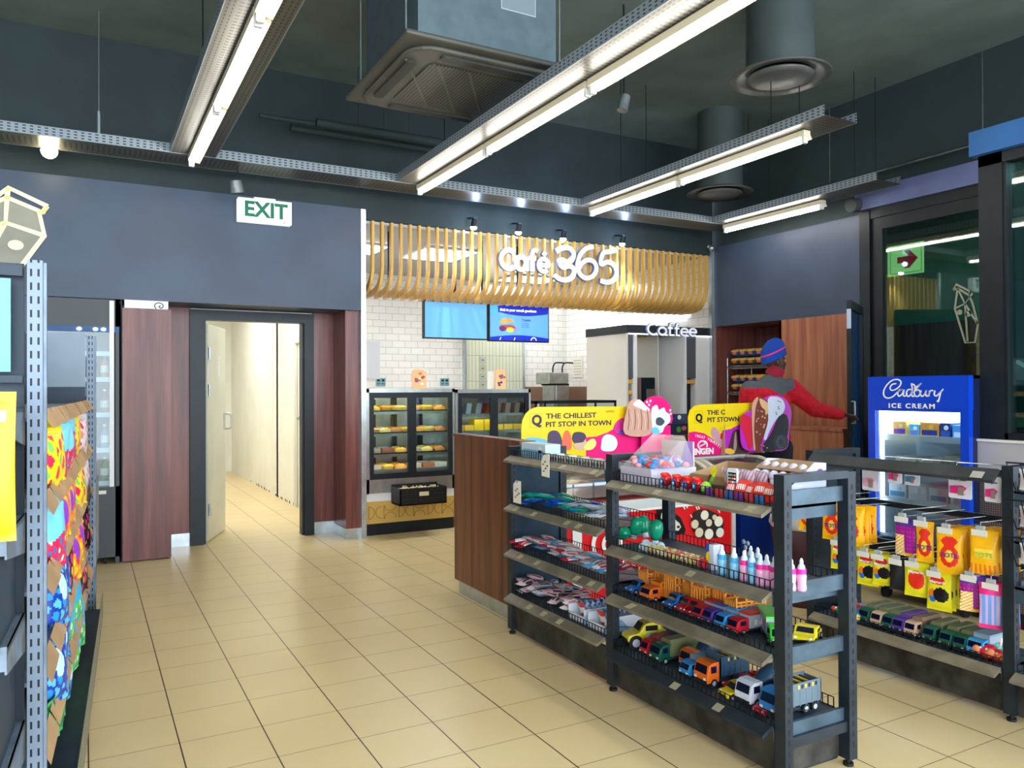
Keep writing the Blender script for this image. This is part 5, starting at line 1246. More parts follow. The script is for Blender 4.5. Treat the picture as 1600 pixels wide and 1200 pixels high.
hung('yellow_pastille_bag', 1530, r2-.005, 8, .125, .20, lambda u, v: 1 if .4 < v < .62 and .15 < u < .85 else (2 if v > .75 and (u*6 % 1) < .5 else 0), [Yt, K(250, 214, 70, .3), Or, Wt], 'plain yellow sweet bag beside the near post', 'upper row near bags', dx=.024, txt=[('TOTS', .03, K(170, 190, 60), -.12)])
hung('yellow_gum_bag', 1306, r3+.035, 6, .12, .155, may, maym, 'yellow gum bag with black oval, far lower hook', 'lower row yellow bags', txt=tm)
hung('yellow_gum_bag', 1348, r3+.005, 4, .125, .175, may, maym, 'yellow gum bag with black oval, second lower hook', 'lower row yellow bags', txt=tm)
hung('yellow_gum_bag', 1370, r3+.005, 3, .11, .155, may, maym, 'yellow gum bag with black oval, third lower hook', 'lower row yellow bags', txt=tm)
hung('black_pouch', 1398, r3+.0, 2, .10, .16, lambda u, v: 0, [K(16, 16, 18, .6)], 'plain black pouch in the lower hook row', 'black pouches')
hung('yellow_gum_bag', 1424, r3+.005, 4, .125, .17, lambda u, v: 1 if ((u-.5)**2/.12+(v-.5)**2/.07 < 1) else 0, maym, 'yellow bag with a red picture, middle lower hook', 'lower row yellow bags', txt=tm)
hung('yellow_gum_bag', 1458, r3-.02, 8, .125, .185, may, maym, 'yellow gum bag with black oval, long row on lower hook', 'lower row yellow bags', dx=.034, txt=tm)
hung('purple_sweet_bag', 1512, r3-.005, 4, .13, .165, pur, purm, 'purple and yellow sweet bag, lower row', 'lower purple bags')
hung('pink_toothbrush_pack', 1546, r3-.02, 4, .13, .21, pin, pinm, 'clear pink pack of brushes at the near post', 'pink brush packs', dx=.03)
# battery cards under the dark lip
def bcard(px, py, w_, h_, lb, brand=True, c2=Pk):
    q = at(px, py, X=XF+.03); t_ = thing('blister_card', lb, 'blister pack', (XF+.03, q.y, q.z), FX+rnd.uniform(-.1, .1))
    b = MB(); b.prism(rrect(-w_/2, w_/2, -h_/2, h_/2, .008), 0, .002); b.build('backing_card', K(226, 224, 232, .4), t_)
    b = MB(); b.prism([(-w_*.4, -h_*.3), (w_*.1, -h_*.3), (w_*.3, -h_*.05), (w_*.1, h_*.05), (-w_*.4, 0)], -.006, 0, 0); b.box(-w_*.05, w_*.2, -.009, -.006, -h_*.35, -h_*.02, 1); b.build('blister', [c2, K(150, 130, 120, .2)], t_)
    if brand: text('Energizer', w_*.2, K(20, 20, 24), (-w_*.45, -.001, h_*.24), 0, t_, ext=.0004, off=.0004)
    b = MB(); b.tube([(0, .0, h_*.35), (0, .3, h_*.35+.0)], .002, 0, 4); b.build('hang_wire', chrome, t_)
bcard(1360, 748, .105, .125, 'white and pink hanging card at the far end under the dark lip', False, K(240, 170, 196))
bcard(1398, 740, .075, .10, 'red and white battery card hanging second from the far end', True)
bcard(1425, 745, .085, .085, 'blue and white card hanging behind the battery cards', False, K(70, 140, 190))
bcard(1500, 760, .115, .115, 'white battery card with a red flash, largest under the lip')
bcard(1551, 765, .075, .115, 'battery card half hidden by the near post')
# trucks on the bottom shelf
zb_ = .225; GB = 'toy lorries on the bottom shelf of the hook unit'
lst = [(1347, dgreen, olive, 'tarp'), (1366, beige, olive, 'tarp'), (1384, dgreen, olive, 'tarp'), (1400, purple, K(110, 70, 150), 'tarp'), (1419, beige, K(150, 120, 96), 'tarp'), (1448, dgreen, olive, 'tarp'), (1474, dgreen, olive, 'tarp'), (1496, dgreen, olive, 'tarp')]
cn = {id(dgreen): 'dark green', id(beige): 'beige', id(purple): 'purple'}; kk = {}
for px, c1, c2, kd in lst:
    kk[id(c1)] = kk.get(id(c1), -1)+1
    truck(kd, onsh(px, XF+.03, zb_), '%s toy lorry with a boxy cover, %s of its colour from the far end' % (cn[id(c1)], ORD[kk[id(c1)]]), c1, c2, .22, .062, .088, group=GB)
truck('box', onsh(1520, XF+.03, zb_), 'light blue toy lorry with a clear drum body by the red crabs', lblue, whit, .2, .075, .09, roof=K(140, 170, 190, .2), group=GB)
def critter(px, c1, c2, lb, z=zb_, X=XF+.05, s_=1):
    q = at(px, 1000, X=X); t_ = thing('toy_figure', lb, 'toy', (X, q.y, z+.001), FX)
    b = MB(); b.ell((0, .02, .028*s_), (.034*s_, .04*s_, .028*s_)); b.build('body', c1, t_)
    b = MB()
    for a in (-1, 1): b.ell((a*.026*s_, -.015, .035*s_), (.016*s_, .014*s_, .016*s_)); b.ell((a*.03*s_, .03, .012*s_), (.012*s_, .02*s_, .012*s_))
    b.build('limb', c2, t_)
    b = MB()
    for a in (-1, 1): b.ell((a*.012*s_, -.014*s_, .045*s_), (.006, .005, .006), 0, 8, 6)
    b.build('eye', whitep, t_)
critter(1312, K(50, 150, 90), K(200, 70, 50), 'green and red toy figure next to the far post')
critter(1325, K(240, 150, 40), K(226, 90, 40), 'orange toy figure leaning above the others, far end', z=zb_+.05, X=XF+.10)
critter(1326, K(90, 200, 60), K(240, 210, 50), 'lime green toy figure with yellow feet, far end')
critter(1336, K(40, 110, 190), K(240, 200, 50), 'blue toy figure by the first green lorry', X=XF+.02)
critter(1540, K(210, 30, 50), K(240, 140, 90), 'big red toy crab with orange claws near the near post', s_=1.2)
critter(1556, K(206, 40, 50), K(240, 130, 60), 'red toy crab partly behind the near post')
critter(1545, K(40, 160, 200), K(40, 180, 140), 'turquoise toy fish behind the red crabs', X=XF+.16, s_=1.3)
critter(1560, K(60, 190, 90), K(40, 160, 200), 'green toy fish behind the red crabs', X=XF+.22, s_=1.2)
q = at(1345, 912, X=3.86); b = MB(); b.box(-.05, .05, -.06, .06, 0, .02, 0); b.box(-.05, .0, -.06, .0, .02, .022, 1)
tag(b.build('small_pack', [K(190, 204, 220, .3), K(230, 60, 110)], None, (3.84, q.y, zb_+.001), .4), 'silver and pink pack at the back of the far end', 'packet')
# the next bay toward the camera: bare shelves and a wire basket
for z in (1.02, .80, .60):
    b = MB(); b.box(.0, D2, 1.0, 1.95, z-.01, z); b.box(.0, .004, 1.0, 1.95, z-.07, z); b.box(.04, D2, 1.945, 1.95, z-.07, z+.02); b.build('shelf', shelfb, GR)
b = MB()
for z in (1.02, .86, .70):
    b.tube([(-.02, 1.93, z), (-.07, 1.945, z+.13), (-.07, 1.1, z+.13)], .004, 0, 5); b.tube([(-.02, 1.93, z), (-.02, 1.1, z)], .004, 0, 5)
    for k in range(12):
        y = 1.93-.045*(k+1); b.tube([(-.02, y, z), (-.07, y, z+.13)], .0028, 0, 4)
b.build('wire_basket', wire, GR)
for i, (z, c_) in enumerate(((1.022, K(226, 226, 232)), (.862, K(200, 190, 200)), (.702, K(226, 226, 232)))):
    packet('white_bag', .16, .09, .04, lambda u, v: 1 if .3 < v < .6 and u > .4 else 0, [c_, K(90, 110, 150)], (XF-.018, 1.84, z+.10), (0, 0, FX), 'white packet in the %s wire basket at the right edge' % ('top', 'middle', 'lower')[i], 'packet')
# ================= counter, freezers and banners =================
ct = thing('timber_counter', 'brown timber counter end with a metal plinth behind the far shelves', 'counter', (2.36, 0, 0))
b = MB(); b.prism([(0, 4.22), (.09, 4.20), (.085, 5.18), (0, 5.19)], .10, 1.135, ax='z'); b.build('side_panel', woodc, ct)
b = MB(); b.prism([(-.004, 4.21), (.10, 4.19), (.09, 5.19), (-.004, 5.20)], 1.135, 1.155, ax='z'); b.build('worktop', woodc, ct)
b = MB(); b.box(.02, .06, 4.22, 5.16, 0, .10); b.build('plinth', alu, ct)
b = MB(); b.box(-.001, .001, 4.45, 4.452, .1, 1.13); b.box(-.001, .001, 4.9, 4.902, .1, 1.13); b.build('joint', K(50, 30, 24), ct)
bc2 = thing('back_counter', 'dark timber counter behind the pink banner circle', 'counter', (4.05, 5.15, 0))
b = MB(); b.box(0, .80, 0, .5, 0, 1.06); b.build('body', woodc, bc2)
b = MB(); b.box(-.01, .81, -.01, .5, 1.06, 1.08); b.build('worktop', woodc, bc2)
zc_ = 1.081
bx = thing('sweet_display_box', 'dark blue box of coloured sweets on the back counter', 'display box', (at(1052, 650, Y=5.22).x, 5.22, zc_))
b = MB(); b.box(0, .26, 0, .14, 0, .09); b.box(0, .26, .12, .14, .09, .17); b.build('box', K(24, 44, 92, .4), bx)
b = MB(); b.prism(circ(.06, .04, .026, 12), -.001, 0, 0); b.prism(circ(.12, .05, .028, 12, .02), -.001, 0, 1); b.prism(circ(.2, .04, .03, 12, .02), -.001, 0, 2); b.prism(circ(.07, .13, .026, 12, .02), .118, .12, 1); b.prism(circ(.17, .14, .02, 12), .118, .12, 3); b.build('print', [K(90, 170, 70), K(220, 120, 140), K(60, 150, 80), Wt], bx)
# chest freezers
def freezer(x0, x1, label, front, name='chest_freezer'):
    t_ = thing(name, label, 'freezer', (x0, 4.19, 0)); wd = x1-x0; zf = .72; zb2 = .925; dp = .62
    b = MB(); b.box(.012, wd-.012, .012, dp, .10, zf); b.build('body', front, t_, bev=.006)
    side = cr([(0, zf-.05, 0), (.0, zf, 0), (.03, zf+.035, 0), (.16, zf+.09, 0), (.38, zb2-.01, 0), (.50, zb2, 0), (dp, zb2, 0)], 4)
    pts = [(v.x, v.y) for v in side]+[(dp, zf-.05)]
    ins = [(v.x+.035, v.y-.045) for v in side if v.x < dp-.03]+[(dp-.04, zf-.05), (.035, zf-.05)]
    for xa in (0, wd-.035):
        b = MB(); b.prism(pts, xa, xa+.035, ax='x'); b.build('end_cheek', K(214, 208, 186, .6), t_)
    b = MB(); b.box(0, wd, -.004, .03, zf-.05, zf+.012); b.box(0, wd, dp-.05, dp, zf-.05, zb2); b.box(0, wd, 0, dp, zf-.06, zf-.05); b.build('rim', K(206, 210, 208, .35), t_)
    b = MB(); g_ = [(v.x, v.y) for v in side if v.x > .02]
    for i in range(len(g_)-1): b.add([(.036, g_[i][0], g_[i][1]-.012), (wd-.036, g_[i][0], g_[i][1]-.012), (wd-.036, g_[i+1][0], g_[i+1][1]-.012), (.036, g_[i+1][0], g_[i+1][1]-.012)], [(0, 1, 2, 3)], 0, False)
    b.build('curved_glass_lid', lidglass, t_)
    for xx in (.1, wd-.1):
        for yy in (.08, dp-.08):
            b = MB(); b.cyl((xx-.015, yy, .045), (xx+.015, yy, .045), .045, 0, 14); b.box(xx-.02, xx+.02, yy-.02, yy+.02, .06, .10); b.build('castor', rubber, t_)
    return t_, wd, zf
redm = K(222, 24, 30, .3)
f1, fw, zf = freezer(2.66, 4.14, 'red ice cream chest freezer with a cow and strawberries, behind the toys', redm)
# front art: white stripe, brand rings, cow, popping berries, white border
b = MB()
b.box(.07, .14, -.003, .01, .11, .66, 0); b.box(1.445, 1.475, -.003, .01, .11, .68, 0); b.box(0.0, 1.475, -.003, .01, .655, .68, 0)
b.build('white_border', Wt, f1)
u = lambda px: at(px, 800, Y=4.19).x-2.66
v_ = lambda py, px=1000: at(px, py, Y=4.19).z
b = MB(); b.ribbon(circ(u(948), v_(850, 948), .11, 28), .03, -.004, .002, closed=True); b.ribbon(circ(u(953), v_(850, 953), .055, 20), .026, -.004, .002, closed=True)
b.ribbon([(u(962), v_(872, 962)), (u(985), v_(858, 985))], .018, -.004, .002); b.ribbon([(u(970), v_(880, 970)), (u(990), v_(866, 990))], .012, -.004, .002)
b.build('white_rings', Wt, f1)
def px2l(lst, ox, oy, sc): return [(at(ox+a*sc, oy+c*sc, Y=4.19).x-2.66, at(ox+a*sc, oy+c*sc, Y=4.19).z) for a, c in lst]
o5 = (1020, 600, .21672)
b = MB(); b.prism(px2l([(30, 905), (90, 905), (150, 925), (200, 965), (235, 1050), (225, 1080), (160, 1090), (30, 1085)], *o5), -.004, .002); b.build('cow_head', Bk, f1)
b = MB()
for q in ([(60, 930), (110, 925), (115, 960), (180, 985), (200, 1030), (180, 1058), (120, 1045), (90, 1000), (55, 965)],): b.prism(px2l(q, *o5), -.006, -.003)
b.build('cow_face', K(226, 220, 200), f1)
b = MB(); b.prism(px2l([(120, 945), (132, 945), (132, 960), (120, 960)], *o5), -.008, -.006); b.prism(px2l([(172, 1020), (190, 1022), (185, 1040), (168, 1036)], *o5), -.008, -.006); b.prism(px2l([(155, 960), (190, 975), (185, 1000), (165, 985)], *o5), -.008, -.006); b.build('cow_marks', Bk, f1)
b = MB(); b.prism(px2l([(300, 925), (340, 905), (400, 905), (470, 940), (510, 990), (505, 1060), (470, 1110), (330, 1110), (290, 1050), (280, 990)], *o5), -.004, .002); b.build('black_halo', K(40, 30, 24), f1)
b = MB()
for k, (a, c, r_) in enumerate([(370, 945, 46), (300, 1010, 42), (470, 990, 50), (400, 1000, 36), (480, 1070, 46), (330, 1070, 46), (400, 1080, 50), (440, 960, 26)]):
    q = px2l([(a, c)], *o5)[0]; b.prism(circ(q[0], q[1], r_*.0008, 10, r_*.00075), -.0065-.0005*k, .002, k % 2)
b.build('popcorn_picture', [K(238, 230, 210), K(224, 208, 176)], f1)
b = MB(); rr = random.Random(5)
for (a, c) in [(220, 880), (238, 872), (310, 885), (325, 880), (270, 940), (470, 905), (465, 850)]:
    q = px2l([(a, c), (a+10, c+22)], *o5); b.ribbon(q, .008, -.004, .002)
q = px2l([(410, 850), (430, 875), (460, 868), (470, 845), (450, 840), (430, 855)], *o5); b.ribbon(q, .007, -.004, .002)
b.build('doodles', Wt, f1)
# contents under the curved lid, seen between the shelves
for i in range(8):
    b = MB(); b.box(0, .15, 0, .22, 0, .10); b.box(.01, .14, .01, .10, .10, .102, 1); b.box(.02, .13, .12, .2, .10, .102, 2)
    tag(b.build('ice_cream_carton', [K(214, 228, 238), [K(250, 206, 60), K(210, 140, 90), K(110, 170, 220)][i % 3], [K(226, 150, 190), K(250, 226, 90)][i % 2]], None, (2.71+.165*i, 4.39, .735), bev=.004), 'ice cream carton under the curved freezer lid, %s from the counter' % ORD[i], 'carton', 'ice cream cartons in the red freezer')
f2, fw2, _ = freezer(4.19, 4.84, 'dark blue chest freezer right of the red one', K(12, 50, 140, .3))
# yellow banners standing behind the freezers
YBn = 4.76
yb = K(240, 208, 20, .35); pinkb = K(236, 20, 120, .35); ink = K(40, 36, 70, .4); lil = K(190, 40, 190, .35)
def bpx(lst, ox, oy, sc, x0, z0, Y=YBn): return [(at(ox+a*sc, oy+c*sc, Y=Y).x-x0, at(ox+a*sc, oy+c*sc, Y=Y).z-z0) for a, c in lst]
def smooth(l, n=4, closed=True): return [(v.x, v.y) for v in cr([(p[0], p[1], 0) for p in l], n, closed)]
def strut(t_, w_, h_, dq=.09):
    b = MB(); b.prism([(0, 0), (dq, 0), (0, h_*.7)], w_*.3, w_*.3+.006, ax='x'); b.prism([(0, 0), (dq, 0), (0, h_*.7)], w_*.7, w_*.7+.006, ax='x'); b.v = [v+Vector((0, .006, 0)) for v in b.v]; b.build('rear_strut', card, t_)
A0 = at(815, 712, Y=YBn); zA = .935
ba = thing('banner_board', 'long yellow board reading The Chillest Pit Stop in Town', 'advertising board', (A0.x, YBn, zA))
oA = (780, 600, .21672)
fn = lambda l: bpx(l, *oA, A0.x, zA)
out = fn([(160, 320), (168, 260), (190, 215), (225, 182), (275, 165), (1180, 160)])
rt = at(1052, 640, Y=YBn).x-A0.x
b = MB(); b.prism([(out[0][0], 0)]+out[:-1]+[(rt-.12, out[-1][1]), (rt-.12, 0)], 0, .006); b.build('board', yb, ba)
b = MB(); sw = fn([(625, 385), (700, 378), (780, 350), (850, 310), (900, 250), (930, 210)]); b.prism(sw+[(rt-.13, sw[-1][1]), (rt-.13, 0), (sw[0][0], 0)], -.001, 0); b.build('pink_swoosh', pinkb, ba)
b = MB(); b.prism(smooth(fn([(180, 400), (220, 385), (290, 390), (350, 410), (350, 440), (180, 440)])), -.0012, 0); b.build('blue_wave', K(110, 190, 220), ba)
ii = fn([(222, 215), (305, 215), (305, 315), (222, 315)]); b = MB(); b.ribbon(ii, .004, -.001, 0, closed=True); b.build('logo_frame', K(200, 150, 40), ba)
qq = fn([(234, 296)])[0]; text('Q', .10, ink, (qq[0], -.002, qq[1]), 0, ba, ext=.001, off=.004)
q0 = fn([(337, 250)])[0]; q1 = fn([(333, 310)])[0]; w1_ = fn([(700, 250)])[0][0]-q0[0]; w2_ = fn([(803, 310)])[0][0]-q1[0]
def fit(s, size, m, loc, par, w_, **k):
    o = text(s, size, m, loc, 0, par, **k); xs = [v.co.x for v in o.data.vertices]; o.scale.x = w_/(max(xs)-min(xs)); return o
ch = (fn([(337, 212)])[0][1]-q0[1])/.73
fit('THE CHILLEST', ch, ink, (q0[0], -.002, q0[1]), ba, w1_, ext=.001, off=.001)
fit('PIT STOP IN TOWN', ch, ink, (q1[0], -.002, q1[1]), ba, w2_, ext=.001, off=.001)
strut(ba, rt, .4)
def pics(par, lst, f, z=-.003):
    for nm, col, pts in lst:
        b = MB(); b.prism(smooth(f(pts)), z, 0); b.build(nm, col, par); z -= .0006
pics(ba, [('dark_lolly', K(84, 66, 96), [(348, 400), (355, 355), (385, 335), (425, 345), (450, 400), (450, 470), (355, 470)]), ('orange_lolly', K(240, 110, 80), [(455, 470), (458, 380), (480, 335), (505, 350), (520, 400), (515, 470)]),
          ('dark_cone', K(76, 62, 92), [(525, 400), (535, 355), (570, 345), (610, 355), (625, 385), (600, 420), (550, 430)]), ('cone_wafer', K(214, 180, 150), [(540, 430), (600, 420), (620, 400), (625, 470), (550, 470)]),
          ('lemon_wedge', K(244, 226, 120), [(610, 450), (640, 410), (680, 395), (697, 430), (670, 470), (620, 475)]), ('cream_swirl', K(226, 234, 230), [(735, 430), (745, 385), (780, 362), (830, 380), (850, 430), (820, 480), (740, 480)]),
          ('fruit_lolly', K(214, 50, 150), [(822, 330), (840, 280), (885, 245), (912, 270), (905, 320), (850, 355)]), ('blue_lolly_edge', K(80, 90, 210), [(850, 355), (905, 320), (915, 345), (870, 360)])], fn)
text('REFRESH', .02, K(150, 120, 40), (fn([(770, 205)])[0][0], -.002, fn([(770, 205)])[0][1]), 0, ba, ext=.0005)
pc = thing('round_banner_topper', 'round pink board with an ice cream cone and cream picture', 'advertising board', (at(985, 700, Y=4.70).x, 4.70, zA))
z0_ = zA; x0_ = at(985, 700, Y=4.70).x
fn2 = lambda l: bpx(l, *oA, x0_, z0_, 4.70)
b = MB(); c_ = fn2([(1130, 240)])[0]; r_ = fn2([(1250, 240)])[0][0]-c_[0]
ci = circ(c_[0], c_[1], r_, 40); b.prism([p for p in ci if p[1] > c_[1]-r_*.45]+[], 0, .006)
b.prism([(c_[0]-r_*.85, 0), (c_[0]+r_*.88, 0), (c_[0]+r_*.88, c_[1]-r_*.4), (c_[0]-r_*.85, c_[1]-r_*.4)], 0.0005, .006); b.build('board', pinkb, pc)
strut(pc, .4, .3, .045)
pics(pc, [('wafer_side', K(206, 158, 138), [(905, 360), (915, 200), (940, 130), (985, 108), (1040, 150), (1085, 190), (1092, 360)]), ('cream_top', K(232, 226, 230), [(975, 130), (1010, 112), (1060, 160), (1085, 185), (1060, 195), (1000, 170), (965, 150)]),
          ('splash', K(226, 234, 240), [(1095, 200), (1105, 165), (1135, 152), (1150, 185), (1185, 170), (1200, 200), (1225, 220), (1230, 270), (1190, 310), (1170, 350), (1110, 350), (1098, 270)]), ('splash_shadow', K(70, 76, 86), [(1130, 250), (1160, 240), (1190, 270), (1165, 300), (1130, 290)]),
          ('blue_foot', K(110, 200, 230), [(1100, 320), (1130, 310), (1150, 330), (1150, 358), (1105, 356)])], fn2)
b = MB()
for k in range(7):
    p = fn2([(930+22*k, 180+30*(k % 2))])[0]; p2 = fn2([(925+24*k, 330)])[0]; b.ribbon([p, ((p[0]+p2[0])/2+.01, (p[1]+p2[1])/2), p2], .006, -.0066, -.006, k % 2)
b.build('wafer_lines', [K(150, 96, 84), K(236, 196, 180)], pc)
b = MB(); 
for a, c in ((1065, 130), (1080, 150), (1232, 190), (1236, 215), (1090, 122)): q = fn2([(a, c)])[0]; b.prism(circ(q[0], q[1], .010, 8), -.0015, 0)
b.build('bubbles', Wt, pc)
# second banner
B0 = at(1076, 712, Y=YBn); oB = (1020, 600, .21672)
bb = thing('banner_board', 'shorter yellow board with pink corner, lower left, behind the cartons', 'advertising board', (B0.x, YBn, zA))
fb = lambda l: bpx(l, *oB, B0.x, zA)
out = fb([(258, 300), (256, 240), (268, 190), (300, 158), (345, 148), (720, 135), (860, 130)])
b = MB(); b.prism([(0, 0)]+out+[(out[-1][0], 0)], 0, .006); b.build('board', yb, bb); strut(bb, .8, .4)
b = MB(); pk_ = fb([(258, 350), (300, 342), (370, 355), (430, 395), (480, 440), (512, 475)]); b.prism([(0, 0)]+pk_+[(pk_[-1][0], 0)], -.001, 0); b.build('pink_corner', pinkb, bb)
b = MB(); pp = fb([(500, 335), (560, 325), (630, 290), (670, 240), (720, 180)]); b.prism([(pp[0][0], 0)]+pp+[(pp[-1][0]+.15, pp[-1][1]), (pp[-1][0]+.15, 0)], -.0008, 0); b.build('purple_swoosh', lil, bb)
b = MB(); jj = fb([(514, 135), (514, 470)]); b.box(jj[0][0]-.001, jj[0][0]+.001, -.0012, 0, jj[1][1], jj[0][1]); b.build('fold', K(190, 160, 20), bb)
ii = fb([(303, 195), (357, 195), (357, 282), (303, 282)]); b = MB(); b.ribbon(ii, .004, -.001, 0, closed=True); b.build('logo_frame', K(200, 150, 40), bb)
qq = fb([(308, 270)])[0]; text('Q', .085, Bk, (qq[0], -.002, qq[1]), 0, bb, ext=.001, off=.004)
for s, a, c, e_ in (('THE C', 390, 222, 520), ('PIT STOWN', 390, 275, 618)):
    p = fb([(a, c)])[0]; fit(s, ch*1.02, ink, (p[0], -.002, p[1]), bb, fb([(e_, c)])[0][0]-p[0], ext=.001, off=.001)
p = fb([(283, 510)])[0]; fit('ENGEN', .065, Wt, (p[0], -.003, p[1]), bb, fb([(435, 510)])[0][0]-p[0], ext=.001, off=.003)
c_ = fb([(358, 441)])[0]; b = MB(); b.ribbon(circ(c_[0], c_[1], .048, 24, .034, -.5, 4.9), .013, -.004, -.001); b.ribbon([(c_[0]-.03, c_[1]-.008), (c_[0]+.03, c_[1]+.012), (c_[0]+.015, c_[1]+.022)], .009, -.004, -.001); b.build('oval_logo', Wt, bb)
for k, chx in enumerate('TREAT YOURSELF'):
    tt_ = k/13; p = fb([(302+190*tt_, 382+8*tt_+78*tt_*tt_)])[0]
    if chx != ' ': text(chx, .030, Wt, (p[0], -.003, p[1]), 0, bb, ext=.0006, off=.0006, rot=(PI/2, .12+.75*tt_, 0))
pics(bb, [('cream_lolly', K(200, 150, 160), [(418, 360), (425, 320), (445, 312), (480, 350), (500, 420), (495, 450), (440, 400)]), ('red_lolly', K(214, 30, 50), [(488, 395), (490, 360), (500, 352), (510, 365), (512, 395)]), ('choc_cone', K(76, 50, 50), [(540, 470), (560, 400), (575, 345), (610, 328), (640, 350), (650, 420), (680, 470), (680, 500), (540, 498)]), ('choc_shine', K(170, 140, 140), [(590, 360), (600, 350), (605, 430), (595, 480), (580, 470)]),
          ('banana', K(240, 190, 60), [(515, 470), (560, 465), (590, 490), (560, 505), (520, 495)])], fb, -.002)
tp = thing('ice_cream_topper', 'purple board with a nutty chocolate bar and a dark biscuit bar', 'advertising board', (B0.x, 4.70, zA))
ft = lambda l: bpx(l, *oB, B0.x, zA, 4.70)
b = MB(); b.prism(smooth(ft([(650, 460), (640, 250), (720, 180), (790, 110), (870, 80), (940, 95), (985, 150), (1000, 220), (985, 330), (960, 470), (800, 480)])), 0, .006); b.build('board', lil, tp); strut(tp, 1.1, .35, .045)
pics(tp, [('strawberry', K(216, 24, 60), [(635, 250), (655, 220), (700, 240), (715, 300), (715, 440), (690, 470), (670, 400), (640, 320)]), ('choc_bar', K(120, 52, 40), [(712, 180), (735, 110), (775, 92), (830, 130), (852, 180), (830, 280), (790, 400), (770, 490), (735, 480), (712, 380)]), ('bar_edge', K(216, 160, 130), [(712, 180), (735, 110), (760, 100), (738, 180), (728, 330), (738, 470), (722, 440)]),
          ('nut_filling', K(226, 180, 130), [(770, 105), (830, 140), (855, 190), (835, 225), (810, 190), (780, 160)]), ('white_cream', K(212, 218, 236), [(830, 110), (880, 90), (930, 110), (950, 160), (935, 210), (900, 240), (860, 300), (830, 360), (815, 400), (800, 390), (830, 260)]), ('dark_bar', K(34, 32, 40), [(935, 215), (970, 240), (975, 330), (950, 420), (900, 470), (810, 490), (795, 440), (850, 360), (900, 250)]), ('biscuit', K(50, 50, 62), [(865, 400), (890, 370), (940, 365), (970, 395), (965, 450), (930, 472), (880, 465)])], ft, -.002)
b = MB(); rr = random.Random(9)
for k in range(26):
    q = ft([(735+rr.random()*85, 190+rr.random()*270)])[0]; b.prism(circ(q[0], q[1], .004+.004*rr.random(), 6), -.0105, -.003, 0)
b.build('nuts', K(230, 186, 140), tp)
b = MB(); c_ = ft([(918, 418)])[0]; b.ribbon(circ(c_[0], c_[1], .05, 24), .004, -.0085, -.007, closed=True); b.ribbon(circ(c_[0], c_[1], .03, 16), .003, -.0085, -.007, closed=True)
for k in range(10): b.ribbon([(c_[0]+.034*math.cos(k*.63), c_[1]+.034*math.sin(k*.63)), (c_[0]+.048*math.cos(k*.63), c_[1]+.048*math.sin(k*.63))], .003, -.0085, -.007)
b.build('biscuit_pattern', K(110, 112, 130), tp)
b = MB()
for k in range(6):
    q = ft([(860+rr.random()*70, 120+rr.random()*100)])[0]; b.prism(circ(q[0], q[1], .009, 5, .004), -.0085, -.003)
b.build('cream_flecks', K(50, 56, 90), tp)
# cone shaped bin between freezer and hook shelves
q = at(1222, 905, Z=0.0); cx_, cy_ = 4.62, 3.80
cn_ = thing('ice_cream_cone_bin', 'dark cone-shaped bin with a pale swirl top behind the near shelf end', 'bin', (at(1256, 850, Y=3.75).x, 3.75, 0))
b = MB(); b.lathe((0, 0, 0), [(.0, 0), (.15, 0), (.16, .04), (.22, .52), (.20, .53), (0, .53)], 0, 28); b.build('cone', m_paint('dark_red_brown', (64, 26, 34), .35), cn_)
b = MB(); b.lathe((0, 0, .52), [(.21, 0), (.23, .03), (.215, .10), (.19, .12), (.19, .18), (.14, .22), (.13, .27), (.06, .33), (0, .36)], 0, 28); b.build('swirl_top', K(206, 200, 196, .4), cn_)
b = MB()
for k in range(8): b.ell((.2*math.cos(k*.8+3.2), .2*math.sin(k*.8+3.2), .60+.02*(k % 2)), (.02, .02, .03))
b.build('spots', Bk, cn_)

# ================= branded upright freezer =================
XFz = 4.88; yT0 = 3.65; yT1 = 2.93; zt = 1.552; zb3 = .09
fz = thing('upright_freezer', 'tall blue glass-door ice cream freezer', 'freezer', (XFz, yT0, 0), FX)
fz['label'] = 'tall blue glass-door ice cream freezer with white script lettering on top'
wd = yT0-yT1; dp = .55
cb = K(0, 62, 196, .3)
b = MB(); b.box(0, .02, .05, dp, zb3, zt); b.box(wd-.02, wd, .05, dp, zb3, zt); b.box(0, wd, .05, dp, zt-.02, zt); b.box(0, wd, .05, dp, zb3, .40); b.box(0, wd, dp-.02, dp, zb3, zt); b.build('cabinet', K(16, 28, 66, .35), fz)
b = MB(); b.box(0, wd, 0, .05, 1.33, zt); b.build('header_panel', cb, fz)
b = MB(); b.box(0, .055, 0, .045, .40, 1.33); b.box(wd-.055, wd, 0, .045, .40, 1.33); b.box(.05, wd-.05, .005, .04, 1.315, 1.33); dd = b.build('door', cb, fz)
b = MB(); b.box(.055, wd-.055, .02, .026, .44, 1.33); b.build('pane', glass, dd)
b = MB(); b.box(.055, wd-.055, .0, .04, .40, .44); b.box(0, wd, .0, .04, .10, .40); b.build('grille_panel', blackm, fz)
b = MB(); b.box(.03, wd-.03, dp-.05, dp-.03, .42, 1.34); b.box(.02, .03, .06, dp-.03, .42, 1.34); b.box(wd-.03, wd-.02, .06, dp-.03, .42, 1.34); b.box(.02, wd-.02, .06, dp-.03, .42, .43); b.build('lining', K(214, 226, 234, .4), fz)
b = MB(); b.box(.06, .085, .045, .06, .46, 1.31); b.build('strip_light', mat('freezer_glow', (225, 240, 255), emit=1.8), fz)
b = MB(); b.box(.03, wd-.03, .07, dp-.05, 1.31, 1.32); b.build('top_light', mat('freezer_glow2', (225, 240, 255), emit=3), fz)
levels = [at(1430, y, X=XFz+.1).z for y in (683, 728, 783, 830)]
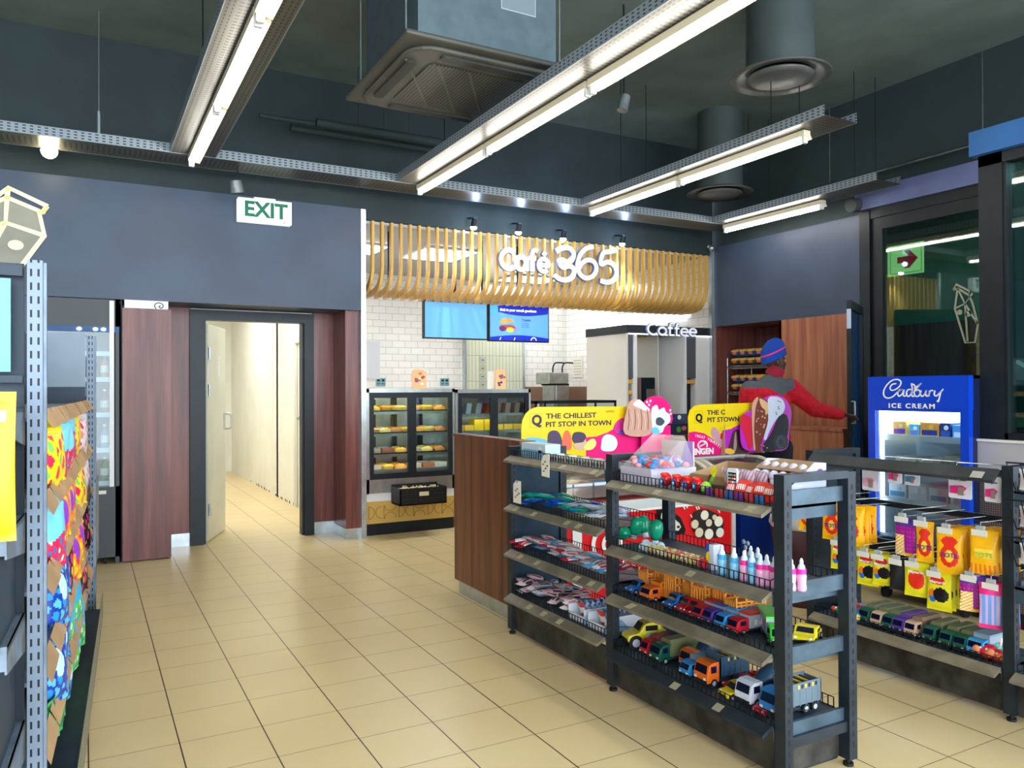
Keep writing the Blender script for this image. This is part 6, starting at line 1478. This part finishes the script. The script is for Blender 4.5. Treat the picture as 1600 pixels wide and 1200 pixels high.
for z in levels[:3]+[.44]:
    b = MB(); b.box(.05, wd-.05, .08, dp-.05, z-.008, z); b.box(.05, wd-.05, .07, .08, z-.028, z+.014); b.build('shelf', K(220, 228, 240, .3), fz)
for xx in (.08, wd-.08):
    for yy in (.08, dp-.08):
        b = MB(); b.cyl((xx-.015, yy, .045), (xx+.015, yy, .045), .045, 0, 14); b.box(xx-.02, xx+.02, yy-.02, yy+.02, .06, .10); b.build('castor', rubber, fz)
ox, oy, sc = 1340, 570, .1625
def cpx(l): return [(yT0-at(ox+a*sc, oy+c*sc, X=XFz).y, at(ox+a*sc, oy+c*sc, X=XFz).z) for a, c in l]
b = MB()
for st in ([(372, 182), (335, 188), (312, 222), (330, 246), (375, 232), (412, 195), (415, 158), (380, 140), (325, 155), (275, 205), (250, 262), (262, 308), (305, 320), (350, 298), (385, 262), (420, 238), (440, 244)],
           [(440, 244), (405, 240), (385, 275), (400, 302), (430, 280), (446, 242), (440, 290), (455, 302), (480, 280)], [(522, 238), (485, 240), (470, 280), (488, 305), (512, 285), (528, 238)],
           [(515, 182), (524, 210), (526, 250), (520, 290), (535, 305), (552, 290)], [(515, 182), (540, 190), (562, 214), (590, 195), (614, 178)], [(614, 178), (580, 212), (552, 245), (545, 275), (562, 303), (590, 298), (602, 265), (585, 240), (560, 252)], [(562, 214), (545, 228)],
           [(612, 246), (604, 280), (622, 304), (648, 280), (660, 246), (654, 285), (672, 302), (688, 280)], [(692, 248), (690, 275), (684, 304)], [(688, 275), (705, 248), (728, 248)], [(745, 248), (738, 285), (758, 300), (790, 272), (824, 234)], [(802, 255), (790, 305), (776, 356), (766, 342)]):
    b.ribbon([(v.x, v.y) for v in cr([(p[0], p[1], 0) for p in cpx(st)], 3)], .0085, -.003, 0)
b.build('script_lettering', Wt, fz)
p = cpx([(298, 412)])[0]; fit('ICE CREAM', .044, Wt, (p[0], -.002, p[1]), fz, cpx([(738, 412)])[0][0]-p[0], ext=.001, off=.001, space=1.3)
def inside(name, lb, x, lev, sz_, cols, k=0):
    b = MB(); b.box(-sz_[0]/2, sz_[0]/2, 0, .2, 0, sz_[1]); b.box(-sz_[0]*.42, sz_[0]*.42, -.001, 0, sz_[1]*.15, sz_[1]*.5, 1); b.prism(circ(sz_[0]*.1, sz_[1]*.7, sz_[1]*.16, 12), -.0015, 0, 2)
    tag(b.build(name, cols, None, (XFz+.12, yT0-x, lev+.001), FX), lb, 'ice cream box', 'boxes in the blue freezer')
inside('ice_cream_tub', 'purple and orange tub, left on the top freezer shelf', .16, levels[0], (.10, .10), [K(220, 160, 70), K(90, 40, 150), K(240, 200, 120)])
inside('ice_cream_tub', 'sky blue tub beside the purple one on the top freezer shelf', .27, levels[0], (.07, .085), [K(60, 170, 220), K(40, 110, 190), Wt])
inside('ice_cream_tub', 'orange and navy tub in the middle of the top freezer shelf', .38, levels[0], (.13, .10), [K(230, 150, 60), K(20, 50, 130), K(244, 190, 90)])
inside('ice_cream_tub', 'navy tub right of the middle on the top freezer shelf', .49, levels[0], (.07, .10), [K(20, 50, 120), K(40, 90, 170), Wt])
inside('ice_cream_tub', 'blue and white tub at the right end of the top freezer shelf', .60, levels[0], (.12, .09), [K(80, 160, 220), K(220, 230, 240), K(40, 90, 170)])
for k in range(3): inside('ice_cream_box', 'cream printed box on the second freezer shelf, %s from the left' % ORD[k], .20+.18*k, levels[1], (.15, .055+.03*(k == 2)), [K(206, 200, 180), K(160, 150, 150), K(230, 226, 220)])
for k in range(4): inside('ice_cream_box', 'white box on the third freezer shelf, %s from the left' % ORD[k], .14+.15*k, levels[2], (.13, .10), [K(226, 224, 232), [K(70, 140, 190), K(214, 200, 214)][k % 2], K(190, 200, 220)])
for k in range(2):
    inside('ice_cream_box', 'low white box with navy wording at the bottom of the freezer, %s one' % ('left' if k == 0 else 'right'), .24+.27*k, .44, (.2, .09), [K(214, 220, 226), K(60, 90, 120), K(190, 200, 210)])
# grey counter with perforated front right of it
gc = thing('grey_counter', 'grey service counter with a perforated brown front at the right edge', 'counter', (5.0, 0, 0))
b = MB(); b.box(-.03, .0, 1.0, ym, .935, 1.135); b.box(0, .3, 1.0, ym2, .935, 1.135); b.build('top_panel', m_paint('counter_grey', (168, 166, 172), .4, .03), gc)
b = MB(); b.box(-.04, 0, 1.0, ym, 1.135, 1.15); b.box(0, .45, 1.0, ym2, 1.135, 1.15); b.build('worktop', K(224, 220, 216, .3), gc)
b = MB(); b.box(-.015, 0, 1.0, ym, .10, .935); b.box(0, .3, 1.0, ym2, .10, .935); b.build('perforated_front', meshp, gc)
b = MB(); b.box(.0, .3, 1.0, ym2, 0, .1); b.build('plinth', blackm, gc)
q = at(1580, 640, X=XW+.22)
cmn = thing('card_machine', 'pale green card payment machine behind the right window', 'card machine', (XW+.22, q.y, 1.15), FX)
b = MB(); b.prism([(-.05, 0), (.12, 0), (.12, .42), (0, .50), (-.03, .3)], 0, .1); b.build('body', K(180, 206, 190, .4), cmn)
b = MB(); b.prism([(.0, .16), (.12, .14), (.12, .36), (.0, .38)], -.01, 0); b.build('screen_panel', K(40, 120, 120, .2), cmn)
b = MB(); b.box(.03, .12, -.006, 0, .03, .07); b.build('red_label', K(150, 60, 70), cmn)
t_ = thing('glass_shop_shelf', 'teal lit shelf of goods behind the right window', 'shelf unit', (XW+.75, 1.25, 0))
b = MB()
for z in (1.5, 1.75, 2.0, 2.25): b.box(0, .3, 0, 1.5, z, z+.02)
b.box(.3, .32, 0, 1.5, 0, 2.4); b.build('shelf', K(150, 200, 210, .4), t_)
for z in (1.5, 1.75, 2.0):
    for k in range(7):
        b = MB(); b.box(0, .1, -.06, .06, 0, .08+.03*(k % 3)); tag(b.build('stacked_goods', [K(60, 110, 150), K(120, 90, 110), K(170, 200, 210)][(k+int(z*4)) % 3], None, (XW+.8, 1.36+.19*k, z+.021)), 'boxed goods behind the right window, %s shelf, %s along' % ({1.5: 'lowest', 1.75: 'middle', 2.0: 'upper'}[z], ORD[k]), 'box', 'goods behind the window')
# small white sign stuck inside window frame + blue door leaf
lf = thing('glass_door_leaf', 'narrow dark-framed blue door leaf seen edge on by the person', 'door', (6.16, 4.80, 0), R(29.5))
b = MB(); b.box(0, .05, -.02, .02, 0, 2.28); b.box(.72, .77, -.02, .02, 0, 2.28); b.box(.05, .72, -.02, .02, 2.2, 2.28); b.box(.05, .72, -.02, .02, 0, .12); b.build('frame', blackm, lf)
b = MB(); b.box(.05, .72, -.004, .004, .12, 2.2); b.build('pane', K(16, 62, 108, .1), lf)
b = MB(); b.box(-.003, 0, -.019, .019, 2.02, 2.2); b.build('sticker', K(190, 206, 230), lf)
b = MB(); b.tube([(-.0, -.02, 1.15), (-.03, -.05, 1.15), (-.03, -.05, 1.35), (0, -.02, 1.35)], .008, 0, 8); b.build('handle', steel, lf)
# ledge under the orange timber panel
z_ = at(1280, 668, X=6.75).z; ya_ = at(1236, 668, X=6.75).y; yb_ = at(1318, 668, X=6.75).y
ld_ = thing('timber_ledge', 'low timber cabinet below the orange-brown wall panel', 'cabinet', (6.75, 0, 0))
b = MB(); b.box(.0, .29, yb_, ya_+.9, 0, z_-.03); b.build('body', woodo, ld_)
b = MB(); b.box(-.02, .29, yb_, ya_+.9, z_-.03, z_); b.build('worktop', woodo, ld_)
# bread rack in the recess
rk = thing('wire_rack', 'chrome wire rack of bread in the dark timber recess', 'rack', (7.22, 6.72, 0))
zs = [at(1140, y, X=7.25).z for y in (572, 612, 655, 700)]
for xx in (0, .42):
    for yy in (0, .72):
        b = MB(); b.cyl((xx, yy, 0), (xx, yy, 1.86), .013, 0, 8); b.build('post', chrome, rk)
for z in zs+[.2]:
    b = MB(); b.box(0, .42, 0, .72, z-.005, z); b.box(-.012, -.008, 0, .72, z-.004, z); b.box(-.012, -.008, 0, .72, z-.04, z-.034)
    for k in range(22): b.tube([(-.01, .72*k/22, z-.036), (-.01, .72*(k+.5)/22, z-.002), (-.01, .72*(k+1)/22, z-.036)], .003, 0, 4)
    b.build('wire_shelf', chrome, rk)
for si, z in enumerate(zs[:3]):
    for k in range(5):
        for l in range(2 if si < 2 else 1):
            hh_ = .10; b = MB(); nu = 8
            b.grid(lambda u_, w_: (-.10+.2*u_ if 0 else (u_-.5)*.115*(1+.1*math.sin(PI*w_)), -.10*math.sin(PI*w_)**.3, .005+hh_*w_), nu, 8, lambda u_, w_: (2 if ((u_-.5)**2/.09+(w_-.5)**2/.08 < 1) else 0) if w_ < .62 else 1)
            b.box(-.055, .055, .0, .16, .005, .095, 0)
            dk = (l == 0)
            cols = [K(84, 64, 58, .3), K(222, 188, 90), K(196, 110, 60)] if dk else [K(30, 70, 160, .3), K(230, 190, 80), K(216, 120, 60)]
            tag(b.build('bread_loaf', cols, None, (7.34, 6.80+.135*k, z+.001+.11*l), FX), 'wrapped loaf, %s rack shelf, %s layer, %s from the near side' % (('top', 'second', 'third')[si], 'lower' if l == 0 else 'upper', ORD[k]), 'bread', 'loaves on the wire rack')

# ================= cooler in the opening on the left =================
cl_ = thing('drinks_cooler', 'tall black glass-door drinks cooler under the navy bulkhead at left', 'cooler', (-.34, 7.47, 0))
cw = .60; b = MB(); b.box(0, .03, 0, .6, 0, 2.25); b.box(cw-.03, cw, 0, .6, 0, 2.25); b.box(0, cw, .57, .6, 0, 2.25); b.box(0, cw, 0, .6, 2.02, 2.25); b.box(0, cw, 0, .6, .06, .66); b.build('cabinet', m_paint('cooler_dark', (52, 58, 62), .4), cl_)
b = MB(); b.box(0, cw, -.01, 0, 1.97, 2.02); b.build('light_box', mat('cooler_blue', (30, 66, 110), emit=.25), cl_)
for x in (.30, .42, .48): b = MB(); b.ell((x, -.014, 1.995), (.018, .008, .012)); b.build('light_dot', mat('warm_dot', (255, 240, 200), emit=9), cl_)
b = MB(); b.box(cw-.075, cw-.04, -.02, .0, .66, 2.24); b.build('door_edge', whitep, cl_)
b = MB(); b.box(.03, cw-.075, -.008, -.004, .66, 1.97); b.build('pane', glass, cl_)
b = MB(); b.box(cw-.16, cw-.10, -.012, -.009, .60, .63); b.build('plate', paper, cl_)
for x in (.06, cw-.12): b = MB(); b.cyl((x, .05, .03), (x+.03, .05, .03), .03, 0, 12); b.build('castor', rubber, cl_)
for si, z in enumerate((.70, .98, 1.28, 1.58, 1.8)):
    b = MB(); b.box(.03, cw-.05, .02, .5, z-.01, z); b.box(.03, cw-.05, .012, .02, z-.03, z+.01); b.build('shelf', K(190, 204, 212), cl_)
    for k in range(5 if si < 4 else 0):
        b = MB(); cc = [K(70, 130, 80), K(200, 120, 60), K(60, 140, 190), K(210, 210, 200), K(150, 60, 50)][(k+si*2) % 5]
        b.lathe((0, 0, 0), [(0, 0), (.03, 0), (.032, .02), (.032, .13), (.012, .17), (.012, .19), (0, .19)], 0, 12); b.cyl((0, 0, .19), (0, 0, .205), .014, 1, 10); b.cyl((0, 0, .05), (0, 0, .11), .0328, 1, 12)
        tag(b.build('drink_bottle', [cc, Wt], None, (-.34+.49-.10*k, 7.56, z+.001)), 'drink bottle in the cooler, %s shelf from the bottom, %s from its right side' % (ORD[si], ORD[k]), 'bottle', 'bottles in the cooler')

# ================= left shelf run =================
LG = thing('grey_shelving_run', 'tall grey slotted shelf run full of crisps and sweets at far left', 'shelf unit', (-.105, 2.6, 0), -math.atan2(.143, 3.0))
def upr(par, x, y, h, w_=.055, d_=.05, nm='upright'):
    b = MB(); b.box(-w_/2, w_/2, 0, d_, 0, h); o = b.build(nm, upright, par, (x, y, 0)); return o
# end bay facing the camera: local x to the left is negative
upr(LG, -.0165, -.03, 1.845, .038, .02); 
b = MB(); b.box(.003, .011, -.02, .0, 0, 1.84); b.build('corner_strip', greym, LG)
upr(LG, -.64, -.03, 1.845)
b = MB(); b.box(-.70, -.048, -.02, .0, 1.80, 1.83); b.box(-.70, -.048, -.02, 0, 1.50, 1.52); b.box(-.70, -.048, .02, .03, .1, 1.84); b.build('back_panel', m_paint('shelf_back_dark', (44, 58, 72), .5), LG)
b = MB(); b.box(-.62, -.075, -.03, -.02, 1.53, 1.79); b.build('header_board', mat('cyan_poster', (120, 205, 226), .5), LG)
for z in (1.43, 1.125, .845, .54, .25):
    b = MB(); b.box(-.62, -.045, -.34, .02, z-.012, z); b.box(-.62, -.045, -.345, -.335, z-.05, z+.01); s_ = b.build('end_shelf', greym, LG)
    b = MB(); b.prism([(-.34, z-.06), (.02, z-.11), (.02, z), (-.34, z)], -.050, -.045, ax='x'); b.build('bracket', greym, s_)
    b = MB(); b.box(-.20, -.07, -.348, -.345, z-.045, z-.005); b.build('price_label', paper, s_)
for k, z in enumerate((1.125, .845, .54)):
    b = MB(); b.box(-.40, -.065, -.30, -.02, z+.001, z+.24); b.box(-.38, -.09, -.302, -.30, z+.02, z+.05, 1); o = b.build('dark_box', [m_paint('box_blue_black', (26, 46, 62), .5), K(60, 90, 110)], LG) if False else b.build('dark_box', [m_paint('box_blue_black', (26, 46, 62), .5), K(60, 90, 110)], None)
    o.matrix_world = Matrix.Translation((-.105, 2.6, 0)) @ Matrix.Rotation(-math.atan2(.143, 3.0), 4, 'Z') @ Matrix.Translation((0, 0, 0)); tag(o, 'dark blue carton on the end shelf at far left, %s from the top' % ORD[k], 'carton', 'dark cartons at the far left')
# aisle side facing +x
def Lw(x, y, z): return Matrix.Translation((-.105, 2.6, 0)) @ Matrix.Rotation(-math.atan2(.143, 3.0), 4, 'Z') @ Vector((x, y, z))
LROT = -math.atan2(.143, 3.0)
upr(LG, -.003, 2.96, 1.82, .046, .04); b = MB(); b.box(.021, .027, 2.955, 3.0, 0, 1.82); b.build('corner_strip', greym, LG)
b = MB(); b.box(-.50, -.03, 2.90, 2.915, 1.50, 1.83); b.box(-.50, -.03, 2.90, 2.915, .2, 1.50, 1); b.build('far_end_board', [m_paint('board_grey', (134, 148, 164), .5), m_paint('shelf_back_dark', (44, 58, 72))], LG)
b = MB(); b.box(-.35, -.33, .03, 2.9, .1, 1.82); b.build('spine_panel', m_paint('shelf_back_dark', (44, 58, 72)), LG)
cbd = card
for k, (z0_, z1_) in enumerate(((1.40, 1.41), (1.14, 1.14), (.90, .90), (.64, .64), (.40, .40))):
    b = MB(); b.box(-.33, -.02, .03, 2.9, z0_-.012, z0_); s_ = b.build('side_shelf', greym, LG)
    b = MB(); rr = random.Random(k)
    for j in range(9):
        ya = .10+.31*j; b.add([(-.015, ya, z0_+.02), (-.015, ya+.29, z0_+.02), (.012+.008*rr.random(), ya+.29, z0_-.035), (.012+.008*rr.random(), ya, z0_-.035)], [(0, 1, 2, 3), (3, 2, 1, 0)])
    b.build('cardboard_strip', card, s_)
b = MB(); b.box(-.33, .055, .03, 2.9, .05, .12); b.build('base_deck', shelfm, LG)
b = MB()
for zz in (.13, .21): b.cyl((.065, .03, zz), (.065, 2.92, zz), .003, 0, 4)
for j in range(150): y = .03+2.89*j/149; b.box(.063, .067, y-.003, y+.003, .06, .212)
b.build('wire_basket_front', K(128, 120, 100, .4), LG)
b = MB(); b.prism([(2.20, .52), (2.62, .52), (2.66, .56), (2.66, .92), (2.62, .98), (2.20, .98)], .045, .052, ax='x'); b.build('price_scanner_panel', greym, LG)
# bags on the aisle side
skyb, pinkr, yy_, pur2, org = K(120, 206, 226, .3), K(226, 40, 84, .3), K(244, 220, 30, .3), K(150, 60, 200, .3), K(250, 150, 40, .3)
def blb(u, v, a, c, s): return math.sin(u*a+s)*math.sin(v*c+s*1.7)+.5*math.sin(u*a*2.3-v*c*.7+s)
def cf1(u, v):
    if v < .5+.06*math.sin(u*7): return 0
    q = blb(u, v, 13, 21, 1.2); return 2 if q > .55 else (3 if q < -.9 else 1)
def cf2(u, v):
    if v < .12: return 0
    q = blb(u, v, 9, 15, 2.1); return 1 if q > .35 else (2 if q < -.75 else 0)
def cf3(u, v):
    if (u-.5)**2*2+(v-.35)**2 < .05: return 1
    q = blb(u, v, 8, 17, .4); return 2 if q > .6 else (3 if q < -.5 else 0)
sch = {'sky blue and pink': (cf1, [skyb, pinkr, K(60, 110, 190), Wt]), 'yellow and red': (cf2, [yy_, pinkr, K(120, 200, 110)]), 'orange and purple': (cf3, [org, pur2, pinkr, yy_]), 'white and pink': (cf2, [K(216, 206, 214), K(220, 140, 120), K(190, 60, 80)]),
       'black and magenta': (cf2, [K(30, 28, 36), K(226, 40, 120), K(244, 190, 60)]), 'deep blue and cyan': (cf3, [K(20, 60, 170, .3), K(190, 226, 240), K(40, 150, 220), K(90, 190, 230)]), 'light blue and green': (cf1, [K(60, 170, 220, .3), K(80, 200, 90), K(220, 236, 240), Bl]), 'green': (cf3, [K(40, 160, 90, .3), K(160, 214, 90), K(20, 110, 70), K(80, 190, 110)])}
rows = [(1.34, [('white and pink', 2.55), ('yellow and red', 2.0), ('sky blue and pink', 1.45), ('sky blue and pink', 1.15), ('yellow and red', .8)]),
        (1.08, [('white and pink', 2.6), ('yellow and red', 2.15), ('orange and purple', 1.5), ('orange and purple', 1.15), ('sky blue and pink', .8)]),
        (.84, [('black and magenta', 2.5), ('orange and purple', 2.1), ('orange and purple', 1.7), ('black and magenta', 1.35), ('deep blue and cyan', .95)]),
        (.60, [('black and magenta', 2.3), ('light blue and green', 1.9), ('light blue and green', 1.5), ('deep blue and cyan', 1.15), ('deep blue and cyan', .85)]),
        (.42, [('light blue and green', 2.1), ('light blue and green', 1.75), ('deep blue and cyan', 1.35), ('green', 1.0), ('green', .75)])]
rown = ('top', 'second', 'third', 'fourth', 'lowest')
for ri, (z, lst_) in enumerate(rows):
    for i, (nm, yv) in enumerate(lst_):
        for j in range(3):
            cf, ms = sch[nm]; w_ = Lw(-.045+.012*j, yv-.15*j, z+.05-.02*j)
            packet('snack_bag', .15, .22, .06, cf, ms, w_, (rnd.uniform(-.1, .14), 0, GX+LROT-.35+rnd.uniform(-.2, .2)), '%s snack bag, %s aisle row, %s toward the camera' % (nm, rown[ri], ORD[i*3+j]), 'snack bag', 'snack bags on the left run')
# long yellow bag hanging on the near end
p = Lw(-.072, -.37, 1.475)
packet('long_yellow_bag', .10, .36, .03, lambda u, v: 1 if (v > .28 and u < .55 and ((u*9+v*17) % 1 < .6)) else (2 if .12 < v < .2 and .2 < u < .8 else 0), [K(250, 190, 20, .25), K(90, 80, 110, .3), K(190, 170, 200)], p, (0, 0, LROT), 'long yellow bag hanging at the near end of the left run', 'snack bag', nu=20, nv=40)
packet('yellow_bag', .12, .16, .03, lambda u, v: 0, [K(248, 200, 20, .3)], Lw(-.12, -.36, 1.0), (0, 0, LROT), 'plain yellow bag lower on the near end of the left run', 'snack bag')

# ================= person =================
PX, PY = 5.50, 5.05
pr_ = thing('person', 'person in a red fleece with grey yoke and blue beanie, reaching right', 'person', (PX, PY, 0), -YAW)
fdir = Vector((.55, .83, 0)).normalized(); sd = Vector((fdir.y, -fdir.x, 0))   # facing and right-hand direction
def caps(mb, pts, rads, n=12):
    for i in range(len(pts)-1):
        a, c = Vector(pts[i]), Vector(pts[i+1]); mb.cyl(a, c, rads[i], 0, n, rads[i+1])
        mb.ell(a, (rads[i],)*3, 0, 12, 8)
    mb.ell(pts[-1], (rads[-1],)*3, 0, 12, 8)
def remesh(o, vox, sm=6):
    r = o.modifiers.new('one_skin', 'REMESH'); r.mode = 'VOXEL'; r.voxel_size = vox; r.use_smooth_shade = True
    s_ = o.modifiers.new('soften', 'SMOOTH'); s_.iterations = sm; s_.factor = .5
V = Vector
hipC = V((-.06, 0, .98)); chest = V((-.075, .0, 1.36)); neckB = V((-.02, .01, 1.54)); hd = V((-.012, .02, 1.725))
shR = V((.105, -.03, 1.475)); shL = V((-.24, .02, 1.455)); elR = V((.335, -.02, 1.285)); wrR = V((.575, -.01, 1.235))
elL = V((-.27, .10, 1.19)); wrL = V((-.12, .28, 1.12))
body = MB()
body.ell(hipC, (.165, .12, .14)); body.ell((hipC+chest)/2, (.155, .115, .22)); body.ell(chest, (.175, .125, .20)); body.ell((-.07, 0, 1.46), (.17, .10, .09))
caps(body, [V((-.05, .0, 1.46)), neckB, V((0, .02, 1.64))], [.075, .062, .058])
for s_, h_ in ((1, 'R'), (-1, 'L')):
    hp = hipC+sd*(.09*s_)+V((0, 0, -.04)); kn = hp+fdir*.02+V((0, 0, -.43)); an = kn-fdir*.01+V((0, 0, -.44))
    caps(body, [hp, kn, an], [.095, .062, .045]); body.ell(an+fdir*.07+V((0, 0, -.035)), (.05, .05, .03)); body.ell(an+fdir*.12+V((0, 0, -.04)), (.045, .045, .025)); body.ell(an+V((0, 0, -.03)), (.045, .045, .045))
caps(body, [chest+V((.08, 0, .09)), shR, elR, wrR], [.07, .062, .046, .028]); caps(body, [chest+V((-.08, 0, .09)), shL, elL, wrL], [.07, .062, .046, .028])
# hand reaching: palm, four fingers, thumb
def hand(base, d, up, mb):
    d = d.normalized(); s2 = d.cross(up).normalized(); up = s2.cross(d).normalized()
    palm = base+d*.05
    for q in (-.026, -.009, .009, .026): caps(mb, [base+d*.01+s2*q*.6, palm+s2*q+d*.03], [.014, .012], 8)
    for q, ln in zip((-.028, -.0095, .0095, .028), (.055, .07, .075, .066)):
        a = palm+d*.035+s2*q; c = a+d*ln*.55-up*.008; e_ = c+d*ln*.35-up*.028; caps(mb, [a, c, e_], [.0095, .0088, .0078], 8)
    a = base+d*.02+s2*.03; caps(mb, [a, a+d*.025+s2*.02-up*.01, a+d*.06+s2*.024-up*.022], [.012, .0105, .009], 8)
hand(wrR, wrR-elR+V((0, 0, .02)), V((0, .25, 1)), body); hand(wrL, wrL-elL, V((0, 0, 1)), body)
# head looks to the right (+x local), a little away
fx = V((.985, .17, 0)).normalized(); fs = V((fx.y, -fx.x, 0))
def hp_(f, s_, z): return hd+fx*f+fs*s_+V((0, 0, z))
def hell(f, s_, z, rf, rs, rz_):
    s0 = len(body.v); body.ell((0, 0, 0), (rf, rs, rz_)); Mx = Matrix((fx, fs, V((0, 0, 1)))).transposed().to_4x4(); Mx.translation = hp_(f, s_, z); body.xf(Mx, s0)
hell(-.01, 0, .02, .098, .077, .105); hell(.03, 0, -.055, .062, .058, .07); hell(.055, 0, -.105, .03, .034, .026); hell(.06, 0, -.03, .04, .055, .045)
hell(.098, 0, -.028, .018, .016, .018); hell(.092, 0, -.005, .012, .011, .028); hell(.084, 0, -.068, .016, .024, .008); hell(.082, 0, -.08, .014, .022, .008); hell(.086, 0, .018, .012, .045, .010)
for s_ in (-1, 1): hell(-.01, .078*s_, -.015, .016, .012, .030); hell(.075, .032*s_, .0, .012, .014, .010); hell(.05, .05*s_, -.035, .022, .018, .018)
skin = m_paint('dark_brown_skin', (74, 46, 38), .5, .08)
bo = body.build('body', skin, pr_); remesh(bo, .0065, 4)
b = MB()
for s_ in (-1, 1):
    s0 = len(b.v); b.ell((0, 0, 0), (.011, .011, .010)); b.xf(Matrix.Translation(hp_(.079, .032*s_, .0)), s0)
b.build('eye', K(216, 208, 200, .2), pr_)
b = MB()
for s_ in (-1, 1):
    s0 = len(b.v); b.ell((0, 0, 0), (.005, .005, .005)); b.xf(Matrix.Translation(hp_(.0875, .032*s_, .0)), s0)
b.build('pupil', K(20, 14, 12, .1), pr_)
# jacket
jk = MB(); jk.ell((hipC+V((0, 0, .05))), (.185, .14, .12)); jk.ell((hipC+chest)/2, (.185, .14, .24)); jk.ell(chest, (.205, .15, .20)); jk.ell((-.075, 0, 1.47), (.195, .115, .085)); jk.ell((-.045, .0, 1.53), (.125, .095, .065))
caps(jk, [V((-.05, .0, 1.48)), V((-.04, .005, 1.55))], [.10, .075])
caps(jk, [chest+V((.07, 0, .09)), shR, elR, wrR-V((.02, 0, 0))], [.09, .094, .076, .052]); caps(jk, [chest+V((-.08, 0, .09)), shL, elL, wrL], [.09, .09, .07, .048])
jm = mat('red_fleece', (190, 14, 36), .9); t = NT(jm); (x, y, z), v = t.xyz()
# grey yoke across the shoulders with a V point at the back
vd = t.math('ABSOLUTE', t.math('ADD', x, -.005))
lim = t.math('ADD', t.math('MULTIPLY', vd, .62), 1.405)
side = t.math('LESS_THAN', x, .12)
f_ = t.math('MULTIPLY', t.math('GREATER_THAN', z, t.math('MINIMUM', lim, 1.475)), side)
n_ = t.noise(v, 22, 3); redc = t.ramp(n_, [(.3, (176, 10, 30)), (.7, (206, 20, 44))])
colr = t.math('GREATER_THAN', z, 1.60)
t.base(t.mix(colr, t.mix(f_, redc, L3((78, 84, 90))), L3((150, 24, 44)))); t.bump(n_, .5, .02)
jo = jk.build('fleece_jacket', jm, pr_); remesh(jo, .009, 8)
b = MB(); caps(b, [wrR-V((.05, .002, -.009)), wrR-V((.005, 0, 0))], [.05, .044]); b.build('cuff', jm, jo)
cl2 = MB(); cl2.lathe((0, 0, 0), [(.074, -.03), (.078, .0), (.074, .055), (.066, .06), (.064, -.02)], 0, 24); cl2.xf(Matrix.Translation((-.022, .006, 1.605)) @ Matrix.Rotation(.48, 4, 'Y')); cl2.build('collar', K(150, 24, 50, .9), jo)
b = MB(); s0 = 0; b.ell((.075, .0, 1.53), (.012, .010, .014)); b.build('white_badge', Wt, jo)
# trousers and shoes
tr = MB(); tr.ell(hipC+V((0, 0, -.02)), (.18, .135, .13)); sh_ = MB()
for s_ in (1, -1):
    hp = hipC+sd*(.09*s_)+V((0, 0, -.04)); kn = hp+fdir*.02+V((0, 0, -.43)); an = kn-fdir*.01+V((0, 0, -.40)); caps(tr, [hp, kn, an], [.11, .08, .07])
    ft_ = V((an.x, an.y, 0)); sh_.ell(ft_+V((0, 0, .045)), (.055, .055, .045)); sh_.ell(ft_+fdir*.09+V((0, 0, .035)), (.055, .055, .035)); sh_.ell(ft_+fdir*.16+V((0, 0, .03)), (.045, .045, .03))
to = tr.build('trousers', K(30, 34, 48, .9), pr_); remesh(to, .012, 6)
so = sh_.build('shoes', rubber, pr_); remesh(so, .008, 4)
# beanie
bn = MB()
def bf(u_, w_):
    a = 2*PI*u_; ph = w_*.62*PI
    rf = .124*math.sin(min(ph, PI/2+.25*(ph-PI/2)) if ph > PI/2 else ph); rs = .096*math.sin(min(ph, PI/2+.25*(ph-PI/2)) if ph > PI/2 else ph)
    f_ = rf*math.cos(a); s_ = rs*math.sin(a); zz = .135*math.cos(ph)+.062
    zz += -.16*0; f2 = f_*math.cos(.42)+(zz-.05)*math.sin(.42)*-.35-.012; z2_ = zz+f_*.42
    return tuple(hp_(f2, s_, z2_))
bn.grid(bf, 36, 20, lambda u_, w_: 1 if .70 < w_ < .745 else 0)
be = bn.build('beanie', [m_paint('blue_knit', (18, 62, 150), .95, .12), K(220, 40, 110, .9)], pr_)
so_ = be.modifiers.new('thick', 'SOLIDIFY'); so_.thickness = .008
